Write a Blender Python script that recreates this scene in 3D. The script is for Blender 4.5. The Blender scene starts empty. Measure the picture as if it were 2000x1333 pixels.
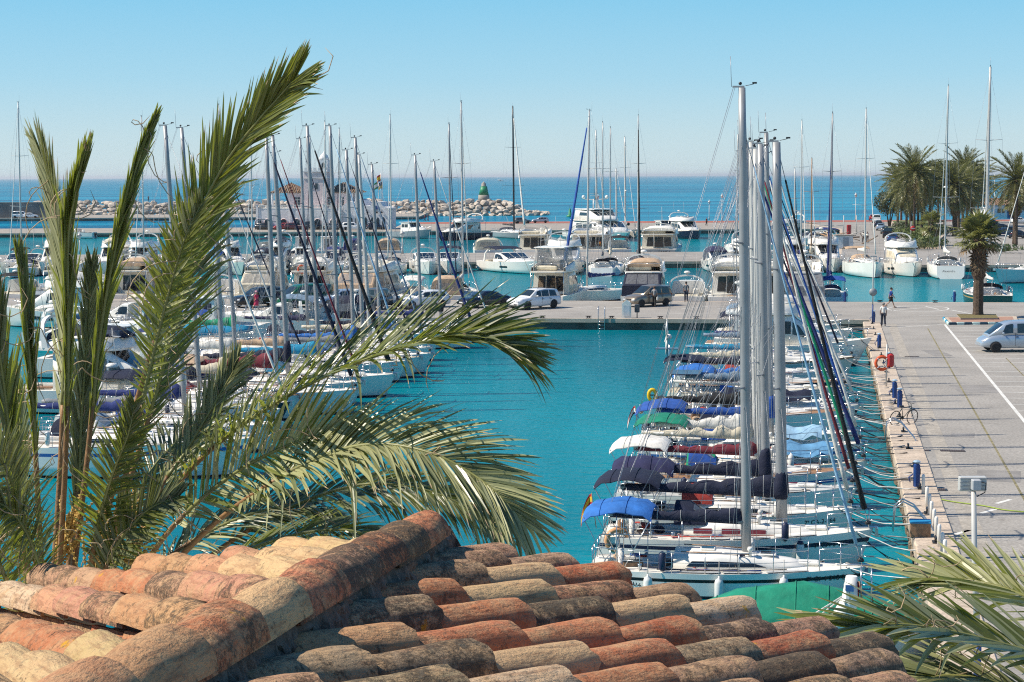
import bpy, bmesh, math, random
from mathutils import Vector, Matrix
V = Vector
rng = random.Random(11)
scn = bpy.context.scene
COL = scn.collection

# ------------------------------------------------------------------ camera
CAM_H = 12.2
FPX = 3450.0                       # focal length in pixels of the 2000 px wide photograph
PITCH, ROLL = math.radians(5.332), math.radians(0.26)
_f = V((0, math.cos(PITCH), -math.sin(PITCH)))
_u0 = V((0, math.sin(PITCH), math.cos(PITCH)))
_r0 = V((1, 0, 0))
_r = _r0 * math.cos(ROLL) - _u0 * math.sin(ROLL)
_u = _u0 * math.cos(ROLL) + _r0 * math.sin(ROLL)
cam_d = bpy.data.cameras.new('camera')
cam_d.sensor_width = 36.0
cam_d.lens = 36.0 * FPX / 2000.0
cam_d.clip_start, cam_d.clip_end = 0.3, 60000
cam = bpy.data.objects.new('camera', cam_d)
COL.objects.link(cam)
cam.matrix_world = Matrix(((_r.x, _u.x, -_f.x, 0), (_r.y, _u.y, -_f.y, 0), (_r.z, _u.z, -_f.z, CAM_H), (0, 0, 0, 1)))
scn.camera = cam

def ray(px, py):
    return _f + _r * ((px - 1000) / FPX) + _u * ((666.5 - py) / FPX)
def P(px, py, z=0.0):
    """where the sight line through a pixel of the photograph meets height z"""
    d = ray(px, py); t = (z - CAM_H) / d.z
    return V((d.x * t, d.y * t, z))
def D(px, py, y):
    """point on the sight line at distance y"""
    d = ray(px, py); t = y / d.y
    return V((d.x * t, y, CAM_H + d.z * t))

# ------------------------------------------------------------------ sky, sun, exposure
SUN_EL = math.radians(47)
SUN_DIR = V((-math.cos(SUN_EL) * math.cos(0.035), -math.cos(SUN_EL) * math.sin(0.035), math.sin(SUN_EL)))  # towards the sun
world = bpy.data.worlds.new('World'); scn.world = world; world.use_nodes = True
nt = world.node_tree; nt.nodes.clear()
sky = nt.nodes.new('ShaderNodeTexSky'); sky.sky_type = 'NISHITA'; sky.sun_disc = False
sky.sun_elevation = SUN_EL
sky.sun_rotation = math.atan2(SUN_DIR.x, SUN_DIR.y)
sky.air_density, sky.dust_density, sky.ozone_density = 1.0, 0.25, 4.0
sky.altitude = 0
# the physical sky washes yellow near the horizon; this clear marine air is bluer, evenly all the way round
tcw = nt.nodes.new('ShaderNodeTexCoord'); sep = nt.nodes.new('ShaderNodeSeparateXYZ'); nt.links.new(tcw.outputs['Generated'], sep.inputs[0])
ramp = nt.nodes.new('ShaderNodeValToRGB'); els = ramp.color_ramp.elements
def _lin(c): return tuple((x / 255 / 12.92 if x / 255 <= .04045 else ((x / 255 + .055) / 1.055) ** 2.4) for x in c)
SKY = [(0.0, (204, 225, 232)), (.022, (194, 223, 234)), (.055, (164, 215, 239)), (.11, (124, 202, 239)), (.3, (66, 142, 206)), (1.0, (26, 68, 138))]
els[0].position, els[0].color = SKY[0][0], (*_lin(SKY[0][1]), 1)
els[1].position, els[1].color = SKY[-1][0], (*_lin(SKY[-1][1]), 1)
for p_, c_ in SKY[1:-1]:
    e_ = els.new(p_); e_.color = (*_lin(c_), 1)
nt.links.new(sep.outputs['Z'], ramp.inputs[0])
STRENGTH = 0.10
gain = nt.nodes.new('ShaderNodeVectorMath'); gain.operation = 'SCALE'; gain.inputs['Scale'].default_value = .768 / STRENGTH
nt.links.new(ramp.outputs[0], gain.inputs[0])
mixs = nt.nodes.new('ShaderNodeMix'); mixs.data_type = 'RGBA'; mixs.inputs['Factor'].default_value = .9
nt.links.new(sky.outputs[0], mixs.inputs[6]); nt.links.new(gain.outputs[0], mixs.inputs[7])
bg = nt.nodes.new('ShaderNodeBackground'); bg.inputs[1].default_value = STRENGTH
wo = nt.nodes.new('ShaderNodeOutputWorld')
nt.links.new(mixs.outputs[2], bg.inputs[0]); nt.links.new(bg.outputs[0], wo.inputs[0])
sun_d = bpy.data.lights.new('sun', 'SUN'); sun_d.energy = 5.0; sun_d.angle = math.radians(0.45); sun_d.color = (1, 0.915, 0.79)
sun = bpy.data.objects.new('sun', sun_d); COL.objects.link(sun)
sun.rotation_euler = SUN_DIR.to_track_quat('Z', 'Y').to_euler()
scn.view_settings.view_transform = 'Standard'; scn.view_settings.look = 'None'
scn.view_settings.gamma = 1; scn.view_settings.use_curve_mapping = False
scn.view_settings.exposure = 0.38
scn.cycles.max_bounces = 6; scn.cycles.diffuse_bounces = 3; scn.cycles.glossy_bounces = 3
scn.cycles.transmission_bounces = 3; scn.cycles.transparent_max_bounces = 4
scn.cycles.caustics_reflective = False; scn.cycles.caustics_refractive = False
scn.cycles.use_denoising = False; scn.cycles.filter_width = 1.15; scn.cycles.sample_clamp_indirect = 4.0

# ------------------------------------------------------------------ mesh helper
class MB:
    """collects faces with materials, then links them as one mesh object"""
    def __init__(s):
        s.v = []; s.f = []; s.m = []; s.s = []; s.mats = []
    def mi(s, mat):
        if mat not in s.mats: s.mats.append(mat)
        return s.mats.index(mat)
    def add(s, vs, fs, mat, smooth=False, M=None):
        o = len(s.v); k = s.mi(mat)
        s.v += [(M @ V(v)) if M else V(v) for v in vs]
        for f in fs:
            s.f.append([i + o for i in f]); s.m.append(k); s.s.append(smooth)
        return s
    def quad(s, a, b, c, d, mat): return s.add([a, b, c, d], [(0, 1, 2, 3)], mat)
    def box(s, c, size, mat, rz=0.0, top=1.0, M=None):
        """box centred at c; top scales its upper face"""
        hx, hy, hz = size[0] / 2, size[1] / 2, size[2] / 2
        vs = [(-hx, -hy, -hz), (hx, -hy, -hz), (hx, hy, -hz), (-hx, hy, -hz)] + \
             [(x * top, y * top, hz) for x, y in ((-hx, -hy), (hx, -hy), (hx, hy), (-hx, hy))]
        L = Matrix.Translation(c) @ Matrix.Rotation(rz, 4, 'Z')
        return s.add(vs, [(3, 2, 1, 0), (4, 5, 6, 7), (0, 1, 5, 4), (1, 2, 6, 5), (2, 3, 7, 6), (3, 0, 4, 7)], mat, False, (M @ L) if M else L)
    def rbox(s, c, size, mat, b=0.03, rz=0.0, M=None):
        """box with chamfered edges"""
        hx, hy, hz = size[0] / 2, size[1] / 2, size[2] / 2
        b = min(b, hx * .9, hy * .9, hz * .9)
        L = Matrix.Translation(c) @ Matrix.Rotation(rz, 4, 'Z')
        rings = []
        for z, i in ((-hz, b), (-hz + b, 0), (hz - b, 0), (hz, b)):
            x, y = hx - i, hy - i
            rings.append([(x - b, -y, z), (x, -y + b, z), (x, y - b, z), (x - b, y, z), (-x + b, y, z), (-x, y - b, z), (-x, -y + b, z), (-x + b, -y, z)])
        return s.loft(rings, mat, M=(M @ L) if M else L)
    def tube(s, pts, r, mat, n=6, cap=True, smooth=True, M=None):
        pts = [V(p) for p in pts]
        rs = r if isinstance(r, (list, tuple)) else [r] * len(pts)
        rings = []; ref = None
        for i, p in enumerate(pts):
            t = (pts[min(i + 1, len(pts) - 1)] - pts[max(i - 1, 0)])
            t = t.normalized() if t.length > 1e-9 else V((0, 0, 1))
            if ref is None: ref = V((1, 0, 0)) if abs(t.x) < .8 else V((0, 1, 0))
            a = (ref - t * ref.dot(t)).normalized(); ref = a; b = t.cross(a)
            rings.append([p + (a * math.cos(2 * math.pi * k / n) + b * math.sin(2 * math.pi * k / n)) * rs[i] for k in range(n)])
        return s.loft(rings, mat, cap=cap, smooth=smooth, M=M)
    def loft(s, rings, mat, closed=True, cap=True, smooth=False, M=None):
        n = len(rings[0]); vs = [v for r in rings for v in r]; fs = []
        for i in range(len(rings) - 1):
            for k in range(n if closed else n - 1):
                k2 = (k + 1) % n
                fs.append((i * n + k, i * n + k2, (i + 1) * n + k2, (i + 1) * n + k))
        s.add(vs, fs, mat, smooth, M)
        if cap and closed:
            o = len(s.v) - len(vs)
            for base, rev in ((0, True), ((len(rings) - 1) * n, False)):
                f = [o + base + k for k in range(n)]
                s.f.append(f[::-1] if rev else f); s.m.append(s.mi(mat)); s.s.append(False)
        return s
    def lathe(s, prof, mat, n=12, M=None, smooth=True):
        return s.loft([[(r * math.cos(2 * math.pi * k / n), r * math.sin(2 * math.pi * k / n), z) for k in range(n)] for r, z in prof], mat, smooth=smooth, M=M)
    def ball(s, c, r, mat, n=10, sz=1.0):
        k = 6
        return s.lathe([(max(.001, r * math.sin(math.pi * i / k)), -r * sz * math.cos(math.pi * i / k)) for i in range(k + 1)], mat, n, M=Matrix.Translation(c))
    def prism(s, poly, z0, z1, mat, M=None):
        return s.loft([[(x, y, z0) for x, y in poly], [(x, y, z1) for x, y in poly]], mat, M=M)
    def mesh(s, name):
        me = bpy.data.meshes.new(name)
        me.from_pydata([tuple(v) for v in s.v], [], s.f)
        for m in s.mats: me.materials.append(m)
        me.polygons.foreach_set('material_index', s.m)
        me.polygons.foreach_set('use_smooth', s.s)
        bm = bmesh.new(); bm.from_mesh(me)
        bmesh.ops.recalc_face_normals(bm, faces=bm.faces[:])
        bm.to_mesh(me); bm.free()
        me.update()
        return me
    def build(s, name, parent=None, **kw):
        return link(name, s.mesh(name), parent, **kw)

def link(name, data, parent=None, loc=None, rz=0, label=None, cat=None, group=None, kind=None, M=None):
    o = bpy.data.objects.new(name, data); COL.objects.link(o)
    if parent: o.parent = parent
    if M is not None: o.matrix_local = M
    else:
        if loc is not None: o.location = loc
        if rz: o.rotation_euler = (0, 0, rz)
    return tag(o, label, cat, group, kind)
def tag(o, label=None, cat=None, group=None, kind=None):
    if label: o['label'] = label
    if cat: o['category'] = cat
    if group: o['group'] = group
    if kind: o['kind'] = kind
    return o
def thing(name, label, cat, loc=(0, 0, 0), rz=0, group=None, M=None):
    o = link(name, None, None, loc, rz, label, cat, group, M=M); o.empty_display_size = .2
    return o
def dup(root, loc=None, rz=None, label=None, group=None, M=None, scale=None):
    r = root.copy(); COL.objects.link(r)
    if M is not None: r.matrix_world = M
    else:
        if loc is not None: r.location = loc
        if rz is not None: r.rotation_euler = (0, 0, rz)
        if scale: r.scale = (scale,) * 3 if not isinstance(scale, tuple) else scale
    if label: r['label'] = label
    if group: r['group'] = group
    for ch in KIDS(root):
        c = ch.copy(); COL.objects.link(c); c.parent = r
        for g in KIDS(ch):
            d = g.copy(); COL.objects.link(d); d.parent = c
    return r
def KIDS(o): return list(o.children)

# ------------------------------------------------------------------ materials
def srgb(h):
    h = h.lstrip('#'); c = [int(h[i:i + 2], 16) / 255 for i in (0, 2, 4)]
    return tuple((x / 12.92 if x <= .04045 else ((x + .055) / 1.055) ** 2.4) for x in c)
_MC = {}
def mat(name, col, rough=.5, metal=0.0, var=.1, scale=2.0, bump=0.0, bscale=30.0, coat=0.0, spec=.5):
    if name in _MC: return _MC[name]
    if isinstance(col, str): col = srgb(col)
    m = bpy.data.materials.new(name); m.use_nodes = True; t = m.node_tree; N = t.nodes; L = t.links
    b = N['Principled BSDF']; b.inputs['Roughness'].default_value = rough; b.inputs['Metallic'].default_value = metal
    b.inputs['Specular IOR Level'].default_value = spec
    if coat: b.inputs['Coat Weight'].default_value = coat; b.inputs['Coat Roughness'].default_value = .08
    tc = N.new('ShaderNodeTexCoord'); n = N.new('ShaderNodeTexNoise'); n.inputs['Scale'].default_value = scale; n.inputs['Detail'].default_value = 5
    oi = N.new('ShaderNodeObjectInfo'); va = N.new('ShaderNodeVectorMath'); va.operation = 'ADD'
    L.new(tc.outputs['Object'], va.inputs[0]); L.new(oi.outputs['Location'], va.inputs[1]); L.new(va.outputs[0], n.inputs['Vector'])
    r = N.new('ShaderNodeValToRGB'); r.color_ramp.elements[0].position = .3; r.color_ramp.elements[1].position = .7
    r.color_ramp.elements[0].color = (*[max(0, c * (1 - var)) for c in col], 1)
    r.color_ramp.elements[1].color = (*[min(1, c * (1 + var)) for c in col], 1)
    L.new(n.outputs['Fac'], r.inputs[0]); L.new(r.outputs[0], b.inputs['Base Color'])
    if bump:
        n2 = N.new('ShaderNodeTexNoise'); n2.inputs['Scale'].default_value = bscale; n2.inputs['Detail'].default_value = 4
        L.new(va.outputs[0], n2.inputs['Vector'])
        bp = N.new('ShaderNodeBump'); bp.inputs['Strength'].default_value = bump; bp.inputs['Distance'].default_value = .02
        L.new(n2.outputs['Fac'], bp.inputs['Height']); L.new(bp.outputs[0], b.inputs['Normal'])
    _MC[name] = m
    return m
def nodes_of(m):
    t = m.node_tree; return t.nodes, t.links, t.nodes['Principled BSDF']

GEL = mat('white_gelcoat', (.83, .80, .73), .28, var=.05, scale=.9)
GELC = mat('cream_gelcoat', (.72, .68, .58), .3, var=.06, scale=.9)
DECK = mat('deck_white', (.78, .75, .67), .55, var=.08, scale=3)
TEAK = mat('teak', (.30, .17, .09), .6, var=.3, scale=9, bump=.2)
ALU = mat('mast_aluminium', (.31, .315, .32), .45, .25, var=.10, scale=1.5)
ALUW = mat('mast_white_paint', (.52, .51, .48), .35, 0, var=.06, scale=1.5)
STEEL = mat('stainless_steel', (.62, .63, .64), .22, .9, var=.05)
WIRE = mat('rigging_wire', (.34, .35, .37), .4, .5, var=.1)
GLASS = mat('tinted_window', (.012, .016, .02), .06, var=.3, spec=.8)
CLEARV = mat('clear_vinyl', (.30, .30, .30), .12, var=.3, scale=5, spec=.8)
_N, _L, _b = nodes_of(CLEARV); _t = _N.new('ShaderNodeBsdfTransparent'); _m = _N.new('ShaderNodeMixShader'); _m.inputs[0].default_value = .55
_L.new(_b.outputs[0], _m.inputs[1]); _L.new(_t.outputs[0], _m.inputs[2]); _L.new(_m.outputs[0], _N['Material Output'].inputs['Surface'])
NONSKID = mat('deck_nonskid', (.50, .51, .50), .8, var=.12, scale=5)
BLACK = mat('black_plastic', (.015, .015, .017), .45, var=.2)
RUBBER = mat('rubber', (.02, .02, .02), .8, var=.2)
ROPE = mat('rope', (.42, .40, .36), .9, var=.3, scale=8)
ROPEW = mat('white_rope', (.66, .64, .60), .85, var=.2, scale=8)
ROPEB = mat('dark_rope', (.07, .06, .055), .9, var=.4, scale=6)
CANV = {}
for k, c in dict(navy='#121a33', blue='#234f9a', bright='#2a6ab4', royal='#1d2d66', maroon='#6c2230', red='#a33a30', cream='#c9bfa8', white='#d9d6cd',
                 teal='#0a7d62', green='#138c63', turq='#1687ad', sky='#5b8fb5', black='#17181b', tan='#b79c80', grey='#7d8185', slate='#6b8296', purple='#25264a', lightblue='#8fb4cc').items():
    CANV[k] = mat('canvas_' + k, c, .85, var=.2, scale=2.5, bump=.55, bscale=3.2); [setattr(n.inputs['Distance'], 'default_value', .07) for n in CANV[k].node_tree.nodes if n.bl_idname == 'ShaderNodeBump']
HULL = {'white': GEL, 'cream': GELC}
for k, c in dict(navy='#151e38', ice='#b6ccd0', grey='#9a9d9c', green='#0e3a34', black='#131418', sea='#a8c4c0', steel='#8f979b', stone='#bdb8a8').items():
    HULL[k] = mat('hull_' + k, c, .25, var=.06, scale=.8)
STRP = {k: mat('stripe_' + k, c, .35, var=.05) for k, c in dict(navy='#18203f', blue='#2f5f9f', red='#7d2420', black='#101114', gold='#a88a4a').items()}
ANTIF = mat('antifouling_navy', '#1a2230', .8, var=.2)
PVC = mat('fender_white', (.70, .69, .65), .5, var=.1, scale=4)
PVCN = mat('fender_navy', '#1d2746', .5, var=.1)
ORNG = mat('lifebuoy_orange', '#d1572b', .6, var=.12)
YELL = mat('buoy_yellow', '#e0b81c', .6, var=.1)
REDP = mat('red_paint', '#b42a2c', .5, var=.1)
BLUEP = mat('blue_paint', '#1a3f7d', .45, var=.12)
FLY = mat('flag_yellow', '#d9b02a', .8, var=.05)
FLR = mat('flag_red', '#b3202a', .8, var=.05)
FLG = mat('flag_green', '#1f7a3c', .8, var=.05)
FLW = mat('flag_white', '#dcdad2', .8, var=.05)
TXT = mat('lettering_black', (.02, .02, .025), .5, var=.05)
TXTW = mat('lettering_white', (.75, .75, .75), .5, var=.05)

def text(s, size, M, name='lettering', parent=None, m=None):
    c = bpy.data.curves.new(name, 'FONT'); c.body = s; c.size = size; c.align_x = 'LEFT'; c.extrude = .002
    o = bpy.data.objects.new(name, c)
    me = bpy.data.meshes.new_from_object(o); bpy.data.objects.remove(o); me.name = name
    me.materials.clear(); me.materials.append(m or TXT)
    return link(name, me, parent, M=M)
# ------------------------------------------------------------------ water
def water_mat(name, cols, rough, big, small, bstr, refl, dist=1.0, stretch=(1, 1, 1)):
    m = mat(name, cols[0], rough); N, L, b = nodes_of(m)
    N_ = [n for n in N if n.bl_idname not in ('ShaderNodeBsdfPrincipled', 'ShaderNodeOutputMaterial')]
    for n in N_: N.remove(n)
    b.inputs['IOR'].default_value = 1.333; b.inputs['Specular IOR Level'].default_value = 0.0
    geo = N.new('ShaderNodeNewGeometry')
    mp = N.new('ShaderNodeMapping'); mp.inputs['Scale'].default_value = stretch; L.new(geo.outputs['Position'], mp.inputs[0])
    n1 = N.new('ShaderNodeTexNoise'); n1.inputs['Scale'].default_value = big; n1.inputs['Detail'].default_value = 4; L.new(mp.outputs[0], n1.inputs['Vector'])
    r = N.new('ShaderNodeValToRGB'); r.color_ramp.elements[0].position = .38; r.color_ramp.elements[1].position = .62
    r.color_ramp.elements[0].color = (*cols[0], 1); r.color_ramp.elements[1].color = (*cols[1], 1)
    L.new(n1.outputs['Fac'], r.inputs[0]); L.new(r.outputs[0], b.inputs['Base Color'])
    h = None
    for sc, wt, st in small:
        mp2 = N.new('ShaderNodeMapping'); mp2.inputs['Scale'].default_value = st; mp2.inputs['Rotation'].default_value = (0, 0, .25); L.new(geo.outputs['Position'], mp2.inputs[0])
        n2 = N.new('ShaderNodeTexNoise'); n2.inputs['Scale'].default_value = sc; n2.inputs['Detail'].default_value = 3; n2.inputs['Roughness'].default_value = .55
        L.new(mp2.outputs[0], n2.inputs['Vector'])
        mu = N.new('ShaderNodeMath'); mu.operation = 'MULTIPLY'; mu.inputs[1].default_value = wt; L.new(n2.outputs['Fac'], mu.inputs[0])
        if h is None: h = mu
        else:
            ad = N.new('ShaderNodeMath'); ad.operation = 'ADD'; L.new(h.outputs[0], ad.inputs[0]); L.new(mu.outputs[0], ad.inputs[1]); h = ad
    bp = N.new('ShaderNodeBump'); bp.inputs['Strength'].default_value = bstr; bp.inputs['Distance'].default_value = dist
    L.new(h.outputs[0], bp.inputs['Height']); L.new(bp.outputs[0], b.inputs['Normal'])
    gl = N.new('ShaderNodeBsdfGlossy'); gl.inputs['Roughness'].default_value = rough; L.new(bp.outputs[0], gl.inputs['Normal'])
    fr = N.new('ShaderNodeFresnel'); fr.inputs['IOR'].default_value = 1.333; L.new(bp.outputs[0], fr.inputs['Normal'])
    k = N.new('ShaderNodeMath'); k.operation = 'MULTIPLY'; k.inputs[1].default_value = refl; L.new(fr.outputs[0], k.inputs[0])
    ms = N.new('ShaderNodeMixShader'); L.new(k.outputs[0], ms.inputs[0]); L.new(b.outputs[0], ms.inputs[1]); L.new(gl.outputs[0], ms.inputs[2])
    L.new(ms.outputs[0], N['Material Output'].inputs['Surface'])
    return m
WAT_IN = water_mat('harbour_water', ((.0, .115, .16), (.0, .225, .28)), .04, .035, ((1.1, .10, (1, 1.6, 1)), (3.6, .028, (1, 1.5, 1))), .6, .58, 1.0, (1, .5, 1))
WAT_OUT = water_mat('sea_water', ((.0, .112, .22), (.002, .245, .385)), .09, .02, ((.25, .5, (1, 2.2, 1)), (1.2, .10, (1, 1.5, 1))), .45, .30, 1.0, (.13, 1.0, 1))

MOLE_Y = 371.0                                  # near face of the outer mole, where the basin ends
m = MB(); m.quad((-900, 14, 0), (900, 14, 0), (900, 400, 0), (-900, 400, 0), WAT_IN)
m.build('harbour_water', label='calm turquoise harbour water inside the marina', kind='structure')
m = MB()
ys = [400, 700, 1500, 4000, 12000, 45000]
for a, b in zip(ys, ys[1:]): m.quad((-b * 1.5 - 900, a, 0), (b * 1.5 + 900, a, 0), (b * 1.5 + 900, b, 0), (-b * 1.5 - 900, b, 0), WAT_OUT)
m.build('sea_water', label='blue open sea out to the horizon', kind='structure')
# ground of the seabed below everything is never seen; the land under the camera:
# ------------------------------------------------------------------ quays
def conc(name, col, var=.22, sc=.5, rough=.9, fine=14, bump=.25):
    m = mat(name, col, rough, 0, var, sc, bump, 25)
    N, L, b = nodes_of(m)
    n = N.new('ShaderNodeTexNoise'); n.inputs['Scale'].default_value = fine; n.inputs['Detail'].default_value = 6
    geo = N.new('ShaderNodeNewGeometry'); L.new(geo.outputs['Position'], n.inputs['Vector'])
    r = N.new('ShaderNodeValToRGB'); r.color_ramp.elements[0].position = .35; r.color_ramp.elements[1].position = .7
    r.color_ramp.elements[0].color = (.72, .72, .72, 1); r.color_ramp.elements[1].color = (1.12, 1.12, 1.12, 1)
    L.new(n.outputs['Fac'], r.inputs[0])
    mx = N.new('ShaderNodeMix'); mx.data_type = 'RGBA'; mx.blend_type = 'MULTIPLY'; mx.inputs['Factor'].default_value = 1
    src = b.inputs['Base Color'].links[0].from_socket
    L.new(src, mx.inputs[6]); L.new(r.outputs[0], mx.inputs[7]); L.new(mx.outputs[2], b.inputs['Base Color'])
    return m
ASPH = conc('worn_asphalt', (.35, .325, .288), .13, .3, fine=9.0)
ASPH2 = conc('pier_asphalt', (.335, .31, .275), .16, .3)
for mm_ in (ASPH, ASPH2):
    N, L, b = nodes_of(mm_); g = N.new('ShaderNodeNewGeometry'); n = N.new('ShaderNodeTexNoise'); n.inputs['Scale'].default_value = .55; n.inputs['Detail'].default_value = 7; n.inputs['Roughness'].default_value = .7; L.new(g.outputs['Position'], n.inputs['Vector'])
    r = N.new('ShaderNodeValToRGB'); r.color_ramp.elements[0].position = .60; r.color_ramp.elements[1].position = .74; r.color_ramp.elements[0].color = (1, 1, 1, 1); r.color_ramp.elements[1].color = (.62, .60, .58, 1); L.new(n.outputs['Fac'], r.inputs[0])
    mx = N.new('ShaderNodeMix'); mx.data_type = 'RGBA'; mx.blend_type = 'MULTIPLY'; mx.inputs['Factor'].default_value = 1; L.new(b.inputs['Base Color'].links[0].from_socket, mx.inputs[6]); L.new(r.outputs[0], mx.inputs[7]); L.new(mx.outputs[2], b.inputs['Base Color'])
KERB = conc('kerb_stone', (.56, .455, .35), .16, .8)
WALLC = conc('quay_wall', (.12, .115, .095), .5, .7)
LIGHTC = conc('pale_concrete', (.36, .32, .27), .18, .5)
PAVE = conc('pale_paving_band', (.40, .36, .30), .16, 2.0)
REDPAVE = conc('red_paving', (.40, .13, .085), .2, .5)
ASPHP = conc('asphalt_patch', (.28, .262, .24), .2, 1.0, fine=20)
PAINT = mat('road_paint', (.66, .65, .60), .8, var=.2, scale=3)
GRASS = mat('lawn', (.10, .13, .03), .95, var=.5, scale=6, bump=.6, bscale=40)
SOIL = mat('soil', (.13, .085, .05), .95, var=.3, scale=3)
QZ = 0.9
def qx(y): return 2.85 + .179 * y               # quay edge line of the car park
def pier(name, label, poly, z, mat_top, mat_wall=WALLC, lip=.45, liph=.03):
    """a quay slab with vertical walls, a stone lip along its edge a little above the road"""
    m = MB(); n = len(poly)
    ring = lambda off, zz: [(p[0], p[1], zz) for p in inset(poly, off)]
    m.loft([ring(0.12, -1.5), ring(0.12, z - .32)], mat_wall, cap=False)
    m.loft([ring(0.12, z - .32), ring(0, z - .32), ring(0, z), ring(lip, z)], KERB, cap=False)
    m.add(ring(lip, z), [tuple(range(n))], mat_top)
    return m.build(name, label=label, kind='structure')
def inset(poly, d):
    n = len(poly); out = []
    area = sum(poly[i][0] * poly[(i + 1) % n][1] - poly[(i + 1) % n][0] * poly[i][1] for i in range(n))
    sgn = 1 if area > 0 else -1
    for i in range(n):
        p0, p1, p2 = V(poly[i - 1][:2]), V(poly[i][:2]), V(poly[(i + 1) % n][:2])
        e1, e2 = (p1 - p0).normalized(), (p2 - p1).normalized()
        n1, n2 = V((-e1.y, e1.x)) * sgn, V((-e2.y, e2.x)) * sgn
        k = (n1 + n2); k = k / max(.2, k.dot(n1))
        out.append(tuple(p1 + k * d))
    return out
PS = -.12                                       # the piers run square to the car park quay
def p_near(x): return 140.7 + PS * x
def p_far(x): return 160.8 + PS * x
# car park quay joined to the cross pier: one L-shaped surface
jx = 27.9
poly = [(qx(20), 20), (120, 20), (120, p_far(120)), (-95, p_far(-95)), (-95, p_near(-95)), (jx, p_near(jx))]
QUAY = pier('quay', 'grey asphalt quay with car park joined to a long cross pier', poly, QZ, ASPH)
def strip(m, a, b, w, z, mt):
    a, b = V(a), V(b); t = (b - a).normalized(); n = V((-t.y, t.x)) * w / 2
    m.quad((*(a - n), z), (*(b - n), z), (*(b + n), z), (*(a + n), z), mt)
def g2(px, py, z=QZ): return V(P(px, py, z)[:2])
mk = MB()
Z1, Z2 = QZ + .004, QZ + .008
# pale paving band along the quay and painted lines of the parking bays
strip(mk, g2(1742, 633), g2(1935, 1125), .62, Z1, PAVE)
A, B = g2(1845, 634), g2(1998, 820); dirn = (B - A).normalized()
strip(mk, A, A + dirn * 95, .17, Z1, PAINT)
for i in range(33):
    p = A + dirn * (2.48 * i + .3)
    q = p + V((1, PS)).normalized() * 5.0
    strip(mk, p + V((.12, 0)), q, .11, Z1, PAINT)
    strip(mk, q + V((.1, 0)), q + V((1, PS)).normalized() * 5.0, .11, Z1, PAINT)
strip(mk, g2(1752, 640), g2(1845, 634), .13, Z1, PAINT)
strip(mk, g2(1795, 617), g2(1872, 616), .13, Z1, PAINT)
strip(mk, g2(1858, 606), g2(1900, 614), .16, Z1, PAINT)
# oval painted hatch on the pier head and the bay lines on the pier
ov = [g2(1738 + 60 * math.cos(a) + 55, 603.5 + 5.6 * math.sin(a)) for a in [i * math.pi / 12 for i in range(-12, 13)]]
for a, b in zip(ov, ov[1:]): strip(mk, a, b, .14, Z1, PAINT)
strip(mk, g2(1808, 599), g2(1834, 605), .16, Z1, PAINT); strip(mk, g2(1740, 607), g2(1800, 602), .14, Z1, PAINT)
for px in (1030, 1105, 1180, 1330, 1400): strip(mk, g2(px, 604), g2(px + 55, 598.5), .12, Z1, PAINT)
for px in range(230, 960, 62): strip(mk, g2(px, 600), g2(px + 40, 594), .12, Z1, PAINT)
strip(mk, g2(960, 611), g2(1420, 613.5), .10, Z1, PAINT)
for px, py in ((1960, 980), (1930, 999), (1880, 1040), (1858, 1060)): strip(mk, g2(px - 14, py + 4), g2(px + 14, py - 4), .16, Z1, PAINT)
mk.build('road_marking', label='worn white bay lines and a pale paving band on the quay asphalt', kind='structure')
# grassy joint and drain grates
GRATE = mat('drain_grate', (.10, .07, .06), .7, .3, var=.3, scale=10)
CRACK = mat('weedy_joint', (.22, .19, .10), .95, var=.5, scale=4)
ck = MB(); strip(ck, g2(1812, 642), g2(2020, 1010), .09, Z1, CRACK); strip(ck, g2(1735, 700), g2(1815, 930), .06, Z1 + .004, CRACK)
strip(ck, g2(1800, 880), g2(1880, 1100), .07, Z1 + .004, CRACK); strip(ck, g2(1965, 700), g2(2000, 735), .08, Z1, CRACK)
for px_, py_, w_, l_, rz_ in ((1905, 760, 2.2, 3.5, .1), (1950, 930, 1.6, 2.6, -.12), (1830, 690, 1.2, 4.0, .15), (1880, 850, 1.0, 1.4, -.1)):
    pt_ = P(px_, py_, QZ); c_, s_ = math.cos(rz_ - .17), math.sin(rz_ - .17); ck.quad(*[(pt_.x + c_ * a - s_ * b, pt_.y + s_ * a + c_ * b, Z1 - .001) for a, b in ((-w_ / 2, -l_ / 2), (w_ / 2, -l_ / 2), (w_ / 2, l_ / 2), (-w_ / 2, l_ / 2))], ASPHP)
ck.build('weedy_joint', label='weedy seams between the asphalt lanes of the quay', kind='structure')
def grate(px, py, w, l):
    p = P(px, py, QZ); t = thing('drain_grate', '', 'drain', p, math.atan(-.12))
    m = MB(); m.box((0, 0, .006), (w, l, .012), BLACK); m.build('drain_recess', t)
    for k in range(int(w / .07)):
        b = MB(); b.box((-w / 2 + .035 + k * .07, 0, .015), (.04, l, .02), GRATE); o = b.build('bar', t)
    return t
for (px, py, w, l), s in zip(((1861, 881.5, 1.0, .36), (1803, 880.5, .62, .3), (1831, 957, .7, .42), (1781, 697, .9, .3)),
        ('wide rusty drain grate set in the pale paving band', 'small rusty drain grate beside the kerb stones, at the level of the wide one',
         'rusty drain grate near the folded sign post', 'rusty drain grate on the asphalt farther along near the life buoy post')):
    grate(px, py, w, l)['label'] = s
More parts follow.
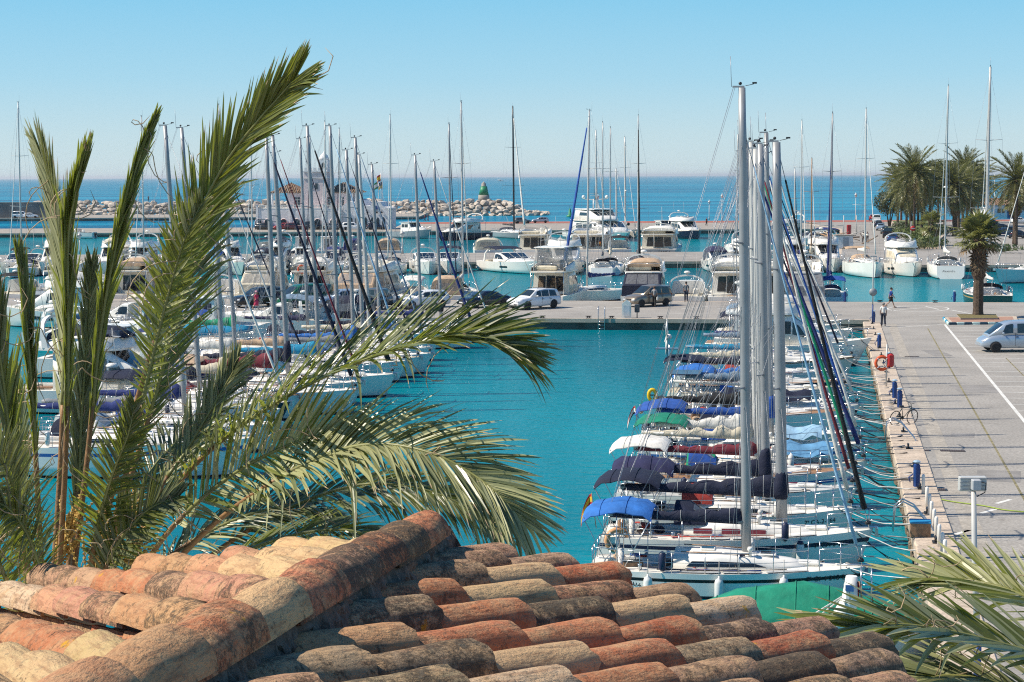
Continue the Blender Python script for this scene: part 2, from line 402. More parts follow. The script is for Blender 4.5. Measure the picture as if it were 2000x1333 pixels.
# second pier, outer quays
def flat(z): return z
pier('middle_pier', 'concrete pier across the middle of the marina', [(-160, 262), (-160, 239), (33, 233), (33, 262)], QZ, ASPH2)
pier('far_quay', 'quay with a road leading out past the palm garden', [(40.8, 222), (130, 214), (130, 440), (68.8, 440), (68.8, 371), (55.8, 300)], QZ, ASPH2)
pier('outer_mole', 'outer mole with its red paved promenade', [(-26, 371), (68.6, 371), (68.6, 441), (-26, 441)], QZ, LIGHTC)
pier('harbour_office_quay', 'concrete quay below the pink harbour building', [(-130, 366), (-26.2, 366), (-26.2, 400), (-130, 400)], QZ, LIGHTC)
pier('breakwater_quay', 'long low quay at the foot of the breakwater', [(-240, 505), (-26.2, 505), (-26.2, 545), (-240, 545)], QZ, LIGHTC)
m = MB(); m.quad((-25.5, 424, QZ + .02), (130, 424, QZ + .02), (130, 440.4, QZ + .02), (-25.5, 440.4, QZ + .02), REDPAVE)
m.build('promenade', label='red paved promenade along the sea side of the mole', kind='structure')
# ------------------------------------------------------------------ boat building
def lerp(a, b, t): return a + (b - a) * t
class Hull:
    """hull surface; x from transom (0) to bow (L), z from the waterline"""
    def __init__(s, L, B, fb, ws=.78, rise=.3, over=.09, scoop=.04, tmax=.42, full=2.1, flare=.12):
        s.L, s.B, s.fb, s.ws, s.rise, s.over, s.scoop, s.tmax, s.full, s.flare = L, B, fb, ws, rise, over, scoop, tmax, full, flare
    def b(s, t):
        if t < s.tmax: return s.B / 2 * (s.ws + (1 - s.ws) * math.sin(math.pi / 2 * t / s.tmax))
        u = (t - s.tmax) / (1 - s.tmax); return s.B / 2 * max(.012, 1 - u ** s.full)
    def sheer(s, t): return s.fb * (1 + s.rise * (max(0, t - .15) / .85) ** 1.7)
    def x(s, t, v=0.0): return s.L * (t - s.over * v * t ** 5) + s.L * s.scoop * (1 - v) * (1 - t) ** 8
    def pt(s, t, v, side):
        z = lerp(s.sheer(t), -.45, v); fl = s.flare * (.4 + 1.6 * t * t)
        y = s.b(t) * (1 - fl * v - (1 - fl) * max(0, (v - .55) / .45) ** 2.2 * .9)
        return V((s.x(t, v), side * y, z))
    def build(s, root, hm, stripe=None, srange=(.14, .22), boot=None, rub=None, n=18, deckm=DECK, cock=None, cockw=.6, cockd=.45, cap=True):
        m = MB(); ts = [i / n for i in range(n + 1)]; ts = [t - .35 * t * (1 - t) * (t - .5) for t in ts]
        wl = lambda t: s.sheer(t) / (s.sheer(t) + .45)
        bands = [(0, .05, rub or hm), (.05, srange[0], hm), (srange[0], srange[1], stripe or hm), (srange[1], None, hm), ('wl', 1.0, boot or ANTIF)]
        for a, e, mt in bands:
            for side in (1, -1):
                rings = []
                for t in ts:
                    w = wl(t) - .10 / (s.sheer(t) + .45)
                    va = w if a == 'wl' else a; ve = w if e is None else e
                    k = 4 if (a == 'wl' or e is None) else 1
                    rings.append([s.pt(t, lerp(va, ve, j / k), side) for j in range(k + 1)])
                m.loft(rings, mt, closed=False, cap=False, smooth=True)
        tr = [s.pt(0, v, 1) for v in (0, .2, .4, .6, .8, 1)]; tl = [s.pt(0, v, -1) for v in (0, .2, .4, .6, .8, 1)]
        for j in range(5): m.quad(tr[j], tr[j + 1], tl[j + 1], tl[j], hm)
        m.build('hull', root)
        # toe rail edge and deck with a sunken cockpit
        d = MB(); prev = None
        fr = [-1, -.5, 0, .5, 1]
        def row(t, low):
            x = s.x(t); z = s.sheer(t) - .02; bb = s.b(t) * .985
            out = []
            for f in (-1, -cockw, 0, cockw, 1):
                zz = z + .05 * (1 - f * f)
                out.append(V((x, bb * f, zz)))
            return out
        c0, c1 = cock if cock else (2, 2)
        rows = sorted(set(ts + ([c0, c1] if cock else [])))
        for t0, t1 in zip(rows, rows[1:]):
            r0, r1 = row(t0, 0), row(t1, 0); inside = cock and t0 >= c0 - 1e-6 and t1 <= c1 + 1e-6
            for k in range(4):
                if inside and k in (1, 2): continue
                d.quad(r0[k], r1[k], r1[k + 1], r0[k + 1], deckm)
        d.build('deck', root)
        if cock:
            w = MB(); r0 = [row(t, 0) for t in rows if c0 - 1e-6 <= t <= c1 + 1e-6]
            dn = V((0, 0, -cockd))
            for a, b2 in zip(r0, r0[1:]):
                for k in (1, 3): w.quad(a[k], b2[k], b2[k] + dn, a[k] + dn, GEL)
                w.quad(a[1] + dn, b2[1] + dn, b2[3] + dn, a[3] + dn, TEAK)
            for r in (r0[0], r0[-1]): w.quad(r[1], r[3], r[3] + dn, r[1] + dn, GEL)
            # side benches
            xa, xb = r0[0][1].x, r0[-1][1].x
            for k, sg in ((1, 1), (3, -1)):
                yy = (r0[0][k].y + r0[-1][k].y) / 2 * .86; w.box(((xa + xb) / 2 + .1, yy * .9, r0[0][k].z - cockd * .62), ((xb - xa) * .8, abs(yy) * .42, cockd * .7), DECK)
            w.build('cockpit', root, kind='stuff')

class House:
    """superstructure lofted through stations (x, zb, zt, wb, wt); wb, wt are half widths below and at the roof edge"""
    def __init__(s, st, r=.08, crown=.06): s.st = st; s.r = r; s.crown = crown
    def at(s, x):
        st = s.st
        if x <= st[0][0]: return st[0]
        for a, b in zip(st, st[1:]):
            if x <= b[0]: t = (x - a[0]) / max(1e-6, b[0] - a[0]); return tuple(lerp(p, q, t) for p, q in zip(a, b))
        return st[-1]
    def ring(s, q):
        x, zb, zt, wb, wt = q; h = zt - zb; r = min(s.r, h * .45, wt * .4)
        return [V((x, -wb, zb)), V((x, -lerp(wb, wt, .94), zt - r)), V((x, -wt + r, zt - r * .15)), V((x, -wt * .45, zt + s.crown * .8)), V((x, 0, zt + s.crown)),
                V((x, wt * .45, zt + s.crown * .8)), V((x, wt - r, zt - r * .15)), V((x, lerp(wb, wt, .94), zt - r)), V((x, wb, zb))]
    def body(s, root, mt, name='cabin', smooth=False):
        m = MB(); m.loft([s.ring(q) for q in s.st], mt, closed=True, smooth=smooth); return m.build(name, root)
    def side(s, x, f, sd, off=.012):
        q = s.at(x); x, zb, zt, wb, wt = q; r = min(s.r, (zt - zb) * .45, wt * .4)
        z = lerp(zb, zt - r, f); w = lerp(wb, lerp(wb, wt, .94), f)
        return V((x, sd * (w + off), z))
    def side_pane(s, root, x0, x1, f0=.4, f1=.85, s0=0., s1=0., mt=None, name='window', sides=(1, -1), n=4):
        for sd in sides:
            m = MB()
            lo = [s.side(lerp(x0, x1, i / n), f0, sd) for i in range(n + 1)]; hi = [s.side(lerp(x0 + s0, x1 + s1, i / n), f1, sd) for i in range(n + 1)]
            m.loft([lo, hi], mt or GLASS, closed=False, cap=False); m.build(name, root)
    def slope_pane(s, root, x0, x1, f=.8, parts=1, mt=None, name='windscreen', gap=.04):
        """panes lying on the roof surface between two x positions (a raked windscreen)"""
        def tp(x, g):
            q = s.at(x); w = (q[4] - min(s.r, (q[2] - q[1]) * .45, q[4] * .4)) * f
            y = g * w; e = abs(g * f); z = q[2] + s.crown * (1 - e * e * .9) + .02
            return V((x, y, z))
        for k in range(parts):
            a = -1 + 2 * k / parts + (gap / 2 if k else 0); b = -1 + 2 * (k + 1) / parts - (gap / 2 if k < parts - 1 else 0)
            m = MB(); m.loft([[tp(x0, lerp(a, b, j / 4)) for j in range(5)], [tp(lerp(x0, x1, .5), lerp(a, b, j / 4)) for j in range(5)], [tp(x1, lerp(a, b, j / 4)) for j in range(5)]], mt or GLASS, closed=False, cap=False)
            m.build(name, root)
    def end_pane(s, root, which, y0, y1, f0=.1, f1=.85, mt=None, name='window'):
        q = s.st[0] if which == 0 else s.st[-1]; off = -.015 if which == 0 else .015
        x, zb, zt, wb, wt = q; z0, z1 = lerp(zb, zt, f0), lerp(zb, zt, f1)
        m = MB(); m.quad((x + off, y0 * wb, z0), (x + off, y1 * wb, z0), (x + off, y1 * wt, z1), (x + off, y0 * wt, z1), mt or GLASS)
        return m.build(name, root)

def rail(root, H, t0, t1, h, n=6, gap=.06, name='guard_rail', r=.014, mid=True, side=(1, -1), mt=None, close=False):
    m = MB(); mt = mt or STEEL
    for sd in side:
        ps = []
        for i in range(n + 1):
            t = lerp(t0, t1, i / n); p = V((H.x(t), sd * max(.02, H.b(t) - gap), H.sheer(t))); ps.append(p)
            m.tube([p, p + V((0, 0, h))], r, mt, 4)
        m.tube([p + V((0, 0, h)) for p in ps], r * .8, mt, 4)
        if mid: m.tube([p + V((0, 0, h * .5)) for p in ps], r * .55, mt, 4)
    if close:
        for hh in ((h, h * .5) if mid else (h,)):
            a = V((H.x(t1), max(.02, H.b(t1) - gap), H.sheer(t1) + hh)); b = V((a.x, -a.y, a.z)); c = V((a.x + .35, 0, a.z))
            m.tube([a, c, b], r, mt, 4)
    return m.build(name, root, kind='stuff')
def fender(root, x, y, z, navy=False, l=.6, r=.11, name='fender', M=None):
    """a hanging fender: its own thing"""
    m = MB(); b = PVC
    m.lathe([(.02, -l / 2), (r * .8, -l / 2 + .05), (r, -l / 2 + .14), (r, l / 2 - .14), (r * .8, l / 2 - .05), (.03, l / 2), (.03, l / 2 + .06)], b, 10)
    if navy: m.lathe([(r * .9, l / 2 - .07), (r * .75, l / 2 - .02), (.035, l / 2 + .07)], PVCN, 10)
    m.tube([(0, 0, l / 2 + .05), (0, 0.02, l / 2 + .5)], .012, ROPE, 4)
    return m
def sail_cover(H, mx, mz, bl, col, fat=1.0, boot=True, lump=.0, seed=0):
    """canvas laid over the boom: tall at the mast, thin at the aft end, drawn in by its ties"""
    r = random.Random(seed); m = MB(); rings = []; n = 22; tall = r.uniform(.50, .72); pw = r.uniform(.5, .9)
    for i in range(n + 1):
        u = i / n; x = mx - .14 - u * (bl * r.uniform(.965, .975)); tie = 1 - .16 * (abs(math.cos(u * math.pi * 5.5)) > .93)
        h = fat * lerp(tall, .17, u ** pw) * (1 + r.uniform(-1, 1) * (.06 + lump)) * tie; w = fat * lerp(.15, .10, u) * (1 + r.uniform(-1, 1) * (.10 + lump)) * tie
        sag = -.06 * math.sin(u * math.pi) + r.uniform(-.02, .02); sk = r.uniform(-.03, .03)
        z = mz - .1 + u * .1
        if i in (0, n): w *= .6; h *= .8
        rings.append([(x, -w * .55, z - .05), (x, -w, z + h * .25 + sag), (x, -w * .7 + sk, z + h * .62 + sag), (x, -w * .25 + sk, z + h * .95 + sag), (x, w * .25 + sk, z + h * .97 + sag), (x, w * .7 + sk, z + h * .62 + sag), (x, w, z + h * .25 + sag), (x, w * .55, z - .05)])
    m.loft(rings, CANV[col], smooth=True)
    for i in range(2, n, 4): m.tube([(p[0], p[1] * 1.06, p[2] + .006) for p in rings[i]], .010, ROPEW, 3)
    if boot:
        f = fat
        m.loft([[(mx + dx * k + r.uniform(-.02, .02), dy * k + r.uniform(-.02, .02), mz + zz) for dx, dy in ((.2, 0), (.14, .17), (-.05, .2), (-.28, .12), (-.28, -.12), (-.05, -.2), (.14, -.17))] for k, zz in ((.8, -.2), (1.0, .0), (.95, .3 * f), (.7, .58 * f), (.5, .74 * f))], CANV[col], smooth=True)
    return m
def bimini(root, x0, x1, w, z, col, droop=.16, name='bimini', zdeck=1.0, yv=0):
    """canvas sun shade on a bent tube frame, sagging between the hoops"""
    r = random.Random(int(abs(x1 * 91 + w * 37 + z * 53))); m = MB(); rings = []; n = 8; tl = r.uniform(-.07, .10); arcv = r.uniform(.05, .15); dp = droop * r.uniform(.5, 1.3)
    for i in range(n + 1):
        u = i / n; x = lerp(x0, x1, u); hoop = abs(math.cos(u * math.pi * 2)) * .045
        zz = z + arcv * math.sin(u * math.pi) + tl * (u - .5) * 2 - (.16 if i in (0, n) else 0) + hoop
        rings.append([(x + r.uniform(-.006, .006), w * math.sin(a) * 1.04, zz + dp * (math.cos(a) - 1) * 1.6 - (.05 if abs(k) == 6 else 0) + r.uniform(-.006, .006)) for k, a in [(k, k / 6 * 1.3) for k in range(-6, 7)]])
    m.loft(rings, CANV[col], closed=False, cap=False, smooth=True)
    m.loft([[(p[0], p[1], p[2] - .02) for p in rg] for rg in rings], CANV[col], closed=False, cap=False, smooth=True)
    bm_ = m.build(name, root)
    f = MB(); xm = (x0 + x1) / 2; ww = w * .95
    for xx in (x0, xm, x1):
        for sd in (1, -1): f.tube([(lerp(xx, xm, .8), sd * ww, zdeck), (xx, sd * ww, z - .2)], .014, STEEL, 4)
    for u in (.33, .66):
        q = rings[int(u * n)]; f.tube([(p[0], p[1], p[2] + .012) for p in q], .012, CANV[col], 4)
    f.build('frame', bm_, kind='stuff')
    return bm_
def sprayhood(root, x, z, w, h, l, col, front=True):
    """canvas dodger over the companionway, with clear front windows"""
    m = MB(); rings = []
    for dx, hs, ws in ((0, 1.0, 1.0), (l * .45, 1.0, .98), (l, .32, .9)):
        rings.append([(x + dx, -w * ws * math.cos(a), z + h * hs * max(0, math.sin(a)) ** .7) for a in [math.pi * k / 8 for k in range(9)]])
    m.loft(rings, CANV[col], closed=False, cap=False, smooth=True); sh = m.build('sprayhood', root)
    if front:
        p = MB()
        for a, b in ((2, 4), (4, 6)):
            q = [V(rings[1][a]).lerp(V(rings[2][a]), .15), V(rings[1][b]).lerp(V(rings[2][b]), .15), V(rings[1][b]).lerp(V(rings[2][b]), .85), V(rings[1][a]).lerp(V(rings[2][a]), .85)]
            c = sum(q, V()) / 4; p.quad(*[c + (v - c) * .82 + V((.02, 0, .02)) for v in q], CLEARV)
        p.build('clear_window', sh, kind='stuff')
def flag(root, p, cols, w=.5, h=.34, staff=1.2, name='ensign', sway=.3, droop=.5):
    m = MB(); p = V(p); m.tube([p, p + V((-.15, 0, staff))], .013, TEAK, 4); top = p + V((-.14, 0, staff - .02))
    n = len(cols); hs = [1 / n] * n if n != 3 else [.25, .5, .25]
    z = 0
    for c, k in zip(cols, hs):
        rows = []
        for zz in (z, z + k):
            rows.append([top + V((-w * u, .08 * math.sin(u * 6), -h * zz - droop * u * u * w)) for u in (0, .25, .5, .75, 1)])
        m.loft(rows, c, closed=False, cap=False); z += k
    return m.build(name, root, kind='stuff')
SPAIN = (FLR, FLY, FLR)
def buoy_ring(root, c, R_=.32, r=.075, mt=None, name='lifebuoy', axis='X', M=None):
    m = MB(); mt = mt or ORNG; rings = []
    for i in range(15):
        a = 2 * math.pi * i / 14
        rings.append([((R_ + r * math.cos(b)) * math.cos(a), (R_ + r * math.cos(b)) * math.sin(a), r * math.sin(b)) for b in [2 * math.pi * k / 6 for k in range(6)]])
    X = Matrix.Translation(c) @ (Matrix.Rotation(math.pi / 2, 4, 'Y') if axis == 'X' else Matrix.Rotation(math.pi / 2, 4, 'X') if axis == 'Y' else Matrix())
    m.loft(rings, mt, cap=False, smooth=True, M=X)
    for k in range(4):
        a = math.pi / 4 + k * math.pi / 2
        m.tube([X @ V(((R_ - .02) * math.cos(a - .08), (R_ - .02) * math.sin(a - .08), 0)), X @ V(((R_ - .02) * math.cos(a + .08), (R_ - .02) * math.sin(a + .08), 0))], r * 1.08, TXTW, 6)
    return m.build(name, root, kind='stuff')
def outboard(root, p, s=1.0, col=BLACK, name='outboard_motor'):
    m = MB(); p = V(p)
    m.rbox(p + V((-.1 * s, 0, .35 * s)), (.5 * s, .3 * s, .4 * s), col, .08 * s); m.box(p + V((-.15 * s, 0, -.15 * s)), (.16 * s, .12 * s, .7 * s), col)
    m.box(p + V((.06 * s, 0, .05 * s)), (.2 * s, .26 * s, .25 * s), col); m.lathe([(.02, -.02), (.14 * s, 0), (.02, .02)], STEEL, 8, M=Matrix.Translation(p + V((-.28 * s, 0, -.48 * s))) @ Matrix.Rotation(1.57, 4, 'Y'))
    return m.build(name, root, kind='stuff')

def sailboat(label, loc, rz, L=9.5, B=None, fb=1.0, hull='white', stripe=None, mh=13.5, mx=.56, boomc='navy', jibc='white', bim=None, spray='navy', rake=.022,
             frac=.97, jr=.06, lump=0.0, cover=True, mastm=None, win='strip', spreaders=2, detail=2, group='sailing boats moored in the marina', reg=None, boom=True, mast=True,
             rig=True, cat='sailing boat', name='sailboat', ensign=None, seed=0, dinghy=None, vhf=True, mr=.105, deckm=DECK, boomang=0.0, fat=1.0, mastboot=None, jib=True, radar=False, boot=None):
    r = random.Random(seed * 7 + 1); B = B or L * .31 + .15
    root = thing(name, label, cat, loc, rz, group)
    H = Hull(L, B, fb, ws=.74, rise=.28 if fb > .8 else .14, over=.075)
    H.build(root, HULL[hull], STRP.get(stripe), boot=boot, cock=(.07, .33), cockw=.56, deckm=deckm, n=16 if detail > 1 else 11, rub=TEAK if stripe == 'teak' else None)
    zs = H.sheer(.45)
    # coachroof
    hs = House([(.335 * L, zs - .04, zs + .40, B * .30, B * .26), (.5 * L, zs - .04, zs + .42, B * .30, B * .25), (.62 * L, zs, zs + .36, B * .25, B * .2), (.74 * L, zs + .03, zs + .22, B * .17, B * .12), (.82 * L, H.sheer(.82) - .03, H.sheer(.82) + .03, B * .06, B * .04)], r=.09, crown=.05)
    hs.body(root, GEL, 'coachroof', smooth=True)
    if win == 'strip': hs.side_pane(root, .38 * L, .66 * L, .35, .78, .02 * L, -.05 * L, n=6)
    elif win == 'red':
        for a in (.37, .47, .56): hs.side_pane(root, a * L, (a + .065) * L, .35, .8, mt=CANV['maroon'])
    else:
        for a in (.38, .46, .54): hs.side_pane(root, a * L, (a + .05) * L, .35, .75)
    if detail > 1:
        for x, s in ((.66, .5), (.45, .45)):
            q = hs.at(x * L); m = MB(); m.rbox((x * L, 0, q[2] + .075), (s, s, .05), GEL, .02); hb = m.build('hatch', root)
            m = MB(); m.quad(*[(x * L + dx * s * .4, dy * s * .4, q[2] + .104) for dx, dy in ((-1, -1), (1, -1), (1, 1), (-1, 1))], GLASS); m.build('pane', hb)
        m = MB()
        for sd in (1, -1):
            for x in (.3, .22): m.lathe([(.07, 0), (.05, .08), (.07, .15)], STEEL, 8, M=Matrix.Translation((x * L, sd * B * .36, H.sheer(x) + .03)))
            m.tube([(.36 * L, sd * B * .2, zs + .47), (.6 * L, sd * B * .17, zs + .43)], .015, TEAK, 4)
        m.build('winch', root, kind='stuff')
        # wheel on a pedestal
        m = MB(); m.lathe([(.12, 0), (.08, .3), (.1, .85)], GEL, 8, M=Matrix.Translation((.14 * L, 0, H.sheer(.1) - .45)))
        m.tube([V((.13 * L, .42 * math.cos(a), H.sheer(.1) + .35 + .42 * math.sin(a))) for a in [i * math.pi / 8 for i in range(17)]], .016, STEEL, 4, cap=False)
        for k in range(3):
            a = k * math.pi / 3; m.tube([(.13 * L, .42 * math.cos(a), H.sheer(.1) + .35 + .42 * math.sin(a)), (.13 * L, -.42 * math.cos(a), H.sheer(.1) + .35 - .42 * math.sin(a))], .01, STEEL, 4)
        m.build('steering_wheel', root)
        # grey non-skid panels, coiled lines, vents and bags
        m = MB()
        for sd in (1, -1):
            for a, e in ((.40, .50), (.51, .60), (.62, .70)):
                qa, qe = hs.at(a * L), hs.at(e * L); m.quad((a * L, sd * .1 + sd * .05, qa[2] + .045), (e * L, sd * .12, qe[2] + .045), (e * L, sd * qe[4] * .62, qe[2] + .035), (a * L, sd * qa[4] * .62, qa[2] + .035), NONSKID)
            for a, e in ((.36, .50), (.51, .64), (.66, .80)):
                za, ze = H.sheer(a) + .022, H.sheer(e) + .022; m.quad((H.x(a), sd * H.b(a) * .72, za), (H.x(e), sd * H.b(e) * .70, ze), (H.x(e), sd * H.b(e) * .93, ze), (H.x(a), sd * H.b(a) * .93, za), NONSKID)
        m.build('nonskid_panel', root, kind='stuff')
        m = MB(); cl = [ROPE, ROPEW, ROPEB, CANV['red'], CANV['blue'], CANV['navy'], ROPE]
        for k in range(9):
            x = r.uniform(.12, .8) * L; t_ = x / L; y = r.choice((1, -1)) * H.b(t_) * r.uniform(.35, .85); z = max(H.sheer(t_) + .03, 0) + (.36 if abs(y) < B * .24 and .36 < t_ < .6 else 0); rr_ = r.uniform(.1, .2); c_ = r.choice(cl)
            m.tube([(x + rr_ * math.cos(a), y + rr_ * .7 * math.sin(a), z + .02 * a / 6) for a in [i * .7 for i in range(14)]], .016, c_, 4)
        for k in range(5):
            x0 = r.uniform(.2, .5) * L; x1 = x0 + r.uniform(1.5, 3.5); sd = r.choice((1, -1)); c_ = r.choice(cl)
            m.tube([(x, sd * H.b(min(.97, x / L)) * r.uniform(.62, .84), H.sheer(x / L) + .05) for x in (x0, (x0 + x1) / 2, x1)], .014, c_, 4)
        for k in range(4):
            x = r.uniform(.08, .36) * L; m.rbox((x, r.uniform(-.6, .6) * B * .5, H.sheer(.2) + r.uniform(-.1, .12)), (r.uniform(.25, .6), r.uniform(.2, .4), r.uniform(.15, .35)), r.choice([CANV['navy'], CANV['tan'], TEAK, CANV['grey'], BLACK, CANV['red'], GEL]), .06, r.random() * 3)
        for sd in (1, -1):
            m.lathe([(.05, 0), (.05, .15), (.09, .2), (.07, .28)], GEL, 7, M=Matrix.Translation((.60 * L, sd * B * .16, hs.at(.6 * L)[2])))
            if r.random() < .7: m.lathe([(.03, -.3), (.11, -.22), (.11, .22), (.03, .3)], r.choice([PVC, PVCN, PVC]), 8, M=Matrix.Translation((r.uniform(.3, .7) * L, sd * H.b(.5) * .9, H.sheer(.5) + .3)))
        m.rbox((.80 * L, 0, H.sheer(.8) + .1), (.7, .35, .14), GEL, .05); m.tube([(.9 * L, 0, H.sheer(.9) + .05), (L + .12, 0, H.sheer(1) + .07)], .03, STEEL, 5); m.box((L + .1, 0, H.sheer(1) - .08), (.1, .3, .26), STEEL)
        m.build('deck_gear', root, kind='stuff')
    rail(root, H, .10, .80, .6, 6 if detail > 1 else 4, name='guard_rail')
    rail(root, H, .84, .985, .62, 2, name='pulpit', r=.017, close=True)
    m = MB()
    for hh in (.62, .32): m.tube([(H.x(.12), H.b(.12) - .06, H.sheer(.1) + hh), (H.x(.015), H.b(0) - .08, H.sheer(0) + hh), (H.x(.015), -H.b(0) + .08, H.sheer(0) + hh), (H.x(.12), -H.b(.12) + .06, H.sheer(.1) + hh)], .016, STEEL, 4)
    for y in (-.9, -.4, .4, .9): m.tube([(H.x(.015), y * (H.b(0) - .08), H.sheer(0)), (H.x(.015), y * (H.b(0) - .08), H.sheer(0) + .62)], .015, STEEL, 4)
    m.build('pushpit', root, kind='stuff')
    mxx = mx * L; zdk = hs.at(mxx)[2]; mzz = zdk + .95
    mm = mastm or ALU
    if mast:
        m = MB(); n = 10; rings = []
        for i in range(9):
            u = i / 8; z = lerp(zdk - .1, mh, u); k = lerp(1, .72, max(0, u - .6) / .4)
            cx = mxx - rake * (z - zdk) - .12 * (u * u) * rake * 10
            rings.append([(cx + mr * 1.15 * k * math.cos(a), mr * .88 * k * math.sin(a), z) for a in [2 * math.pi * j / n for j in range(n)]])
        m.loft(rings, mm, smooth=True); mo = m.build('mast', root)
        mxz = lambda z: mxx - rake * (z - zdk) - 1.2 * rake * ((z - zdk) / (mh - zdk)) ** 2
        # masthead: aft crane, wind vane, aerial
        m = MB(); xt = mxz(mh)
        m.box((xt - .1, 0, mh + .03), (.34, .08, .05), mm); m.tube([(xt - .3, .05, mh + .03), (xt - .34, .05, mh + (.9 if vhf else .35))], .008, WIRE, 4)
        m.tube([(xt + .1, -.03, mh + .05), (xt + .34, -.03, mh + .1)], .009, BLACK, 4); m.box((xt + .36, -.03, mh + .13), (.13, .012, .05), BLACK)
        m.ball((xt - .05, 0, mh + .12), .05, BLACK, 6); m.build('masthead_gear', mo, kind='stuff')
        sp = MB(); sh = MB(); tips = []
        hts = [zdk + (mh - zdk) * f for f in ((.36, .67) if spreaders == 2 else (.5,))]
        for hz, wsp in zip(hts, (.36, .28)):
            for sd in (1, -1):
                sp = MB(); sp.tube([(mxz(hz), 0, hz), (mxz(hz) - .25, sd * B * wsp, hz + .08)], [.035, .02], mm, 5); sp.build('spreader', mo)
        if rig:
            top = mh * .985 if frac > .93 else lerp(zdk, mh, frac)
            for sd in (1, -1):
                ps = [(mxx - .2, sd * (H.b(mx) - .08), H.sheer(mx))] + [(mxz(hz) - .25, sd * B * w, hz + .08) for hz, w in zip(hts, (.36, .28))] + [(mxz(top), 0, top)]
                sh.tube(ps, .008, WIRE, 4)
                sh.tube([(mxx - .45, sd * (H.b(mx) - .1), H.sheer(mx)), (mxz(hts[0]), 0, hts[0] - .1)], .006, WIRE, 4)
                sh.tube([(mxx + .3, sd * (H.b(mx) - .12), H.sheer(mx)), (mxz(hts[0]), 0, hts[0] - .1)], .006, WIRE, 4)
            bs = (H.x(.01), 0, H.sheer(0)); spt = V((mxz(mh) - .25, 0, mh)).lerp(V(bs), .72)
            sh.tube([(mxz(mh) - .25, 0, mh), spt], .007, WIRE, 4)
            for sd in (1, -1): sh.tube([spt, (H.x(.02), sd * B * .3, H.sheer(0) + .1)], .007, WIRE, 4)
            sh.tube([(mxz(mh) - .1, .1, mh * .98), (mxx - .16, .12, zdk + .4)], .006, ROPE, 4)
            sh.build('rigging', root, kind='stuff')
        fs0 = V((H.x(.985), 0, H.sheer(1) + .05)); zf = lerp(zdk, mh, frac); fs1 = V((mxz(zf) + .08, 0, zf))
        if jib:
            m = MB(); ps = []; rs = []
            for i in range(15):
                u = i / 14; p = fs0.lerp(fs1, .05 + .88 * u); p.x -= .0 ; p.z -= .12 * math.sin(u * math.pi)
                ps.append(p); rs.append(jr * (1.15 - .75 * u) * (1 + .10 * math.sin(i * 2.1 + seed)))
            m.tube(ps, rs, CANV[jibc], 7); fo = m.build('furled_jib', root)
            m = MB(); m.tube([fs0, ps[0]], .012, WIRE, 4); m.tube([ps[-1], fs1], .012, WIRE, 4); m.lathe([(.1, 0), (.1, .06), (.05, .12)], BLACK, 8, M=Matrix.Translation(fs0 + V((-.03, 0, .1)))); m.build('furler', fo, kind='stuff')
        else:
            m = MB(); m.tube([fs0, fs1], .008, WIRE, 4); m.build('forestay', root)
        if radar:
            m = MB(); hz = lerp(zdk, mh, .42); m.lathe([(.02, -.1), (.26, -.08), (.28, .02), (.2, .1), (.02, .13)], GEL, 10, M=Matrix.Translation((mxz(hz) + .42, 0, hz))); m.tube([(mxz(hz), 0, hz - .1), (mxz(hz) + .4, 0, hz - .12)], .03, mm, 5); m.build('radar_dome', mo)
    if boom:
        bl = mx * L - .10 * L; M = Matrix.Translation((mxx, 0, 0)) @ Matrix.Rotation(boomang, 4, 'Z') @ Matrix.Translation((-mxx, 0, 0))
        m = MB(); m.tube([(mxx - .1, 0, mzz - .02), (mxx - bl, 0, mzz + .1)], [.085, .075], mm, 8, M=M); bo = m.build('boom', root)
        if cover:
            sc = sail_cover(H, mxx, mzz + .06, bl, boomc, fat, (r.random() < .4) if mastboot is None else mastboot, lump, seed); sc.v = [M @ V(v) for v in sc.v]; sc.build('sail_cover', root)
        if mast and rig and detail > 1:
            m = MB()
            for f, g in ((.35, .55), (.6, .55), (.85, .55)):
                for sd in (1, -1): m.tube([(mxx - .1, sd * .08, lerp(zdk, mh, g)), M @ V((mxx - bl * f, sd * .1, mzz + .1))], .0045, WIRE, 4)
            m.tube([M @ V((mxx - bl, 0, mzz + .1)), V((mxz(mh) - .2, 0, mh))], .005, WIRE, 4)
            m.tube([M @ V((mxx - bl * .9, 0, mzz + .02)), (.2 * L, 0, H.sheer(.2) - .1)], .014, ROPEW, 4)
            m.build('control_line', root, kind='stuff')
    zc = H.sheer(.15)
    if bim: bimini(root, .015 * L, .02 * L + 2.0, B * .36, zc + 1.75, bim, zdeck=zc)
    if spray: sprayhood(root, .30 * L, zs + .34, B * .29, .62, 1.0, spray)
    if ensign: flag(root, (.02 * L, -B * .25, H.sheer(0) + .2), ensign, .34, .34, 1.1, droop=2.2)
    if dinghy:
        m = MB(); D_ = Hull(2.3, 1.15, .38, ws=.9, rise=.1)
        for side in (1, -1): m.tube([(.84 * L - .95, side * .45, H.sheer(.7) + .38), (.84 * L + .5, side * .43, H.sheer(.75) + .42), (.84 * L + 1.0, 0, H.sheer(.8) + .45)], .2, CANV[dinghy], 8)
    if reg:
        for sd in (-1,):
            t = .84 if L > 5 else .8; p = H.pt(t, .20, sd); p2 = H.pt(t + .03, .20, sd); p3 = H.pt(t, .35, sd)
            ux = (p2 - p).normalized(); up = (p - p3).normalized(); nz = ux.cross(up).normalized(); up = nz.cross(ux)
            start = H.pt(.80, .24, sd) + nz * .02
            M = Matrix((( ux.x, up.x, nz.x, start.x), (ux.y, up.y, nz.y, start.y), (ux.z, up.z, nz.z, start.z), (0, 0, 0, 1)))
            text(reg, .22, M, 'registration', root)
    root['_H'] = 1
    return root, H

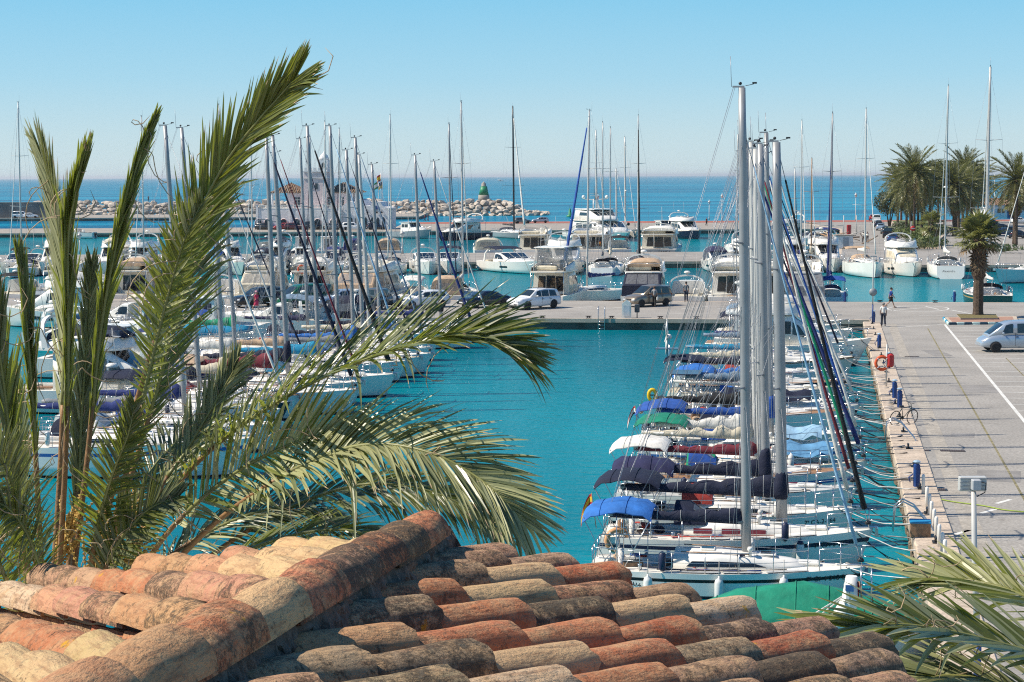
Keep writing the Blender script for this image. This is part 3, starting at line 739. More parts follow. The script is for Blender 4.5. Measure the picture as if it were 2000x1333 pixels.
def moor(root, H, tip=1.9, n=2, drop=-.2, seed=0, bow=True, spread=.9, sink=0.15):
    """mooring lines from the boat to the quay beyond its end"""
    r = random.Random(seed); m = MB()
    for k in range(n):
        t = .93 if bow else .03; sd = 1 if k % 2 == 0 else -1
        a = V((H.x(t), sd * H.b(t) * .9, H.sheer(t) + .05)); e = V(((H.L + tip) if bow else -tip, sd * r.uniform(.3, spread) * H.B * .5 + r.uniform(-.3, .3), 1.0))
        ps = [a.lerp(e, u) + V((0, 0, -sink * (1 + r.random()) * 4 * u * (1 - u))) for u in (0, .15, .3, .5, .7, .85, 1)]
        m.tube(ps, .016 + .008 * r.random(), r.choice([ROPE, ROPE, ROPEW, ROPEB]), 4)
        if r.random() < .6:
            e2 = V((e.x - .2, -e.y * .6, .05)); m.tube([a.lerp(e2, u) + V((0, 0, -.3 * 4 * u * (1 - u))) for u in (0, .25, .5, .75, 1)], .014, ROPEB, 4)
    return m.build('mooring_line', root, kind='stuff')
# ------------------------------------------------------------------ motor boats
def hull_panes(root, H, side, t0, t1, v0, v1, name='hull_window', n=3):
    m = MB(); off = V((0, side * .02, 0))
    m.loft([[H.pt(lerp(t0, t1, i / n), v0, side) + off for i in range(n + 1)], [H.pt(lerp(t0, t1, i / n), v1, side) + off for i in range(n + 1)]], GLASS, closed=False, cap=False)
    m.build(name, root)
def arch(root, x, w, z0, z1, lean, mt, radar=True, name='radar_arch', thick=.32):
    m = MB(); rings = []
    for i in range(11):
        a = math.pi * i / 10; y = -w * math.cos(a) * (1 if abs(math.cos(a)) > .5 else 1); h = max(0, math.sin(a)) ** .45
        c = V((x + lean * h, y, lerp(z0, z1, h))); t = thick * lerp(1, .6, h); k = .07
        nrm = V((0, -math.cos(a), math.sin(a))).normalized()
        rings.append([c + V((t / 2, 0, 0)) + nrm * k, c + V((-t / 2, 0, 0)) + nrm * k, c + V((-t / 2, 0, 0)) - nrm * k, c + V((t / 2, 0, 0)) - nrm * k])
    m.loft(rings, mt); ar = m.build(name, root)
    if radar:
        m = MB(); m.lathe([(.05, 0), (.06, .18), (.28, .2), (.3, .3), (.2, .4), (.02, .42)], GEL, 10, M=Matrix.Translation((x + lean, 0, z1))); m.build('radar_dome', ar)
        m = MB()
        for sd in (1, -1): m.tube([(x + lean, sd * w * .5, z1), (x + lean - .3, sd * w * .55, z1 + 2.0)], .014, ALUW, 4)
        m.build('aerial', ar, kind='stuff')
    return ar
def bow_rail(root, H, t0=.42, h=.62): rail(root, H, t0, .975, h, 7, name='bow_rail', r=.018, close=True, mid=False)
def platform(root, H, l=.7):
    m = MB(); m.rbox((-l / 2 + .02, 0, .32), (l, H.B * .82, .10), GEL, .04); p = m.build('swim_platform', root)
    m = MB(); m.box((-l / 2 + .02, 0, .376), (l * .86, H.B * .74, .012), TEAK); m.build('teak_deck', p)
def motorboat(label, loc, rz, kind='express', L=10., B=None, fb=1.25, hull='white', stripe=None, canvas=None, group='motor boats moored in the marina', top='cream_gelcoat', enclosed=None,
              vinyl=True, tubes=False, radar=True, fender_n=0, name=None, cat='motor boat', ensign=None, boot=None, cover=None, tint=GLASS, fly_cover=None, buoy=False, bim=None, detail=2, seed=0, dinghy=False, gel=None):
    B = B or L * .29 + .55; G = gel or GEL
    nm = name or dict(express='motor_cruiser', fly='flybridge_yacht', fisher='sport_fishing_boat', mega='motor_yacht', small='motorboat', trawler='cabin_boat', covered='covered_motorboat')[kind]
    root = thing(nm, label, cat, loc, rz, group)
    H = Hull(L, B, fb, ws=.90, rise=.42 if kind != 'trawler' else .55, over=.12, scoop=.0, tmax=.38, full=2.4, flare=.16)
    ck = {'express': (.04, .36), 'fly': (.03, .22), 'fisher': (.03, .27), 'mega': (.02, .14), 'small': (.06, .55), 'trawler': (.05, .34), 'covered': (.06, .4)}[kind]
    H.build(root, HULL[hull] if isinstance(hull, str) else hull, STRP.get(stripe), boot=boot, cock=ck, cockw=.8, cockd=.55, n=16 if detail > 1 else 10, rub=BLACK if kind == 'small' else None)
    zs = H.sheer(.4); S = lambda t: H.sheer(t)
    if kind in ('express', 'fly', 'fisher', 'mega'): platform(root, H, .8 if L > 8 else .5)
    if kind == 'express':
        fd = House([(.40 * L, zs - .03, zs + .42, B * .40, B * .34), (.55 * L, S(.55) - .03, S(.55) + .36, B * .38, B * .30), (.72 * L, S(.72) - .04, S(.72) + .2, B * .28, B * .2), (.86 * L, S(.86) - .05, S(.86) + .04, B * .12, B * .06)], r=.12, crown=.08)
        fd.body(root, G, 'foredeck', True); fd.slope_pane(root, .66 * L, .72 * L, .4, 1, GLASS, 'deck_hatch')
        ws = House([(.335 * L, zs, zs + 1.12, B * .43, B * .36), (.40 * L, zs, zs + 1.14, B * .42, B * .35), (.55 * L, zs + .3, zs + .42, B * .33, B * .30)], r=.06, crown=.06)
        ws.body(root, G, 'windscreen_frame'); ws.slope_pane(root, .415 * L, .54 * L, .95, 3, tint); ws.side_pane(root, .345 * L, .49 * L, .35, .9, .0, -.05 * L, mt=tint)
        if enclosed:
            en = House([(.06 * L, zs - .1, zs + 1.35, B * .42, B * .36), (.2 * L, zs, zs + 1.62, B * .42, B * .33), (.37 * L, zs, zs + 1.5, B * .42, B * .35), (.42 * L, zs + .9, zs + 1.16, B * .38, B * .34)], r=.25, crown=.1)
            e = en.body(root, CANV[enclosed], 'cockpit_canopy', True)
            en.side_pane(e, .1 * L, .19 * L, .38, .82, mt=CLEARV, name='clear_window'); en.side_pane(e, .22 * L, .35 * L, .38, .82, mt=CLEARV, name='clear_window'); en.end_pane(e, 0, -.7, .7, .3, .8, CLEARV, 'clear_window')
        elif canvas: bimini(root, .08 * L, .36 * L, B * .38, zs + 1.75, canvas, zdeck=zs)
        if not enclosed or radar: arch(root, .16 * L, B * .44, zs - .05, zs + 1.75, .35, G, radar)
        hull_panes(root, H, 1, .5, .62, .28, .40); hull_panes(root, H, -1, .5, .62, .28, .40)
        m = MB(); m.rbox((.10 * L, 0, S(.1) - .12), (.7, B * .62, .5), CANV['cream'], .12); m.rbox((.27 * L, -B * .2, zs + .1), (.5, .55, .8), CANV['white'], .1); m.build('seat', root, kind='stuff')
        m = MB(); m.rbox((.63 * L, 0, S(.62) + .33), (1.5, B * .36, .08), CANV['white'], .04); m.build('sun_pad', root)
        bow_rail(root, H)
    if kind in ('fly', 'fisher', 'mega'):
        if kind == 'mega':
            h1 = House([(.16 * L, zs - .05, zs + 2.2, B * .43, B * .40), (.6 * L, zs, zs + 2.2, B * .42, B * .38), (.76 * L, S(.74), zs + 1.0, B * .34, B * .28), (.86 * L, S(.86) - .05, S(.86) + .2, B * .18, B * .12)], r=.15, crown=.06)
        else:
            h1 = House([(.235 * L, zs - .05, zs + 1.95, B * .42, B * .38), (.5 * L, zs, zs + 1.95, B * .41, B * .35), (.68 * L, S(.66), zs + .78, B * .34, B * .28), (.84 * L, S(.84) - .05, S(.84) + .14, B * .17, B * .1)], r=.12, crown=.05)
        sal = h1.body(root, G, 'saloon', True)
        if kind != 'fisher': h1.slope_pane(root, .515 * L if kind != 'mega' else .62 * L, .66 * L if kind != 'mega' else .74 * L, .92, 3, tint)
        for a, b_, s0, s1 in ((.26, .38, .0, .0), (.39, .50, .0, .0), (.51, .60, .0, -.05)):
            k = 1.0 if kind != 'mega' else 1.05; h1.side_pane(root, a * L * k, b_ * L * k, .42, .86, s0 * L, s1 * L, mt=tint)
        h1.end_pane(root, 0, -.72, -.30, .12, .82, GLASS, 'saloon_window'); h1.end_pane(root, 0, -.26, .26, .05, .85, GLASS, 'saloon_door'); h1.end_pane(root, 0, .30, .72, .12, .82, GLASS, 'saloon_window')
        zt = h1.at(.3 * L)[2]
        # flybridge deck overhanging the cockpit
        m = MB(); m.prism([(.10 * L, -B * .36), (.09 * L, -B * .2), (.09 * L, B * .2), (.10 * L, B * .36), (.24 * L, B * .44), (.48 * L, B * .42), (.56 * L, B * .25), (.57 * L, 0), (.56 * L, -B * .25), (.48 * L, -B * .42), (.24 * L, -B * .44)], zt + .045, zt + .17, G); m.build('flybridge_deck', root)
        m = MB()
        for sd in (1, -1): m.tube([(.12 * L, sd * B * .37, S(.1)), (.12 * L, sd * B * .37, zt + .08)], .03, STEEL, 5)
        m.build('deck_support', root, kind='stuff')
        zf = zt + .17
        if kind != 'mega':
            # coaming: an open tub, raked at the front
            out = [(.16, .40, .34), (.30, .42, .55), (.46, .40, .75), (.56, .26, .62), (.585, .0, .55)]
            m = MB(); oo = []; 
            for x, y, h in out: oo.append((x * L, y * B, h))
            full = oo + [(x, -y, h) for x, y, h in oo[-2::-1]]
            m.loft([[V((x, y, zf - .02)), V((x - .18 * (1 if h > .5 else 0), y * .96, zf + h)), V((x - .3 * (1 if h > .5 else 0), y * .88, zf + h)), V((x - .3 * (1 if h > .5 else 0), y * .86, zf))] for x, y, h in full], G, closed=False, cap=False, smooth=True)
            m.build('flybridge_coaming', root)
            m = MB(); fw = [(x - .2, y * .94, zf + h - .02) for x, y, h in full[2:-2]]; m.loft([fw, [(x - .22, y * .96, z + .32) for x, y, z in fw]], CLEARV, closed=False, cap=False); m.build('flybridge_windscreen', root)
            m = MB(); m.rbox((.42 * L, -B * .12, zf + .45), (.5, .5, .9), CANV['white'], .1); m.rbox((.24 * L, B * .1, zf + .25), (.8, B * .5, .42), CANV['cream'], .1); m.rbox((.50 * L, -B * .1, zf + .4), (.4, .8, .7), G, .1); m.build('helm_seat', root, kind='stuff')
            m = MB()
            for sd in (1, -1):
                for x in (.12, .16, .2): m.tube([(x * L, sd * B * .38, zf), (x * L, sd * B * .38, zf + .75)], .016, STEEL, 4)
                m.tube([(.2 * L, sd * B * .38, zf + .75), (.105 * L, sd * B * .35, zf + .75), (.1 * L, 0, zf + .75)], .018, STEEL, 4)
            m.build('flybridge_rail', root, kind='stuff')
            if fly_cover:
                m = MB(); fc = House([(.2 * L, zf + .4, zf + .75, B * .40, B * .34), (.34 * L, zf + .5, zf + 1.05, B * .41, B * .30), (.5 * L, zf + .6, zf + .95, B * .36, B * .26), (.575 * L, zf + .5, zf + .62, B * .2, B * .12)], r=.2, crown=.1); fc.body(root, CANV[fly_cover], 'flybridge_cover', True)
        if kind == 'fly':
            arch(root, .2 * L, B * .40, zf, zf + 1.55, -.3, G, radar)
            if bim: bimini(root, .22 * L, .5 * L, B * .36, zf + 1.95, bim, zdeck=zf + .4)
        if enclosed:
            en = House([(.015 * L, zs - .35, zs + .9, B * .44, B * .42), (.10 * L, zs - .1, zt + .02, B * .43, B * .38), (.232 * L, zs - .1, zt + .02, B * .43, B * .385)], r=.1, crown=.02)
            e = en.body(root, CANV[enclosed], 'cockpit_canopy'); en.slope_pane(e, .025 * L, .09 * L, .92, 3, CLEARV, 'clear_window'); en.side_pane(e, .07 * L, .21 * L, .3, .85, mt=CLEARV, name='clear_window')
        if kind == 'fisher':
            m = MB(); w = B * .33; a = .2 * L; b_ = .46 * L; zz = zf + 2.1
            for sd in (1, -1):
                for x0, x1 in ((a, a + .3), (a + .9, a + 1.0), (b_, b_ - .5)):
                    m.tube([(x0, sd * w * 1.1, zf), (x1, sd * w * .92, zz)], .03, ALUW, 5)
                m.tube([(a, sd * w * 1.1, zf + .9), (b_, sd * w * 1.1, zf + 1.0)], .022, ALUW, 4)
                m.tube([(a - .3, sd * B * .43, S(.2)), (a + .3, sd * w, zz)], .03, ALUW, 5); m.tube([(a, sd * w, zf), (b_ - .5, sd * w * .92, zz)], .02, ALUW, 4); m.tube([(b_, sd * w, zf), (a + .3, sd * w * .92, zz)], .02, ALUW, 4)
                for k, zz2 in enumerate((zz + .7, zz + 1.2)):
                    m.tube([(a + .4, sd * w * .7, zz2), (b_ - .6, sd * w * .6, zz2), (b_ - .6, 0, zz2)], .018, ALUW, 4)
                for x in (a + .4, b_ - .6): m.tube([(x, sd * w * .7, zz), (x, sd * w * .65, zz + 1.2)], .02, ALUW, 4)
                m.tube([(.42 * L, sd * B * .46, zs), (.3 * L, sd * B * .9, zs + 5.5), (.26 * L, sd * B * 1.05, zs + 7.2)], [.03, .02, .012], ALUW, 5)
            m.build('tuna_tower', root, kind='stuff')
            m = MB(); m.rbox(((a + b_) / 2 - .1, 0, zz + .05), (b_ - a + .3, w * 2.1, .1), GEL, .05); m.build('tower_top', root)
            h3 = House([(a + .4, zf, zz - .1, w * 1.02, w * .9), (b_ - .1, zf + .3, zz - .1, w, w * .9)], r=.05, crown=.01); h3.body(root, CLEARV, 'helm_enclosure')
            for y0, y1 in ((-.68, -.4), (-.3, .02), (.42, .72)):
                h1.end_pane(root, 0, y0, y1, .3, .75, CANV['tan'], 'window_blind')
        if kind == 'mega':
            h2 = House([(.20 * L, zf, zf + 1.9, B * .38, B * .34), (.46 * L, zf, zf + 1.9, B * .37, B * .32), (.58 * L, zf, zf + .75, B * .30, B * .24), (.63 * L, zf, zf + .2, B * .2, B * .16)], r=.15, crown=.06)
            h2.body(root, G, 'bridge_deck', True); h2.slope_pane(root, .47 * L, .565 * L, .95, 5, GLASS); h2.side_pane(root, .3 * L, .46 * L, .5, .85)
            m = MB(); m.prism([(.16 * L, -B * .33), (.16 * L, B * .33), (.44 * L, B * .36), (.50 * L, B * .22), (.515 * L, 0), (.50 * L, -B * .22), (.44 * L, -B * .36)], zf + 2.0, zf + 2.16, G); m.build('hardtop', root)
            m = MB(); z4 = zf + 2.16
            for sd in (1, -1): m.tube([(.36 * L, sd * .6, z4), (.34 * L, sd * .35, z4 + 1.9)], .14, G, 6); m.tube([(.34 * L, 0, z4 + 1.7), (.34 * L, sd * B * .3, z4 + 1.9)], .1, G, 6); m.ball((.34 * L, sd * B * .3, z4 + 2.25), .36, G, 10)
            m.tube([(.34 * L, 0, z4 + 1.7), (.33 * L, 0, z4 + 4.4)], [.1, .03], BLACK, 5); m.box((.34 * L, 0, z4 + 2.5), (.15, 1.8, .12), GEL); m.build('radar_mast', root, kind='stuff')
            for y in (-.42, .0, .42):
                m = MB(); yc = y * B; xx = .675 * L; zz = h1.at(xx)[2] + .06
                m.tube([(xx + .10 * math.cos(a), yc + .42 * math.sin(a) * .8, zz + .02 - .04 * math.cos(a)) for a in [0, 3.14]], .3, BLACK, 8)
                m.build('porthole', root)
        if kind in ('fly', 'mega'):
            for sd in (1, -1): hull_panes(root, H, sd, .46, .54, .25, .40); hull_panes(root, H, sd, .57, .66, .24, .38)
        bow_rail(root, H, .3)
        m = MB(); m.rbox((.55 * L + .22 * L, 0, S(.77) + .2), (.14 * L, B * .4, .1), CANV['tan'] if kind == 'mega' else CANV['white'], .04); m.build('sun_pad', root)
        m = MB(); m.rbox((.05 * L, 0, S(.05) - .2), (.6, B * .6, .45), CANV['cream'], .1); m.box((.13 * L, 0, zs - .1), (.9, .7, .06), TEAK); m.build('cockpit_seat', root, kind='stuff')
    if kind == 'trawler':
        h1 = House([(.36 * L, zs - .05, zs + 1.75, B * .36, B * .33), (.56 * L, zs, zs + 1.75, B * .35, B * .31), (.60 * L, zs + .1, zs + .85, B * .34, B * .30), (.78 * L, S(.78) - .05, S(.78) + .45, B * .22, B * .17), (.82 * L, S(.82) - .05, S(.82) + .1, B * .12, B * .08)], r=.08, crown=.05)
        h1.body(root, G, 'wheelhouse'); h1.slope_pane(root, .563 * L, .597 * L, .95, 3, tint)
        for a, b_ in ((.38, .45), (.46, .54)): h1.side_pane(root, a * L, b_ * L, .5, .88, mt=tint)
        h1.end_pane(root, 0, -.7, -.2, .4, .88); h1.end_pane(root, 0, -.1, .5, .02, .88, GLASS, 'door')
        m = MB(); m.tube([(.40 * L, 0, zs + 1.8), (.39 * L, 0, zs + 4.6)], [.06, .03], ALUW, 6); m.tube([(.39 * L, -.8, zs + 3.6), (.39 * L, .8, zs + 3.6)], .02, ALUW, 4); m.build('signal_mast', root, kind='stuff')
        m = MB(); m.prism([(.32 * L, -B * .37), (.32 * L, B * .37), (.58 * L, B * .35), (.6 * L, 0), (.58 * L, -B * .35)], zs + 1.81, zs + 1.88, G); m.build('cabin_roof', root)
        bow_rail(root, H, .55)
        if canvas: bimini(root, .04 * L, .33 * L, B * .36, zs + 1.6, canvas, zdeck=zs)
    if kind == 'small':
        ws = House([(.5 * L, zs, zs + .6, B * .36, B * .3), (.6 * L, zs, zs + .12, B * .3, B * .26)], r=.03, crown=.02); ws.body(root, CLEARV, 'windscreen')
        m = MB(); m.rbox((.38 * L, 0, zs - .05), (.5, .6, .9), GEL, .08); m.build('console', root); m = MB(); m.rbox((.18 * L, 0, zs - .25), (.5, B * .6, .4), CANV['white'], .1); m.build('seat', root, kind='stuff')
        outboard(root, (-.1, 0, .5), 1.2); bow_rail(root, H, .6, .35)
        if canvas: bimini(root, .15 * L, .55 * L, B * .4, zs + 1.5, canvas, zdeck=zs)
    if kind == 'covered' or cover:
        cv = House([(.0 * L, S(0) - .15, S(0) + .25, H.b(0) * 1.03, H.b(0) * .7), (.18 * L, S(.18) - .15, S(.2) + .75, H.b(.18) * 1.03, H.b(.18) * .55), (.45 * L, zs - .15, zs + 1.0, H.b(.45) * 1.03, H.b(.45) * .42), (.62 * L, S(.62) - .15, S(.62) + .75, H.b(.62) * 1.03, H.b(.62) * .4), (.85 * L, S(.85) - .12, S(.85) + .3, H.b(.85) * 1.04, H.b(.85) * .3), (.97 * L, S(.97) - .1, S(.97) + .12, H.b(.97) * 1.1 + .03, .05)], r=.35, crown=.12)
        cvo = cv.body(root, CANV[cover or 'blue'], 'boat_cover', True); m = MB()
        for f in (.1, .26, .42, .55, .72):
            rg = cv.ring(cv.at(f * L)); cc = sum(rg, V()) / len(rg); m.tube([p + (p - cc).normalized() * .012 for p in rg], .02, CANV[cover or 'blue'], 4)
        for sd in (1, -1): m.tube([(H.x(t_), sd * (H.b(t_) * 1.06 + .02), S(t_) - .13) for t_ in (.0, .2, .4, .6, .8, .95)], .018, ROPEW, 4)
        m.build('cover_seam', cvo, kind='stuff')
    if ensign: flag(root, (.0, -B * .3, S(0)), ensign, .7, .45, 1.3)
    if buoy: buoy_ring(root, (.105 * L, B * .12, zs + (2.3 if kind == 'fly' else 1.0)), .36, .08)
    if dinghy:
        m = MB()
        for side in (1, -1): m.tube([(-.9, side * .3 - .0, .9), (-.9, side * 1.2, .95)], .22, CANV['grey'], 8)
        m.tube([(-.9, -1.2, .95), (-.75, -1.45, 1.1)], .18, CANV['grey'], 8); m.build('tender_cover', root, kind='stuff')
    return root, H
# ------------------------------------------------------------------ cars
CARP = {}
def carpaint(n, c, metal=.35, rough=.28): 
    if n not in CARP: CARP[n] = mat('car_paint_' + n, c, rough, metal, var=.04, scale=.6, coat=.6)
    return CARP[n]
for n, c, me in (('white', (.78, .78, .77), 0), ('navy', (.012, .020, .038), .3), ('black', (.012, .012, .014), .2), ('green', (.008, .12, .065), .1), ('silver', (.42, .46, .50), .6), ('iceblue', (.34, .44, .55), .4),
                 ('tan', (.30, .25, .19), .5), ('grey', (.16, .18, .18), .5), ('red', (.35, .03, .03), .1), ('darkred', (.13, .03, .035), .2), ('blue', (.03, .08, .2), .3), ('vansilver', (.42, .50, .58), .45)):
    carpaint(n, c, me)
CGLASS = mat('car_glass', (.02, .03, .035), .04, var=.2, spec=.9)
HLAMP = mat('headlamp', (.6, .62, .64), .1, .2, var=.1)
TLAMP = mat('tail_lamp', (.30, .02, .02), .25, var=.1)
TYRE = mat('tyre', (.018, .018, .018), .85, var=.2)
RIM = mat('alloy_rim', (.5, .5, .52), .3, .8, var=.1)
PLATE = mat('number_plate', (.7, .7, .68), .5, var=.05)
TRIMD = mat('dark_trim', (.03, .03, .032), .55, var=.2)
CARS = dict(
    suv=dict(L=4.9, W=1.86, body=[(0, .42, .55, .78), (.01, .36, .98, .90), (.06, .30, 1.06, .93), (.5, .24, 1.06, .93), (.72, .24, 1.05, .93), (.9, .28, .98, .90), (.98, .34, .82, .80), (1, .4, .6, .70)],
             gh=[(.015, 1.0, 1.12, .84, .80), (.07, 1.02, 1.62, .86, .70), (.3, 1.03, 1.71, .88, .69), (.48, 1.03, 1.68, .88, .68), (.56, 1.03, 1.62, .88, .66), (.735, 1.0, 1.05, .84, .80)], wind=(.575, .715), rear=(.025, .065), sides=((.10, .27), (.29, .45), (.465, .60)), wh=(.185, .80), wr=.36),
    sedan=dict(L=4.75, W=1.8, body=[(0, .40, .58, .74), (.01, .34, .86, .86), (.08, .28, .97, .89), (.5, .22, .93, .90), (.70, .22, .93, .90), (.9, .26, .84, .86), (.98, .32, .70, .78), (1, .38, .55, .68)],
               gh=[(.16, .93, .97, .80, .74), (.30, .92, 1.34, .83, .62), (.42, .92, 1.40, .84, .62), (.53, .92, 1.37, .84, .61), (.71, .91, .95, .80, .74)], wind=(.55, .69), rear=(.18, .285), sides=((.30, .40), (.41, .53), (.535, .60)), wh=(.19, .80), wr=.33),
    hatch=dict(L=4.1, W=1.74, body=[(0, .40, .58, .74), (.01, .34, .92, .85), (.08, .28, .98, .87), (.5, .22, .95, .87), (.72, .22, .95, .87), (.92, .26, .84, .82), (.985, .32, .68, .74), (1, .38, .55, .66)],
               gh=[(.02, .92, 1.0, .78, .74), (.12, .94, 1.42, .80, .60), (.4, .94, 1.47, .82, .60), (.52, .94, 1.43, .82, .59), (.74, .93, .97, .78, .72)], wind=(.545, .72), rear=(.035, .11), sides=((.14, .30), (.32, .47), (.49, .61)), wh=(.19, .80), wr=.31),
    wagon=dict(L=4.6, W=1.76, body=[(0, .40, .6, .74), (.01, .34, .92, .85), (.06, .28, .99, .87), (.5, .22, .96, .87), (.72, .22, .95, .87), (.92, .26, .86, .82), (.985, .32, .7, .74), (1, .38, .55, .66)],
               gh=[(.015, .94, 1.0, .8, .74), (.08, .95, 1.44, .81, .62), (.35, .95, 1.50, .82, .61), (.52, .95, 1.46, .82, .60), (.72, .94, .97, .78, .72)], wind=(.54, .70), rear=(.025, .075), sides=((.09, .23), (.25, .40), (.42, .60)), wh=(.18, .81), wr=.32),
    mpv=dict(L=4.4, W=1.8, body=[(0, .42, .6, .78), (.01, .36, 1.05, .88), (.05, .30, 1.1, .90), (.5, .24, 1.08, .90), (.74, .24, 1.05, .90), (.92, .28, .93, .85), (.985, .34, .74, .76), (1, .4, .58, .66)],
             gh=[(.01, 1.05, 1.15, .84, .82), (.04, 1.07, 1.72, .86, .74), (.35, 1.07, 1.82, .86, .72), (.52, 1.07, 1.76, .86, .68), (.76, 1.03, 1.06, .82, .74)], wind=(.545, .74), rear=(.016, .038), sides=((.07, .27), (.30, .46), (.48, .64)), wh=(.18, .82), wr=.32),
    van=dict(L=4.8, W=1.9, body=[(0, .42, .6, .84), (.008, .36, 1.15, .93), (.04, .30, 1.2, .95), (.6, .28, 1.2, .95), (.74, .28, 1.16, .95), (.87, .30, 1.05, .92), (.965, .34, .82, .82), (1, .4, .58, .70)],
             gh=[(.006, 1.15, 1.3, .90, .88), (.02, 1.17, 1.9, .92, .82), (.35, 1.17, 1.98, .92, .80), (.62, 1.17, 1.93, .92, .77), (.70, 1.14, 1.80, .92, .76), (.905, .98, 1.06, .80, .70)], wind=(.715, .89), rear=(.008, .019), sides=((.05, .29), (.32, .53), (.585, .735)), wh=(.175, .815), wr=.33),
    jeep=dict(L=4.2, W=1.78, body=[(0, .45, .7, .82), (.008, .4, 1.08, .87), (.04, .34, 1.12, .88), (.5, .3, 1.1, .88), (.70, .3, 1.1, .88), (.93, .34, 1.02, .85), (.985, .4, .86, .8), (1, .5, .7, .74)],
              gh=[(.004, 1.08, 1.2, .84, .82), (.02, 1.1, 1.74, .85, .76), (.3, 1.1, 1.8, .85, .75), (.5, 1.1, 1.77, .85, .73), (.64, 1.08, 1.13, .82, .78)], wind=(.52, .63), rear=(.006, .019), sides=((.05, .22), (.24, .39), (.41, .53)), wh=(.2, .8), wr=.38))
_WH = {}
def wheel_mesh(r):
    if r not in _WH:
        m = MB(); X = Matrix.Rotation(math.pi / 2, 4, 'X')
        m.lathe([(r * .62, -.10), (r * .93, -.11), (r, -.07), (r, .07), (r * .93, .11), (r * .62, .10)], TYRE, 18, M=X)
        q = MB(); q.lathe([(.02, .08), (r * .22, .085), (r * .55, .06), (r * .63, .10), (r * .64, -.10)], RIM, 18, M=X)
        for k in range(6):
            a = k * math.pi / 3; q.box((0, 0, 0), (r * .16, r * .22, .02), TRIMD, M=X @ Matrix.Rotation(a, 4, 'Z') @ Matrix.Translation((r * .40, 0, .085)))
        _WH[r] = (m.mesh('tyre'), q.mesh('rim'))
    return _WH[r]
def car(label, loc, rz, kind='hatch', paint='white', group='parked cars', name='parked_car', cat='car', wing=None, spare=False, cladding=False, glassm=None):
    c = CARS[kind]; L, W = c['L'], c['W']; k = W / 1.86 * 1.0; pm = CARP[paint]
    root = thing(name, label, cat, V(loc), rz, group)
    off = Matrix.Translation((-L / 2, 0, 0))
    hub = link('body', None, root)  # replaced below by the lofted body
    bpy.data.objects.remove(hub)
    b = MB(); rings = []
    for x, z0, z1, w in c['body']:
        X = x * L - L / 2; h = z1 - z0
        rings.append([(X, -w * .96, z0), (X, -w, z0 + h * .25), (X, -w * .995, z0 + h * .6), (X, -w * .95, z1 - .05), (X, -w * .82, z1), (X, -w * .4, z1 + .025), (X, 0, z1 + .035), (X, w * .4, z1 + .025), (X, w * .82, z1), (X, w * .95, z1 - .05), (X, w * .995, z0 + h * .6), (X, w, z0 + h * .25), (X, w * .96, z0)])
    b.loft(rings, pm, smooth=True); body = b.build('body', root)
    g = House([(x * L - L / 2, zb - .06, zt, wb, wt) for x, zb, zt, wb, wt in c['gh']], r=.07, crown=.04)
    g.body(root, pm, 'roof', True)
    gm = glassm or CGLASS
    g.slope_pane(root, c['wind'][0] * L - L / 2, c['wind'][1] * L - L / 2, .96, 1, gm)
    g.slope_pane(root, c['rear'][0] * L - L / 2, c['rear'][1] * L - L / 2, .92, 1, gm, 'rear_window')
    ns = len(c['sides'])
    for i, (a, e) in enumerate(c['sides']):
        g.side_pane(root, a * L - L / 2, e * L - L / 2, .16, .93, (.03 * L if i == 0 and kind != 'van' else .0), (-.055 * L if i == ns - 1 else .0), mt=gm, name='side_window')
    tm, rm = wheel_mesh(c['wr'])
    wy = [W / 2 - .09] * 2
    for x in c['wh']:
        for sd in (1, -1):
            y = sd * (W / 2 - .07)
            M = Matrix.Translation((x * L - L / 2, y, c['wr'])) @ (Matrix.Rotation(math.pi, 4, 'Z') if sd > 0 else Matrix())
            w = link('wheel', tm, root, M=M); link('rim', rm, w)
            m = MB(); r = c['wr'] * 1.17; n = 10; hw = .035
            arc = [(x * L - L / 2 + r * math.cos(math.pi * i / n), c['wr'] + r * math.sin(math.pi * i / n)) for i in range(n + 1)]
            m.add([(p, sd * (W / 2 + .012), q) for p, q in arc], [tuple(range(n + 1))], TRIMD); m.build('wheel_arch', root)
    q = c['body'][-2]; fx = q[0] * L - L / 2
    for sd in (1, -1):
        m = MB(); m.rbox((fx - .1, sd * q[3] * .72, q[2] - .12), (.36, .40, .17), HLAMP, .05); m.build('headlight', root)
        m = MB(); e = c['body'][1]; m.rbox((e[0] * L - L / 2 + .05, sd * e[3] * .86, e[2] - .14), (.12, .2, .30), TLAMP, .03); m.build('tail_light', root)
        m = MB(); wx = c['sides'][-1][1] * L - L / 2 - .06; gq = g.at(wx); m.rbox((wx, sd * (gq[3] + .12), gq[1] + .17), (.14, .2, .14), pm, .04); m.build('wing_mirror', root)
        for a in [(c['sides'][i][1] + c['sides'][i + 1][0]) / 2 for i in range(ns - 1)]:
            m = MB(); m.box((a * L - L / 2, sd * (W / 2 - .012), .72 if kind != 'van' else .8), (.016, .03, .56 if kind != 'van' else .8), TRIMD); m.build('door_seam', root)
            m = MB(); gq = g.at(a * L - L / 2); m.box((a * L - L / 2 - .12, sd * (W / 2 + .005), .86 if kind != 'van' else 1.0), (.16, .03, .035), TRIMD); m.build('door_handle', root)
    m = MB(); m.rbox((fx + .02, 0, .46), (.16, q[3] * 1.7, .22), TRIMD if cladding else pm, .06); m.build('front_bumper', root)
    m = MB(); m.rbox((fx + .03, 0, .66), (.08, q[3] * .9, .14), TRIMD, .03); m.build('grille', root)
    m = MB(); m.rbox((-L / 2 + .02, 0, .5), (.14, W * .86, .22), TRIMD if cladding else pm, .06); m.build('rear_bumper', root)
    for x in (fx + .115, -L / 2 - .06):
        m = MB(); m.box((x, 0, .5), (.02, .5, .11), PLATE); m.build('number_plate', root)
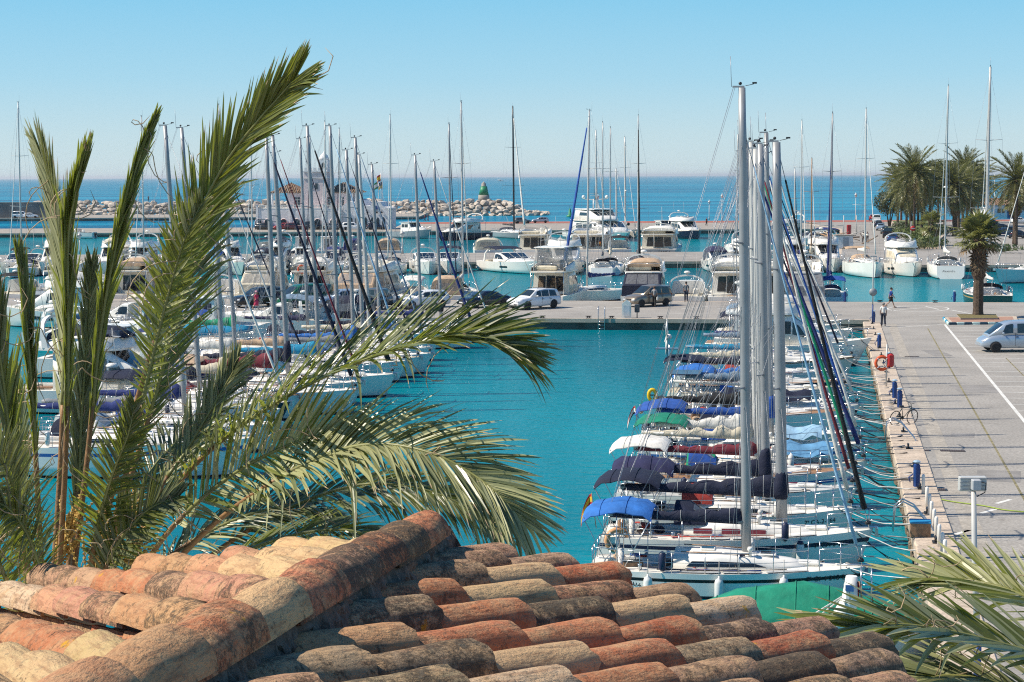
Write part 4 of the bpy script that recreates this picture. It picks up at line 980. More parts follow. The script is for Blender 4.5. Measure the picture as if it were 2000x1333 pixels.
    if spare:
        r = CARS[kind]['wr']; M = Matrix.Translation((-L / 2 - .1, 0, .95)) @ Matrix.Rotation(math.pi / 2, 4, 'Z'); w = link('spare_wheel', tm, root, M=M); link('rim', rm, w)
    if kind == 'suv':
        m = MB()
        for sd in (1, -1):
            m = MB(); m.tube([(-L * .38, sd * .62, 1.71), (0, sd * .62, 1.78), (L * .02, sd * .62, 1.73)], .02, TRIMD, 5); m.build('roof_rail', root)
    return root

# ------------------------------------------------------------------ people
SKIN = mat('skin', (.38, .22, .15), .6, var=.06)
HAIR = {k: mat('hair_' + k, c, .7, var=.2) for k, c in dict(dark=(.02, .015, .012), brown=(.07, .04, .025), blond=(.35, .25, .13), grey=(.22, .21, .2)).items()}
CLO = {}
def cloth(h):
    if h not in CLO: CLO[h] = mat('cloth_' + h.lstrip('#'), h, .9, var=.12, scale=8, bump=.3, bscale=12)
    return CLO[h]
def skinned(name, verts, edges, radii, m, parent, sub=1, root=0):
    me = bpy.data.meshes.new(name); me.from_pydata(verts, edges, [])
    o = bpy.data.objects.new(name, me); COL.objects.link(o)
    md = o.modifiers.new('skin', 'SKIN'); md.use_smooth_shade = True
    for i, r in enumerate(radii):
        sv = me.skin_vertices[0].data[i]; rr = r if isinstance(r, tuple) else (r, r); sv.radius = rr; sv.use_root = (i == root)
    sb = o.modifiers.new('sub', 'SUBSURF'); sb.levels = sub; sb.render_levels = sub
    dg = bpy.context.evaluated_depsgraph_get(); me2 = bpy.data.meshes.new_from_object(o.evaluated_get(dg))
    bpy.data.objects.remove(o); me2.materials.clear(); me2.materials.append(m); me2.name = name
    return link(name, me2, parent)
def person(label, loc, rz, shirt='#1c2f70', legs='#20242e', h=1.75, stride=.0, arms=(.25, -.25), shorts=False, skirt=None, hair='dark', hat=None, bag=None, lean=0.0, elbow=.25, bare=False):
    """walks along +x; stride is the swing of the legs in radians"""
    s = h / 1.75; root = thing('person', label, 'person', V(loc), rz, None)
    def leg(sd, a):
        hip = V((0, sd * .095, .90)); kn = hip + V((math.sin(a), 0, -math.cos(a))) * .43; b = a - (.5 if a < 0 else .08); an = kn + V((math.sin(b), 0, -math.cos(b))) * .41
        return hip, kn, an, an + V((.14, sd * .02, -.045))
    lz = [leg(1, stride), leg(-1, -stride)]
    drop = min(l[3].z for l in lz) - .03
    T = lambda p: tuple((V(p) - V((0, 0, drop))) * s)
    L_ = lambda x, z: (x + lean * max(0, z - .9), z)
    vs = [(0, 0, .95), (L_(0, 1.1)[0], 0, 1.1), (L_(0, 1.3)[0], 0, 1.3), (L_(0, 1.42)[0], 0, 1.42), (L_(.01, 1.52)[0], 0, 1.52), (L_(.03, 1.62)[0], 0, 1.62), (L_(.02, 1.72)[0], 0, 1.71)]
    ra = [(.13, .105), (.12, .095), (.145, .105), (.11, .08), .052, (.078, .095), .055]
    ed = [(i, i + 1) for i in range(6)]
    arm_ids = []
    for sd, a in ((1, arms[0]), (-1, arms[1])):
        sh = V((L_(0, 1.4)[0], sd * .185, 1.40)); el = sh + V((math.sin(a), sd * .12, -math.cos(a))) * .29; b = a + elbow; wr = el + V((math.sin(b), 0, -math.cos(b))) * .25; hd = wr + V((math.sin(b + .15), 0, -math.cos(b + .15))) * .12
        o = len(vs); vs += [tuple(sh), tuple(el), tuple(wr), tuple(hd)]; ra += [.055, .042, .031, (.042, .022)]; ed += [(3, o), (o, o + 1), (o + 1, o + 2), (o + 2, o + 3)]; arm_ids.append((sh, el))
    for l in lz:
        o = len(vs); vs += [tuple(p) for p in l]; ra += [.082, .058, .04, (.045, .03)]; ed += [(0, o), (o, o + 1), (o + 1, o + 2), (o + 2, o + 3)]
    sc = lambda r: tuple(x * s for x in r) if isinstance(r, tuple) else r * s
    body = skinned('body', [T(v) for v in vs], ed, [sc(r) for r in ra], SKIN, root)
    # shirt
    x2, x3 = L_(0, 1.2)[0], L_(0, 1.42)[0]
    sv = [(0, 0, .93), (x2 * .6, 0, 1.1), (x2, 0, 1.28), (x3, 0, 1.43)]; sr = [(.155, .125), (.145, .115), (.165, .12), (.11, .085)]; se = [(0, 1), (1, 2), (2, 3)]
    if not bare:
        for sh, el in arm_ids:
            o = len(sv); sv += [tuple(sh), tuple(sh.lerp(el, .8))]; sr += [.075, .066]; se += [(3, o), (o, o + 1)]
        skinned('shirt', [T(v) for v in sv], se, [sc(r) for r in sr], cloth(shirt), root)
    # trousers, shorts or skirt
    if skirt:
        m = MB(); m.lathe([(.15 * s, (1.0 - drop) * s), (.19 * s, (.85 - drop) * s), (.26 * s, (.48 - drop) * s), (.25 * s, (.47 - drop) * s)], cloth(skirt), 14); m.build('skirt', root)
    else:
        pv = [(0, 0, .96)]; pr = [(.15, .118)]; pe = []
        for l in lz:
            o = len(pv)
            if shorts: pv += [tuple(l[0]), tuple(l[0].lerp(l[1], .9))]; pr += [.108, .105]; pe += [(0, o), (o, o + 1)]
            else: pv += [tuple(l[0]), tuple(l[1]), tuple(l[2])]; pr += [.105, .082, .074]; pe += [(0, o), (o, o + 1), (o + 1, o + 2)]
        skinned('shorts' if shorts else 'trousers', [T(v) for v in pv], pe, [sc(r) for r in pr], cloth(legs), root)
    hc = V(T((L_(.015, 1.66)[0], 0, 1.665)))
    m = MB(); m.ball(hc + V((-.012, 0, .012)), .103 * s, HAIR[hair], 10, 1.05); m.build('hair', root)
    f = MB(); f.ball(hc + V((.075, 0, -.045)) * s, .07 * s, SKIN, 8, 1.1); f.box(hc + V((.148, 0, -.05)) * s, (.03 * s, .022 * s, .04 * s), SKIN)
    f.box(hc + V((.138, 0, -.092)) * s, (.012, .045 * s, .010), FLR)
    for sd in (1, -1): f.box(hc + V((.138, sd * .03, -.025)) * s, (.012, .018, .010), BLACK); f.ball(hc + V((.0, sd * .098, -.04)) * s, .022 * s, SKIN, 6)
    f.build('face', root, kind='stuff')
    m = MB()
    for l in lz: p = V(T(l[3])); q = V(T(l[2])); m.tube([q + V((-.05, 0, -.045 * s)), (p + q) / 2 + V((0, 0, -.03 * s)), p + V((.05, 0, .0))], [.045 * s, .052 * s, .04 * s], BLACK if not shorts else cloth('#8a6b58'), 8)
    m.build('shoes', root, kind='stuff')
    if hat: m = MB(); m.lathe([(.16 * s, 0), (.155 * s, .015), (.11 * s, .03), (.10 * s, .1), (.03, .12)], cloth(hat), 12, M=Matrix.Translation(hc + V((0, 0, .02)))); m.build('hat', root)
    if bag: m = MB(); m.rbox((-.02, -.27 * s, (.72 - drop) * s), (.3, .12, .32), cloth(bag), .05); m.build('bag', root)
    return root

# ------------------------------------------------------------------ harbour furniture
def pedestal(loc, label, h=.88, rz=.17):
    t = thing('service_pedestal', label, 'power post', loc, rz, 'blue power and water posts on the quay')
    m = MB(); m.rbox((0, 0, h / 2), (.21, .21, h), BLUEP, .04); m.build('post', t)
    m = MB(); m.rbox((0, 0, h + .07), (.25, .25, .11), mat('post_cap', '#9fb6c6', .5), .06); m.build('cap', t)
    m = MB(); m.box((.11, 0, h * .68), (.02, .16, .22), BLACK); m.build('socket_panel', t)
    m = MB(); m.tube([(-.15, 0, .5), (-.28, .05, .38), (-.22, .05, .2)], .025, BLUEP, 5); m.build('tap', t)
    return t
_BO = {}
def bollard(loc, label, rz=0.0):
    if 'm' not in _BO:
        m = MB(); m.rbox((0, 0, .02), (.42, .2, .04), BLACK, .01)
        c = MB()
        for sd in (1, -1): c.tube([(sd * .07, 0, .03), (sd * .07, 0, .14)], .035, BLACK, 7)
        c.tube([(-.24, 0, .17), (-.1, 0, .15), (.1, 0, .15), (.24, 0, .17)], [.025, .045, .045, .025], BLACK, 7)
        _BO['m'] = m.mesh('base_plate'), c.mesh('horn')
    t = thing('mooring_cleat', label, 'mooring cleat', loc, rz, 'black mooring cleats along the kerb')
    link('base_plate', _BO['m'][0], t); link('horn', _BO['m'][1], t); return t
def white_post(loc, label):
    t = thing('bollard_post', label, 'bollard', loc, 0, 'row of white posts beside the kerb')
    m = MB(); m.lathe([(.06, 0), (.06, .70), (.045, .74), (.01, .76)], GEL, 10); m.build('post', t)
    m = MB(); m.lathe([(.12, 0), (.12, .03), (.08, .05)], GEL, 10); m.build('foot', t); return t
def lamp_post(loc, label, h=7.0, group='white lamp posts of the promenade'):
    t = thing('street_lamp', label, 'street lamp', loc, 0, group)
    m = MB(); m.lathe([(.16, 0), (.14, .6), (.09, .8), (.06, h - .6)], ALUW, 8); m.build('pole', t)
    m = MB(); m.lathe([(.08, h - .6), (.26, h - .5), (.28, h - .1), (.10, h + .25), (.03, h + .6)], mat('lamp_glass', (.75, .75, .7), .3), 10); m.build('lantern', t)
    m = MB(); m.lathe([(.42, h - .12), (.30, h + .1), (.08, h + .35)], ALUW, 10); m.build('hood', t); return t
def bicycle(loc, rz, label):
    t = thing('bicycle', label, 'bicycle', loc, rz)
    for x in (-.52, .52):
        m = MB(); ring = [(x + .33 * math.cos(a), 0, .34 + .33 * math.sin(a)) for a in [i * math.pi / 10 for i in range(21)]]
        m.tube(ring, .022, RUBBER, 6, cap=False); w = m.build('wheel', t)
        m = MB()
        for k in range(8): a = k * math.pi / 4; m.tube([(x, 0, .34), (x + .32 * math.cos(a), 0, .34 + .32 * math.sin(a))], .004, STEEL, 3)
        m.lathe([(.04, -.03), (.04, .03)], STEEL, 8, M=Matrix.Translation((x, 0, .34)) @ Matrix.Rotation(1.57, 4, 'X')); m.build('spokes', w, kind='stuff')
    F = mat('bike_frame', (.03, .05, .05), .4)
    m = MB()
    for a, b in (((-.52, 0, .34), (-.05, 0, .32)), ((-.05, 0, .32), (-.2, 0, .82)), ((-.2, 0, .78), (.36, 0, .84)), ((-.05, 0, .32), (.38, 0, .74)), ((-.52, 0, .34), (-.18, 0, .76)), ((.52, 0, .34), (.36, 0, .92))): m.tube([a, b], .018, F, 6)
    m.build('bike_frame', t)
    m = MB(); m.rbox((-.22, 0, .88), (.26, .13, .06), BLACK, .025); m.build('saddle', t)
    m = MB(); m.tube([(.28, -.26, 1.02), (.38, -.1, .98), (.36, 0, .94), (.38, .1, .98), (.28, .26, 1.02)], .014, BLACK, 6); m.build('handlebar', t)
    m = MB(); m.lathe([(.09, -.01), (.09, .01)], BLACK, 10, M=Matrix.Translation((-.05, .04, .32)) @ Matrix.Rotation(1.57, 4, 'X')); m.tube([(-.05, .05, .32), (.05, .07, .18)], .012, BLACK, 4); m.build('crank', t)
    t.rotation_euler = (0.12, 0, rz); return t
# ------------------------------------------------------------------ harbour building
PLASW = conc('white_render', (.84, .81, .79), .08, .4, fine=5)
PLASP = conc('pale_pink_render', (.82, .65, .62), .08, .4, fine=5)
DARKW = mat('dark_glazing', (.02, .035, .05), .15, var=.3)
WOODB = mat('blue_door', (.03, .09, .2), .5, var=.2)
def rooftile_mat(name, c1, c2, sc, axis):
    m = mat(name, c1, .9); N, L, b = nodes_of(m)
    geo = N.new('ShaderNodeNewGeometry'); w = N.new('ShaderNodeTexWave'); w.wave_type = 'BANDS'; w.bands_direction = axis; w.inputs['Scale'].default_value = sc; w.inputs['Distortion'].default_value = .6
    n = N.new('ShaderNodeTexNoise'); n.inputs['Scale'].default_value = 2.5; n.inputs['Detail'].default_value = 6
    L.new(geo.outputs['Position'], w.inputs['Vector']); L.new(geo.outputs['Position'], n.inputs['Vector'])
    r = N.new('ShaderNodeValToRGB'); r.color_ramp.elements[0].color = (*c1, 1); r.color_ramp.elements[1].color = (*c2, 1); r.color_ramp.elements[0].position = .35; r.color_ramp.elements[1].position = .65
    L.new(n.outputs['Fac'], r.inputs[0]); L.new(r.outputs[0], b.inputs['Base Color'])
    bp = N.new('ShaderNodeBump'); bp.inputs['Distance'].default_value = .12; bp.inputs['Strength'].default_value = .9; L.new(w.outputs['Fac'], bp.inputs['Height']); L.new(bp.outputs[0], b.inputs['Normal'])
    return m
FARTILE = rooftile_mat('far_roof_tiles', (.15, .085, .05), (.30, .205, .13), 1.1, 'X')
def tiled_hip(m, x0, x1, y0, y1, z0, z1, over=.4, ridge=.35, mt=None, rows=True):
    """hipped roof with raised rows of tiles down its near slope"""
    mt = mt or FARTILE
    x0 -= over; x1 += over; y0 -= over; y1 += over; yr = (y0 + y1) / 2; i = (y1 - y0) / 2 * ridge * 2
    a, b, c, d = (x0, y0, z0), (x1, y0, z0), (x1, y1, z0), (x0, y1, z0); e, f = (x0 + i, yr, z1), (x1 - i, yr, z1)
    m.add([a, b, c, d, e, f], [(0, 1, 5, 4), (2, 3, 4, 5), (3, 0, 4), (1, 2, 5), (0, 3, 2, 1)], mt)
    n = int((x1 - x0) / .5)
    for k in range(n + 1):
        x = lerp(x0 + .1, x1 - .1, k / n); t = min(1, max(.05, (x - x0) / i, ), max(.05, (x1 - x) / i)) if i > .01 else 1
        p0 = V((x, y0 - .02, z0 + .03)); p1 = V((x, lerp(y0, yr, t), lerp(z0, z1, t) + .03)); m.tube([p0, p1], .11, mt, 5)
Y0 = 384.0
bo = P(501, 447, QZ) * (Y0 / P(501, 447, QZ).y); BX = bo.x
hb = thing('harbour_building', 'pink and white harbour building with a battlemented tower and tiled roofs', 'building', (BX, Y0, QZ), -.13)
px = lambda z: (z - 130) / 6.25 / 8.98        # x of a mark in the facade, metres from its left corner
m = MB(); m.box((px(1180) / 2, 6, 2.25), (px(1180), 12, 4.5), PLASW); m.build('arcade_wall', hb)
for zx in (150, 265, 462, 628, 885, 1080):
    m = MB(); x = px(zx + 10); w = .72; n = 8
    pl = [(x - w, .0), (x + w, .0), (x + w, 1.55)] + [(x + w * math.cos(math.pi * k / n), 1.55 + w * math.sin(math.pi * k / n)) for k in range(1, n + 1)]
    m.loft([[(p, -.03, q) for p, q in pl], [(p, -.012, q) for p, q in pl]], DARKW); m.build('arched_door', hb)
    m = MB()
    ar = [(x + (w + .08) * math.cos(math.pi * k / n), 1.55 + (w + .08) * math.sin(math.pi * k / n)) for k in range(n + 1)]
    m.tube([(x + w + .08, -.06, 0)] + [(p, -.06, q) for p, q in ar] + [(x - w - .08, -.06, 0)], .1, PLASP, 4); m.build('arch_moulding', hb)
m = MB()
for k in range(60): m.box((px(150) + k * (px(1180) - px(150)) / 59, .12, 4.9), (.13, .13, .62), GEL)
m.box((px(665), .12, 5.26), (px(1180) - px(150), .22, .12), GEL); m.box((px(665), .12, 4.55), (px(1180) - px(150), .3, .1), GEL); m.build('balustrade', hb, kind='stuff')
for zx in (140, 560, 970, 1175):
    m = MB(); m.box((px(zx), .1, 2.7), (.5, .45, 5.4), PLASW); m.box((px(zx), .1, 5.46), (.66, .6, .14), PLASP); m.build('pilaster', hb)
# right wing with its curved parapet
m = MB(); x0, x1 = px(1180) + .05, px(1760)
prof = [(x0, 0), (x1, 0), (x1, 4.6), (x1 - 1.2, 5.0), (x1 - 1.8, 5.9), (x1 - 3.4, 5.9), (x1 - 4, 5.1), (x1 - 5.2, 5.3), (x1 - 5.8, 6.3), (x1 - 7, 6.5), (x1 - 7.6, 5.4), (x0 + 3.4, 5.1), (x0 + 2.6, 5.9), (x0 + 1.5, 6.1), (x0 + .7, 5.4), (x0, 5.0)]
m.loft([[(p, .6, q) for p, q in prof], [(p, 9, q) for p, q in prof]], PLASW); m.build('side_wing', hb)
for zx in (1300, 1365, 1480, 1560, 1630, 1700):
    m = MB(); x = px(zx); m.loft([[(x + p, y, q) for p, q in ((-.32, 0.1), (.32, 0.1), (.32, 2.2), (0, 2.7), (-.32, 2.2))] for y in (.57, .588)], DARKW); m.build('arched_window', hb)
for zx in (1505, 1620, 1680):
    m = MB(); m.lathe([(.22, 0), (.18, .3), (.04, .45)], BLACK, 6, M=Matrix.Translation((px(zx), .35, 3.5))); m.tube([(px(zx), .35, 3.95), (px(zx), .6, 4.3)], .04, BLACK, 4); m.build('wall_lantern', hb)
m = MB(); m.box((px(1610), .56, 4.7), (1.0, .06, .8), BLUEP); m.build('notice_board', hb)
# upper floor
ux0, ux1 = px(480), px(1255)
m = MB(); m.box(((ux0 + ux1) / 2, 6.2, 4.5 + 1.75), (ux1 - ux0, 7, 3.5), PLASP); m.build('upper_wall', hb)
for zx, w in ((605, 1.25), (1020, 1.25), (1160, .9)):
    m = MB(); m.box((px(zx), 2.68, 4.5 + 1.35), (w, .06, 2.2), DARKW); wf = m.build('window', hb)
    m = MB(); m.box((px(zx), 2.63, 4.5 + 1.35), (.09, .05, 2.2), GEL); m.box((px(zx), 2.64, 4.5 + 1.9), (w, .05, .08), GEL); m.build('window_frame', wf)
for zx in (290, 370, 1285, 1335):
    m = MB(); m.lathe([(.34, 4.5), (.30, 5), (.27, 7.6), (.4, 7.9)], PLASW, 10, M=Matrix.Translation((px(zx), 2.9, 0))); m.build('column', hb)
for a, b_ in ((px(275), px(690)), (px(925), px(1370))):
    m = MB(); tiled_hip(m, a, b_, 2.6, 10, 7.95, 10.1, .35, .5); m.build('tiled_roof', hb, kind='stuff')
    m = MB(); m.box(((a + b_) / 2, 6.3, 7.9), (b_ - a, 7.2, .12), PLASW); m.build('eave', hb)
# tower
tx0, tx1 = px(700), px(985); tc = (tx0 + tx1) / 2; tw = tx1 - tx0
m = MB(); m.box((tc, 4.2, 6.2), (tw, 4.6, 12.4), PLASP); m.build('tower', hb)
m = MB(); m.box((tc, 4.2, 11.1), (tw + .3, 4.9, .22), PLASW); m.box((tc, 4.2, 12.5), (tw + .36, 5.0, .24), PLASW); m.build('tower_cornice', hb, kind='stuff')
for k in range(5):
    m = MB(); m.box((tx0 + (k + .5) * tw / 5, 2.0, 12.95), (.55, .5, .7), PLASW); m.build('merlon', hb)
for zx in (800, 860):
    m = MB(); m.box((px(zx), 1.86, 9.3), (.62, .06, 1.3), DARKW); m.build('window', hb)
m = MB(); m.box((px(935), 3.6, 13.7), (2.0, 2.2, 2.6), PLASW); m.lathe([(1.15, 0), (1.1, .4), (.8, 1.0), (.3, 1.4), (.04, 1.9)], PLASW, 12, M=Matrix.Translation((px(935), 3.6, 15.0))); m.build('belfry', hb, kind='stuff')
m = MB(); m.loft([[(px(940) + p, y, 12.9 + q) for p, q in ((-.4, 0), (.4, 0), (.4, 1.2), (0, 1.6), (-.4, 1.2))] for y in (2.46, 2.48)], DARKW); m.build('belfry_opening', hb)
m = MB(); m.tube([(px(720), 3, 12.4), (px(720), 3, 17.2)], .05, WIRE, 4); m.tube([(px(700), 3, 16.8), (px(770), 3, 16.8), (px(770), 3, 15)], .04, WIRE, 4)
for k in range(5): m.box((px(770), 3, 15.2 + k * .36), (.3, .08, .16), BLACK)
m.build('antenna', hb, kind='stuff')
for i, (zx, cs, s) in enumerate(((1552, (FLG, FLW, FLG), 'green and white'), (1585, (FLR, FLY, FLR), 'red and yellow'), (1605, (PVCN, FLY), 'dark blue'))):
    p = V((BX + px(zx), Y0 + 16, QZ)); t = thing('flag_pole', f'white flag pole with a {s} flag behind the harbour building', 'flag pole', p)
    m = MB(); m.tube([(0, 0, 0), (0, 0, 10.5 + (i == 1) * 1.6)], .07, GEL, 5); m.build('pole', t); flag(t, (.15, 0, 8.6 + (i == 1) * 1.6), cs, .9, 1.5, 1.6, 'flag')
# white building on the right
wbp = P(1924, 428, QZ); wb = thing('beach_building', 'low white building with a tiled roof and a blue door behind the palms', 'building', (wbp.x, wbp.y, QZ), -.12)
s_ = 1 / (3450 / wbp.y)
m = MB(); m.box((11, 4, 1.75), (22, 8, 3.5), PLASW); m.build('wall', wb)
m = MB(); tiled_hip(m, 0, 22, 0, 8, 3.5, 5.2, .5, .05); m.build('tiled_roof', wb, kind='stuff')
for x, w, z, h, mt, n in ((3.4, .8, 2.0, 1.0, DARKW, 'window'), (4.5, .7, 2.0, 1.0, DARKW, 'window'), (6.0, 1.1, 1.25, 2.5, WOODB, 'door'), (8.6, .8, 2.0, 1.0, DARKW, 'window')):
    m = MB(); m.box((x, -.03, z), (w, .05, h), mt); m.build(n, wb)
# long wall at the far left, with parked vans in front
p0, p1 = P(-90, 432, QZ), P(73, 432, QZ)
t = thing('breakwater_wall', 'tall grey concrete wall along the far left quay', 'wall', (p0.x, 506, QZ))
m = MB(); m.prism([(-40, 3), (p1.x - p0.x + .5, 3), (p1.x - p0.x + .5, 4), (-40, 4)], 0, 4.2, conc('grey_wall', (.20, .20, .19), .2, .3)); m.build('wall', t)
m = MB(); m.prism([(-40, 2.8), (p1.x - p0.x + .7, 2.8), (p1.x - p0.x + .7, 4.2), (-40, 4.2)], 4.2, 4.5, LIGHTC); m.build('coping', t)

# ------------------------------------------------------------------ breakwater of boulders
ROCK = conc('boulder_stone', (.50, .43, .355), .35, .35, fine=2.5)
rocks = []
for k in range(8):
    bm = bmesh.new(); bmesh.ops.create_icosphere(bm, subdivisions=1, radius=1.0); r_ = random.Random(k)
    for v in bm.verts:
        d = v.co.normalized(); q = max(abs(d.x), abs(d.y), abs(d.z)); v.co = v.co * lerp(1, .82 / q, .55) * r_.uniform(.78, 1.16)
    me = bpy.data.meshes.new('boulder'); bm.to_mesh(me); bm.free(); me.materials.append(ROCK); rocks.append(me)
def crest(pxx):  # height of the heap's top along the picture
    return 4.7 if pxx < 985 else max(.4, 4.7 - (pxx - 985) * .072)
rr = random.Random(5); n_r = 0
stuff = MB()
def put_rock(x, y, z, s, top):
    global n_r
    M = Matrix.Translation((x, y, z)) @ Matrix.Rotation(rr.uniform(0, 6.3), 4, 'Z') @ Matrix.Rotation(rr.uniform(-.6, .6), 4, 'X') @ Matrix.Diagonal((s * rr.uniform(.9, 1.4), s * rr.uniform(.8, 1.1), s * rr.uniform(.6, .9), 1))
    if top and n_r < 296:
        n_r += 1
        o = link('boulder', rocks[rr.randrange(8)], None, label='pale angular boulder lying in the breakwater heap beyond the harbour', cat='boulder', group='boulders of the breakwater', M=M)
    else:
        me = rocks[rr.randrange(8)]; stuff.add([v.co[:] for v in me.vertices], [tuple(p.vertices) for p in me.polygons], ROCK, False, M)
for row in range(5):
    yy = 546.5 + row * 4.0; pxx = 60 + rr.uniform(0, 10)
    while pxx < 1040:
        top = crest(pxx); zz = min(top, lerp(.7, 5.0, row / 4)) ; s = rr.uniform(.95, 1.6)
        pass
        p = D(pxx, 400, yy); put_rock(p.x, yy + rr.uniform(-1, 1), zz - .7 + rr.uniform(-.4, .5), s, True if (row in (0, 1, 2, 3)) and (500 > pxx or pxx > 765 or row > 2) and rr.random() < .92 else False)
        pxx += s * 1.75 * 3450 / yy / 1.0
for k in range(420):
    pxx = rr.uniform(60, 1035); row = rr.uniform(0, 4.6); yy = 547 + row * 4; zz = min(crest(pxx), lerp(.6, 4.9, min(1, row / 4)))
    p = D(pxx, 400, yy); put_rock(p.x, yy + .8, zz - 1.5 + rr.uniform(-.3, .3), rr.uniform(1.0, 1.8), False)
for k in range(26):
    a = rr.uniform(-1.4, 1.4); p = D(1022, 400, 555); put_rock(p.x + 3.4 * math.cos(a) + rr.uniform(0, 5), 556 + 7 * math.sin(a), rr.uniform(-.3, .9), rr.uniform(.8, 1.4), True)
stuff.build('rubble', label='mass of pale boulders filling the core of the breakwater', kind='stuff')
lp = D(945, 391, 566)
lh = thing('lighthouse', 'small green and white lighthouse on the end of the breakwater', 'lighthouse', (lp.x, lp.y, lp.z - .6))
LG = mat('lighthouse_green', (.015, .22, .09), .5, var=.1)
m = MB(); m.lathe([(1.9, 0), (1.75, 2.2)], LIGHTC, 12); m.build('base', lh)
m = MB(); m.lathe([(1.6, 2.2), (1.05, 4.9)], LG, 14); m.build('tower', lh)
m = MB(); m.lathe([(1.0, 4.9), (.75, 5.1), (.72, 5.8), (.3, 6.2), (.05, 6.5)], LIGHTC, 12); m.build('lantern', lh)

# ------------------------------------------------------------------ palms of the park
BARK = mat('palm_bark', (.085, .06, .042), .95, var=.45, scale=7, bump=1.0, bscale=9)
BARKL = mat('palm_boots', (.13, .085, .055), .95, var=.5, scale=9, bump=1.0, bscale=14)
def leafmat(name, c, c2, transl=.25, rough=.42):
    m = mat(name, c, rough, 0, .25, 1.3, spec=.5); N, L, b = nodes_of(m)
    tr = N.new('ShaderNodeBsdfTranslucent'); tr.inputs[0].default_value = (*c2, 1)
    ms = N.new('ShaderNodeMixShader'); ms.inputs[0].default_value = transl
    L.new(b.outputs[0], ms.inputs[1]); L.new(tr.outputs[0], ms.inputs[2]); L.new(ms.outputs[0], N['Material Output'].inputs['Surface'])
    return m
PHX = leafmat('date_palm_leaf', (.14, .14, .05), (.22, .24, .04))
PHXO = leafmat('old_date_palm_leaf', (.17, .135, .05), (.24, .17, .04))
FAN = leafmat('fan_palm_leaf', (.17, .175, .07), (.3, .32, .07), .3)
DEADF = leafmat('dead_palm_leaf', (.20, .135, .075), (.15, .09, .04), .15, .8)
def feather(n, L_, seed, mt, w=.085, leaf=.62, droop=.42):
    """one feather frond along +x"""
    r = random.Random(seed); m = MB(); pt = lambda u: V((L_ * (u - .12 * u * u * droop * 2), 0, L_ * (.10 * u - droop * u * u)))
    m.tube([pt(u) for u in (0, .2, .4, .6, .8, 1)], [.05, .04, .03, .025, .018, .008], mt, 4)
    for i in range(n):
        u = .14 + .86 * i / (n - 1); p = pt(u); t = (pt(min(1, u + .03)) - pt(u - .03)).normalized()
        ln = leaf * (.45 + .55 * math.sin(math.pi * min(1, .2 + u * .75))) * r.uniform(.85, 1.1); nrm = V((-t.z, 0, t.x))
        for sd in (1, -1):
            d = (t * .72 + V((0, sd * .62, 0)) + nrm * r.uniform(.1, .42)).normalized(); e = p + d * ln - V((0, 0, .22 * ln)); wv = t * w * .8 + nrm * w * r.uniform(-.5, .5)
            mid = p + d * ln * .5
            m.add([p - wv * .4, p + wv * .4, mid + wv * .55, e, mid - wv * .55], [(0, 1, 2, 4), (4, 2, 3)], mt)
    return m.mesh('frond')
def fan(n, R_, pet, seed, mt):
    r = random.Random(seed); m = MB(); m.tube([(0, 0, 0), (pet * .5, 0, .06), (pet, 0, 0)], [.035, .028, .02], mt, 4); c = V((pet, 0, 0))
    for i in range(n):
        a = lerp(-2.2, 2.2, i / (n - 1)); l = R_ * (1 - .14 * abs(a)) * r.uniform(.88, 1.06); d = V((math.cos(a), math.sin(a), r.uniform(-.05, .12) + .1 * (i % 2)))
        s = V((-math.sin(a), math.cos(a), 0)) * R_ * .075; mid = c + d * l * .55; e = c + d * l - V((0, 0, .26 * l))
        m.add([c, mid + s, e, mid - s], [(0, 1, 2, 3)], mt)
    return m.mesh('fan_leaf')
FE = [feather(24, 3.1, k, PHX, droop=d) for k, d in enumerate((.22, .36, .5, .62))] ; FEO = [feather(20, 2.8, 9, PHXO, droop=.6)]
FN = [fan(17, .95, .95, k, FAN) for k in range(3)]; FND = [fan(13, .9, .8, 7, DEADF)]
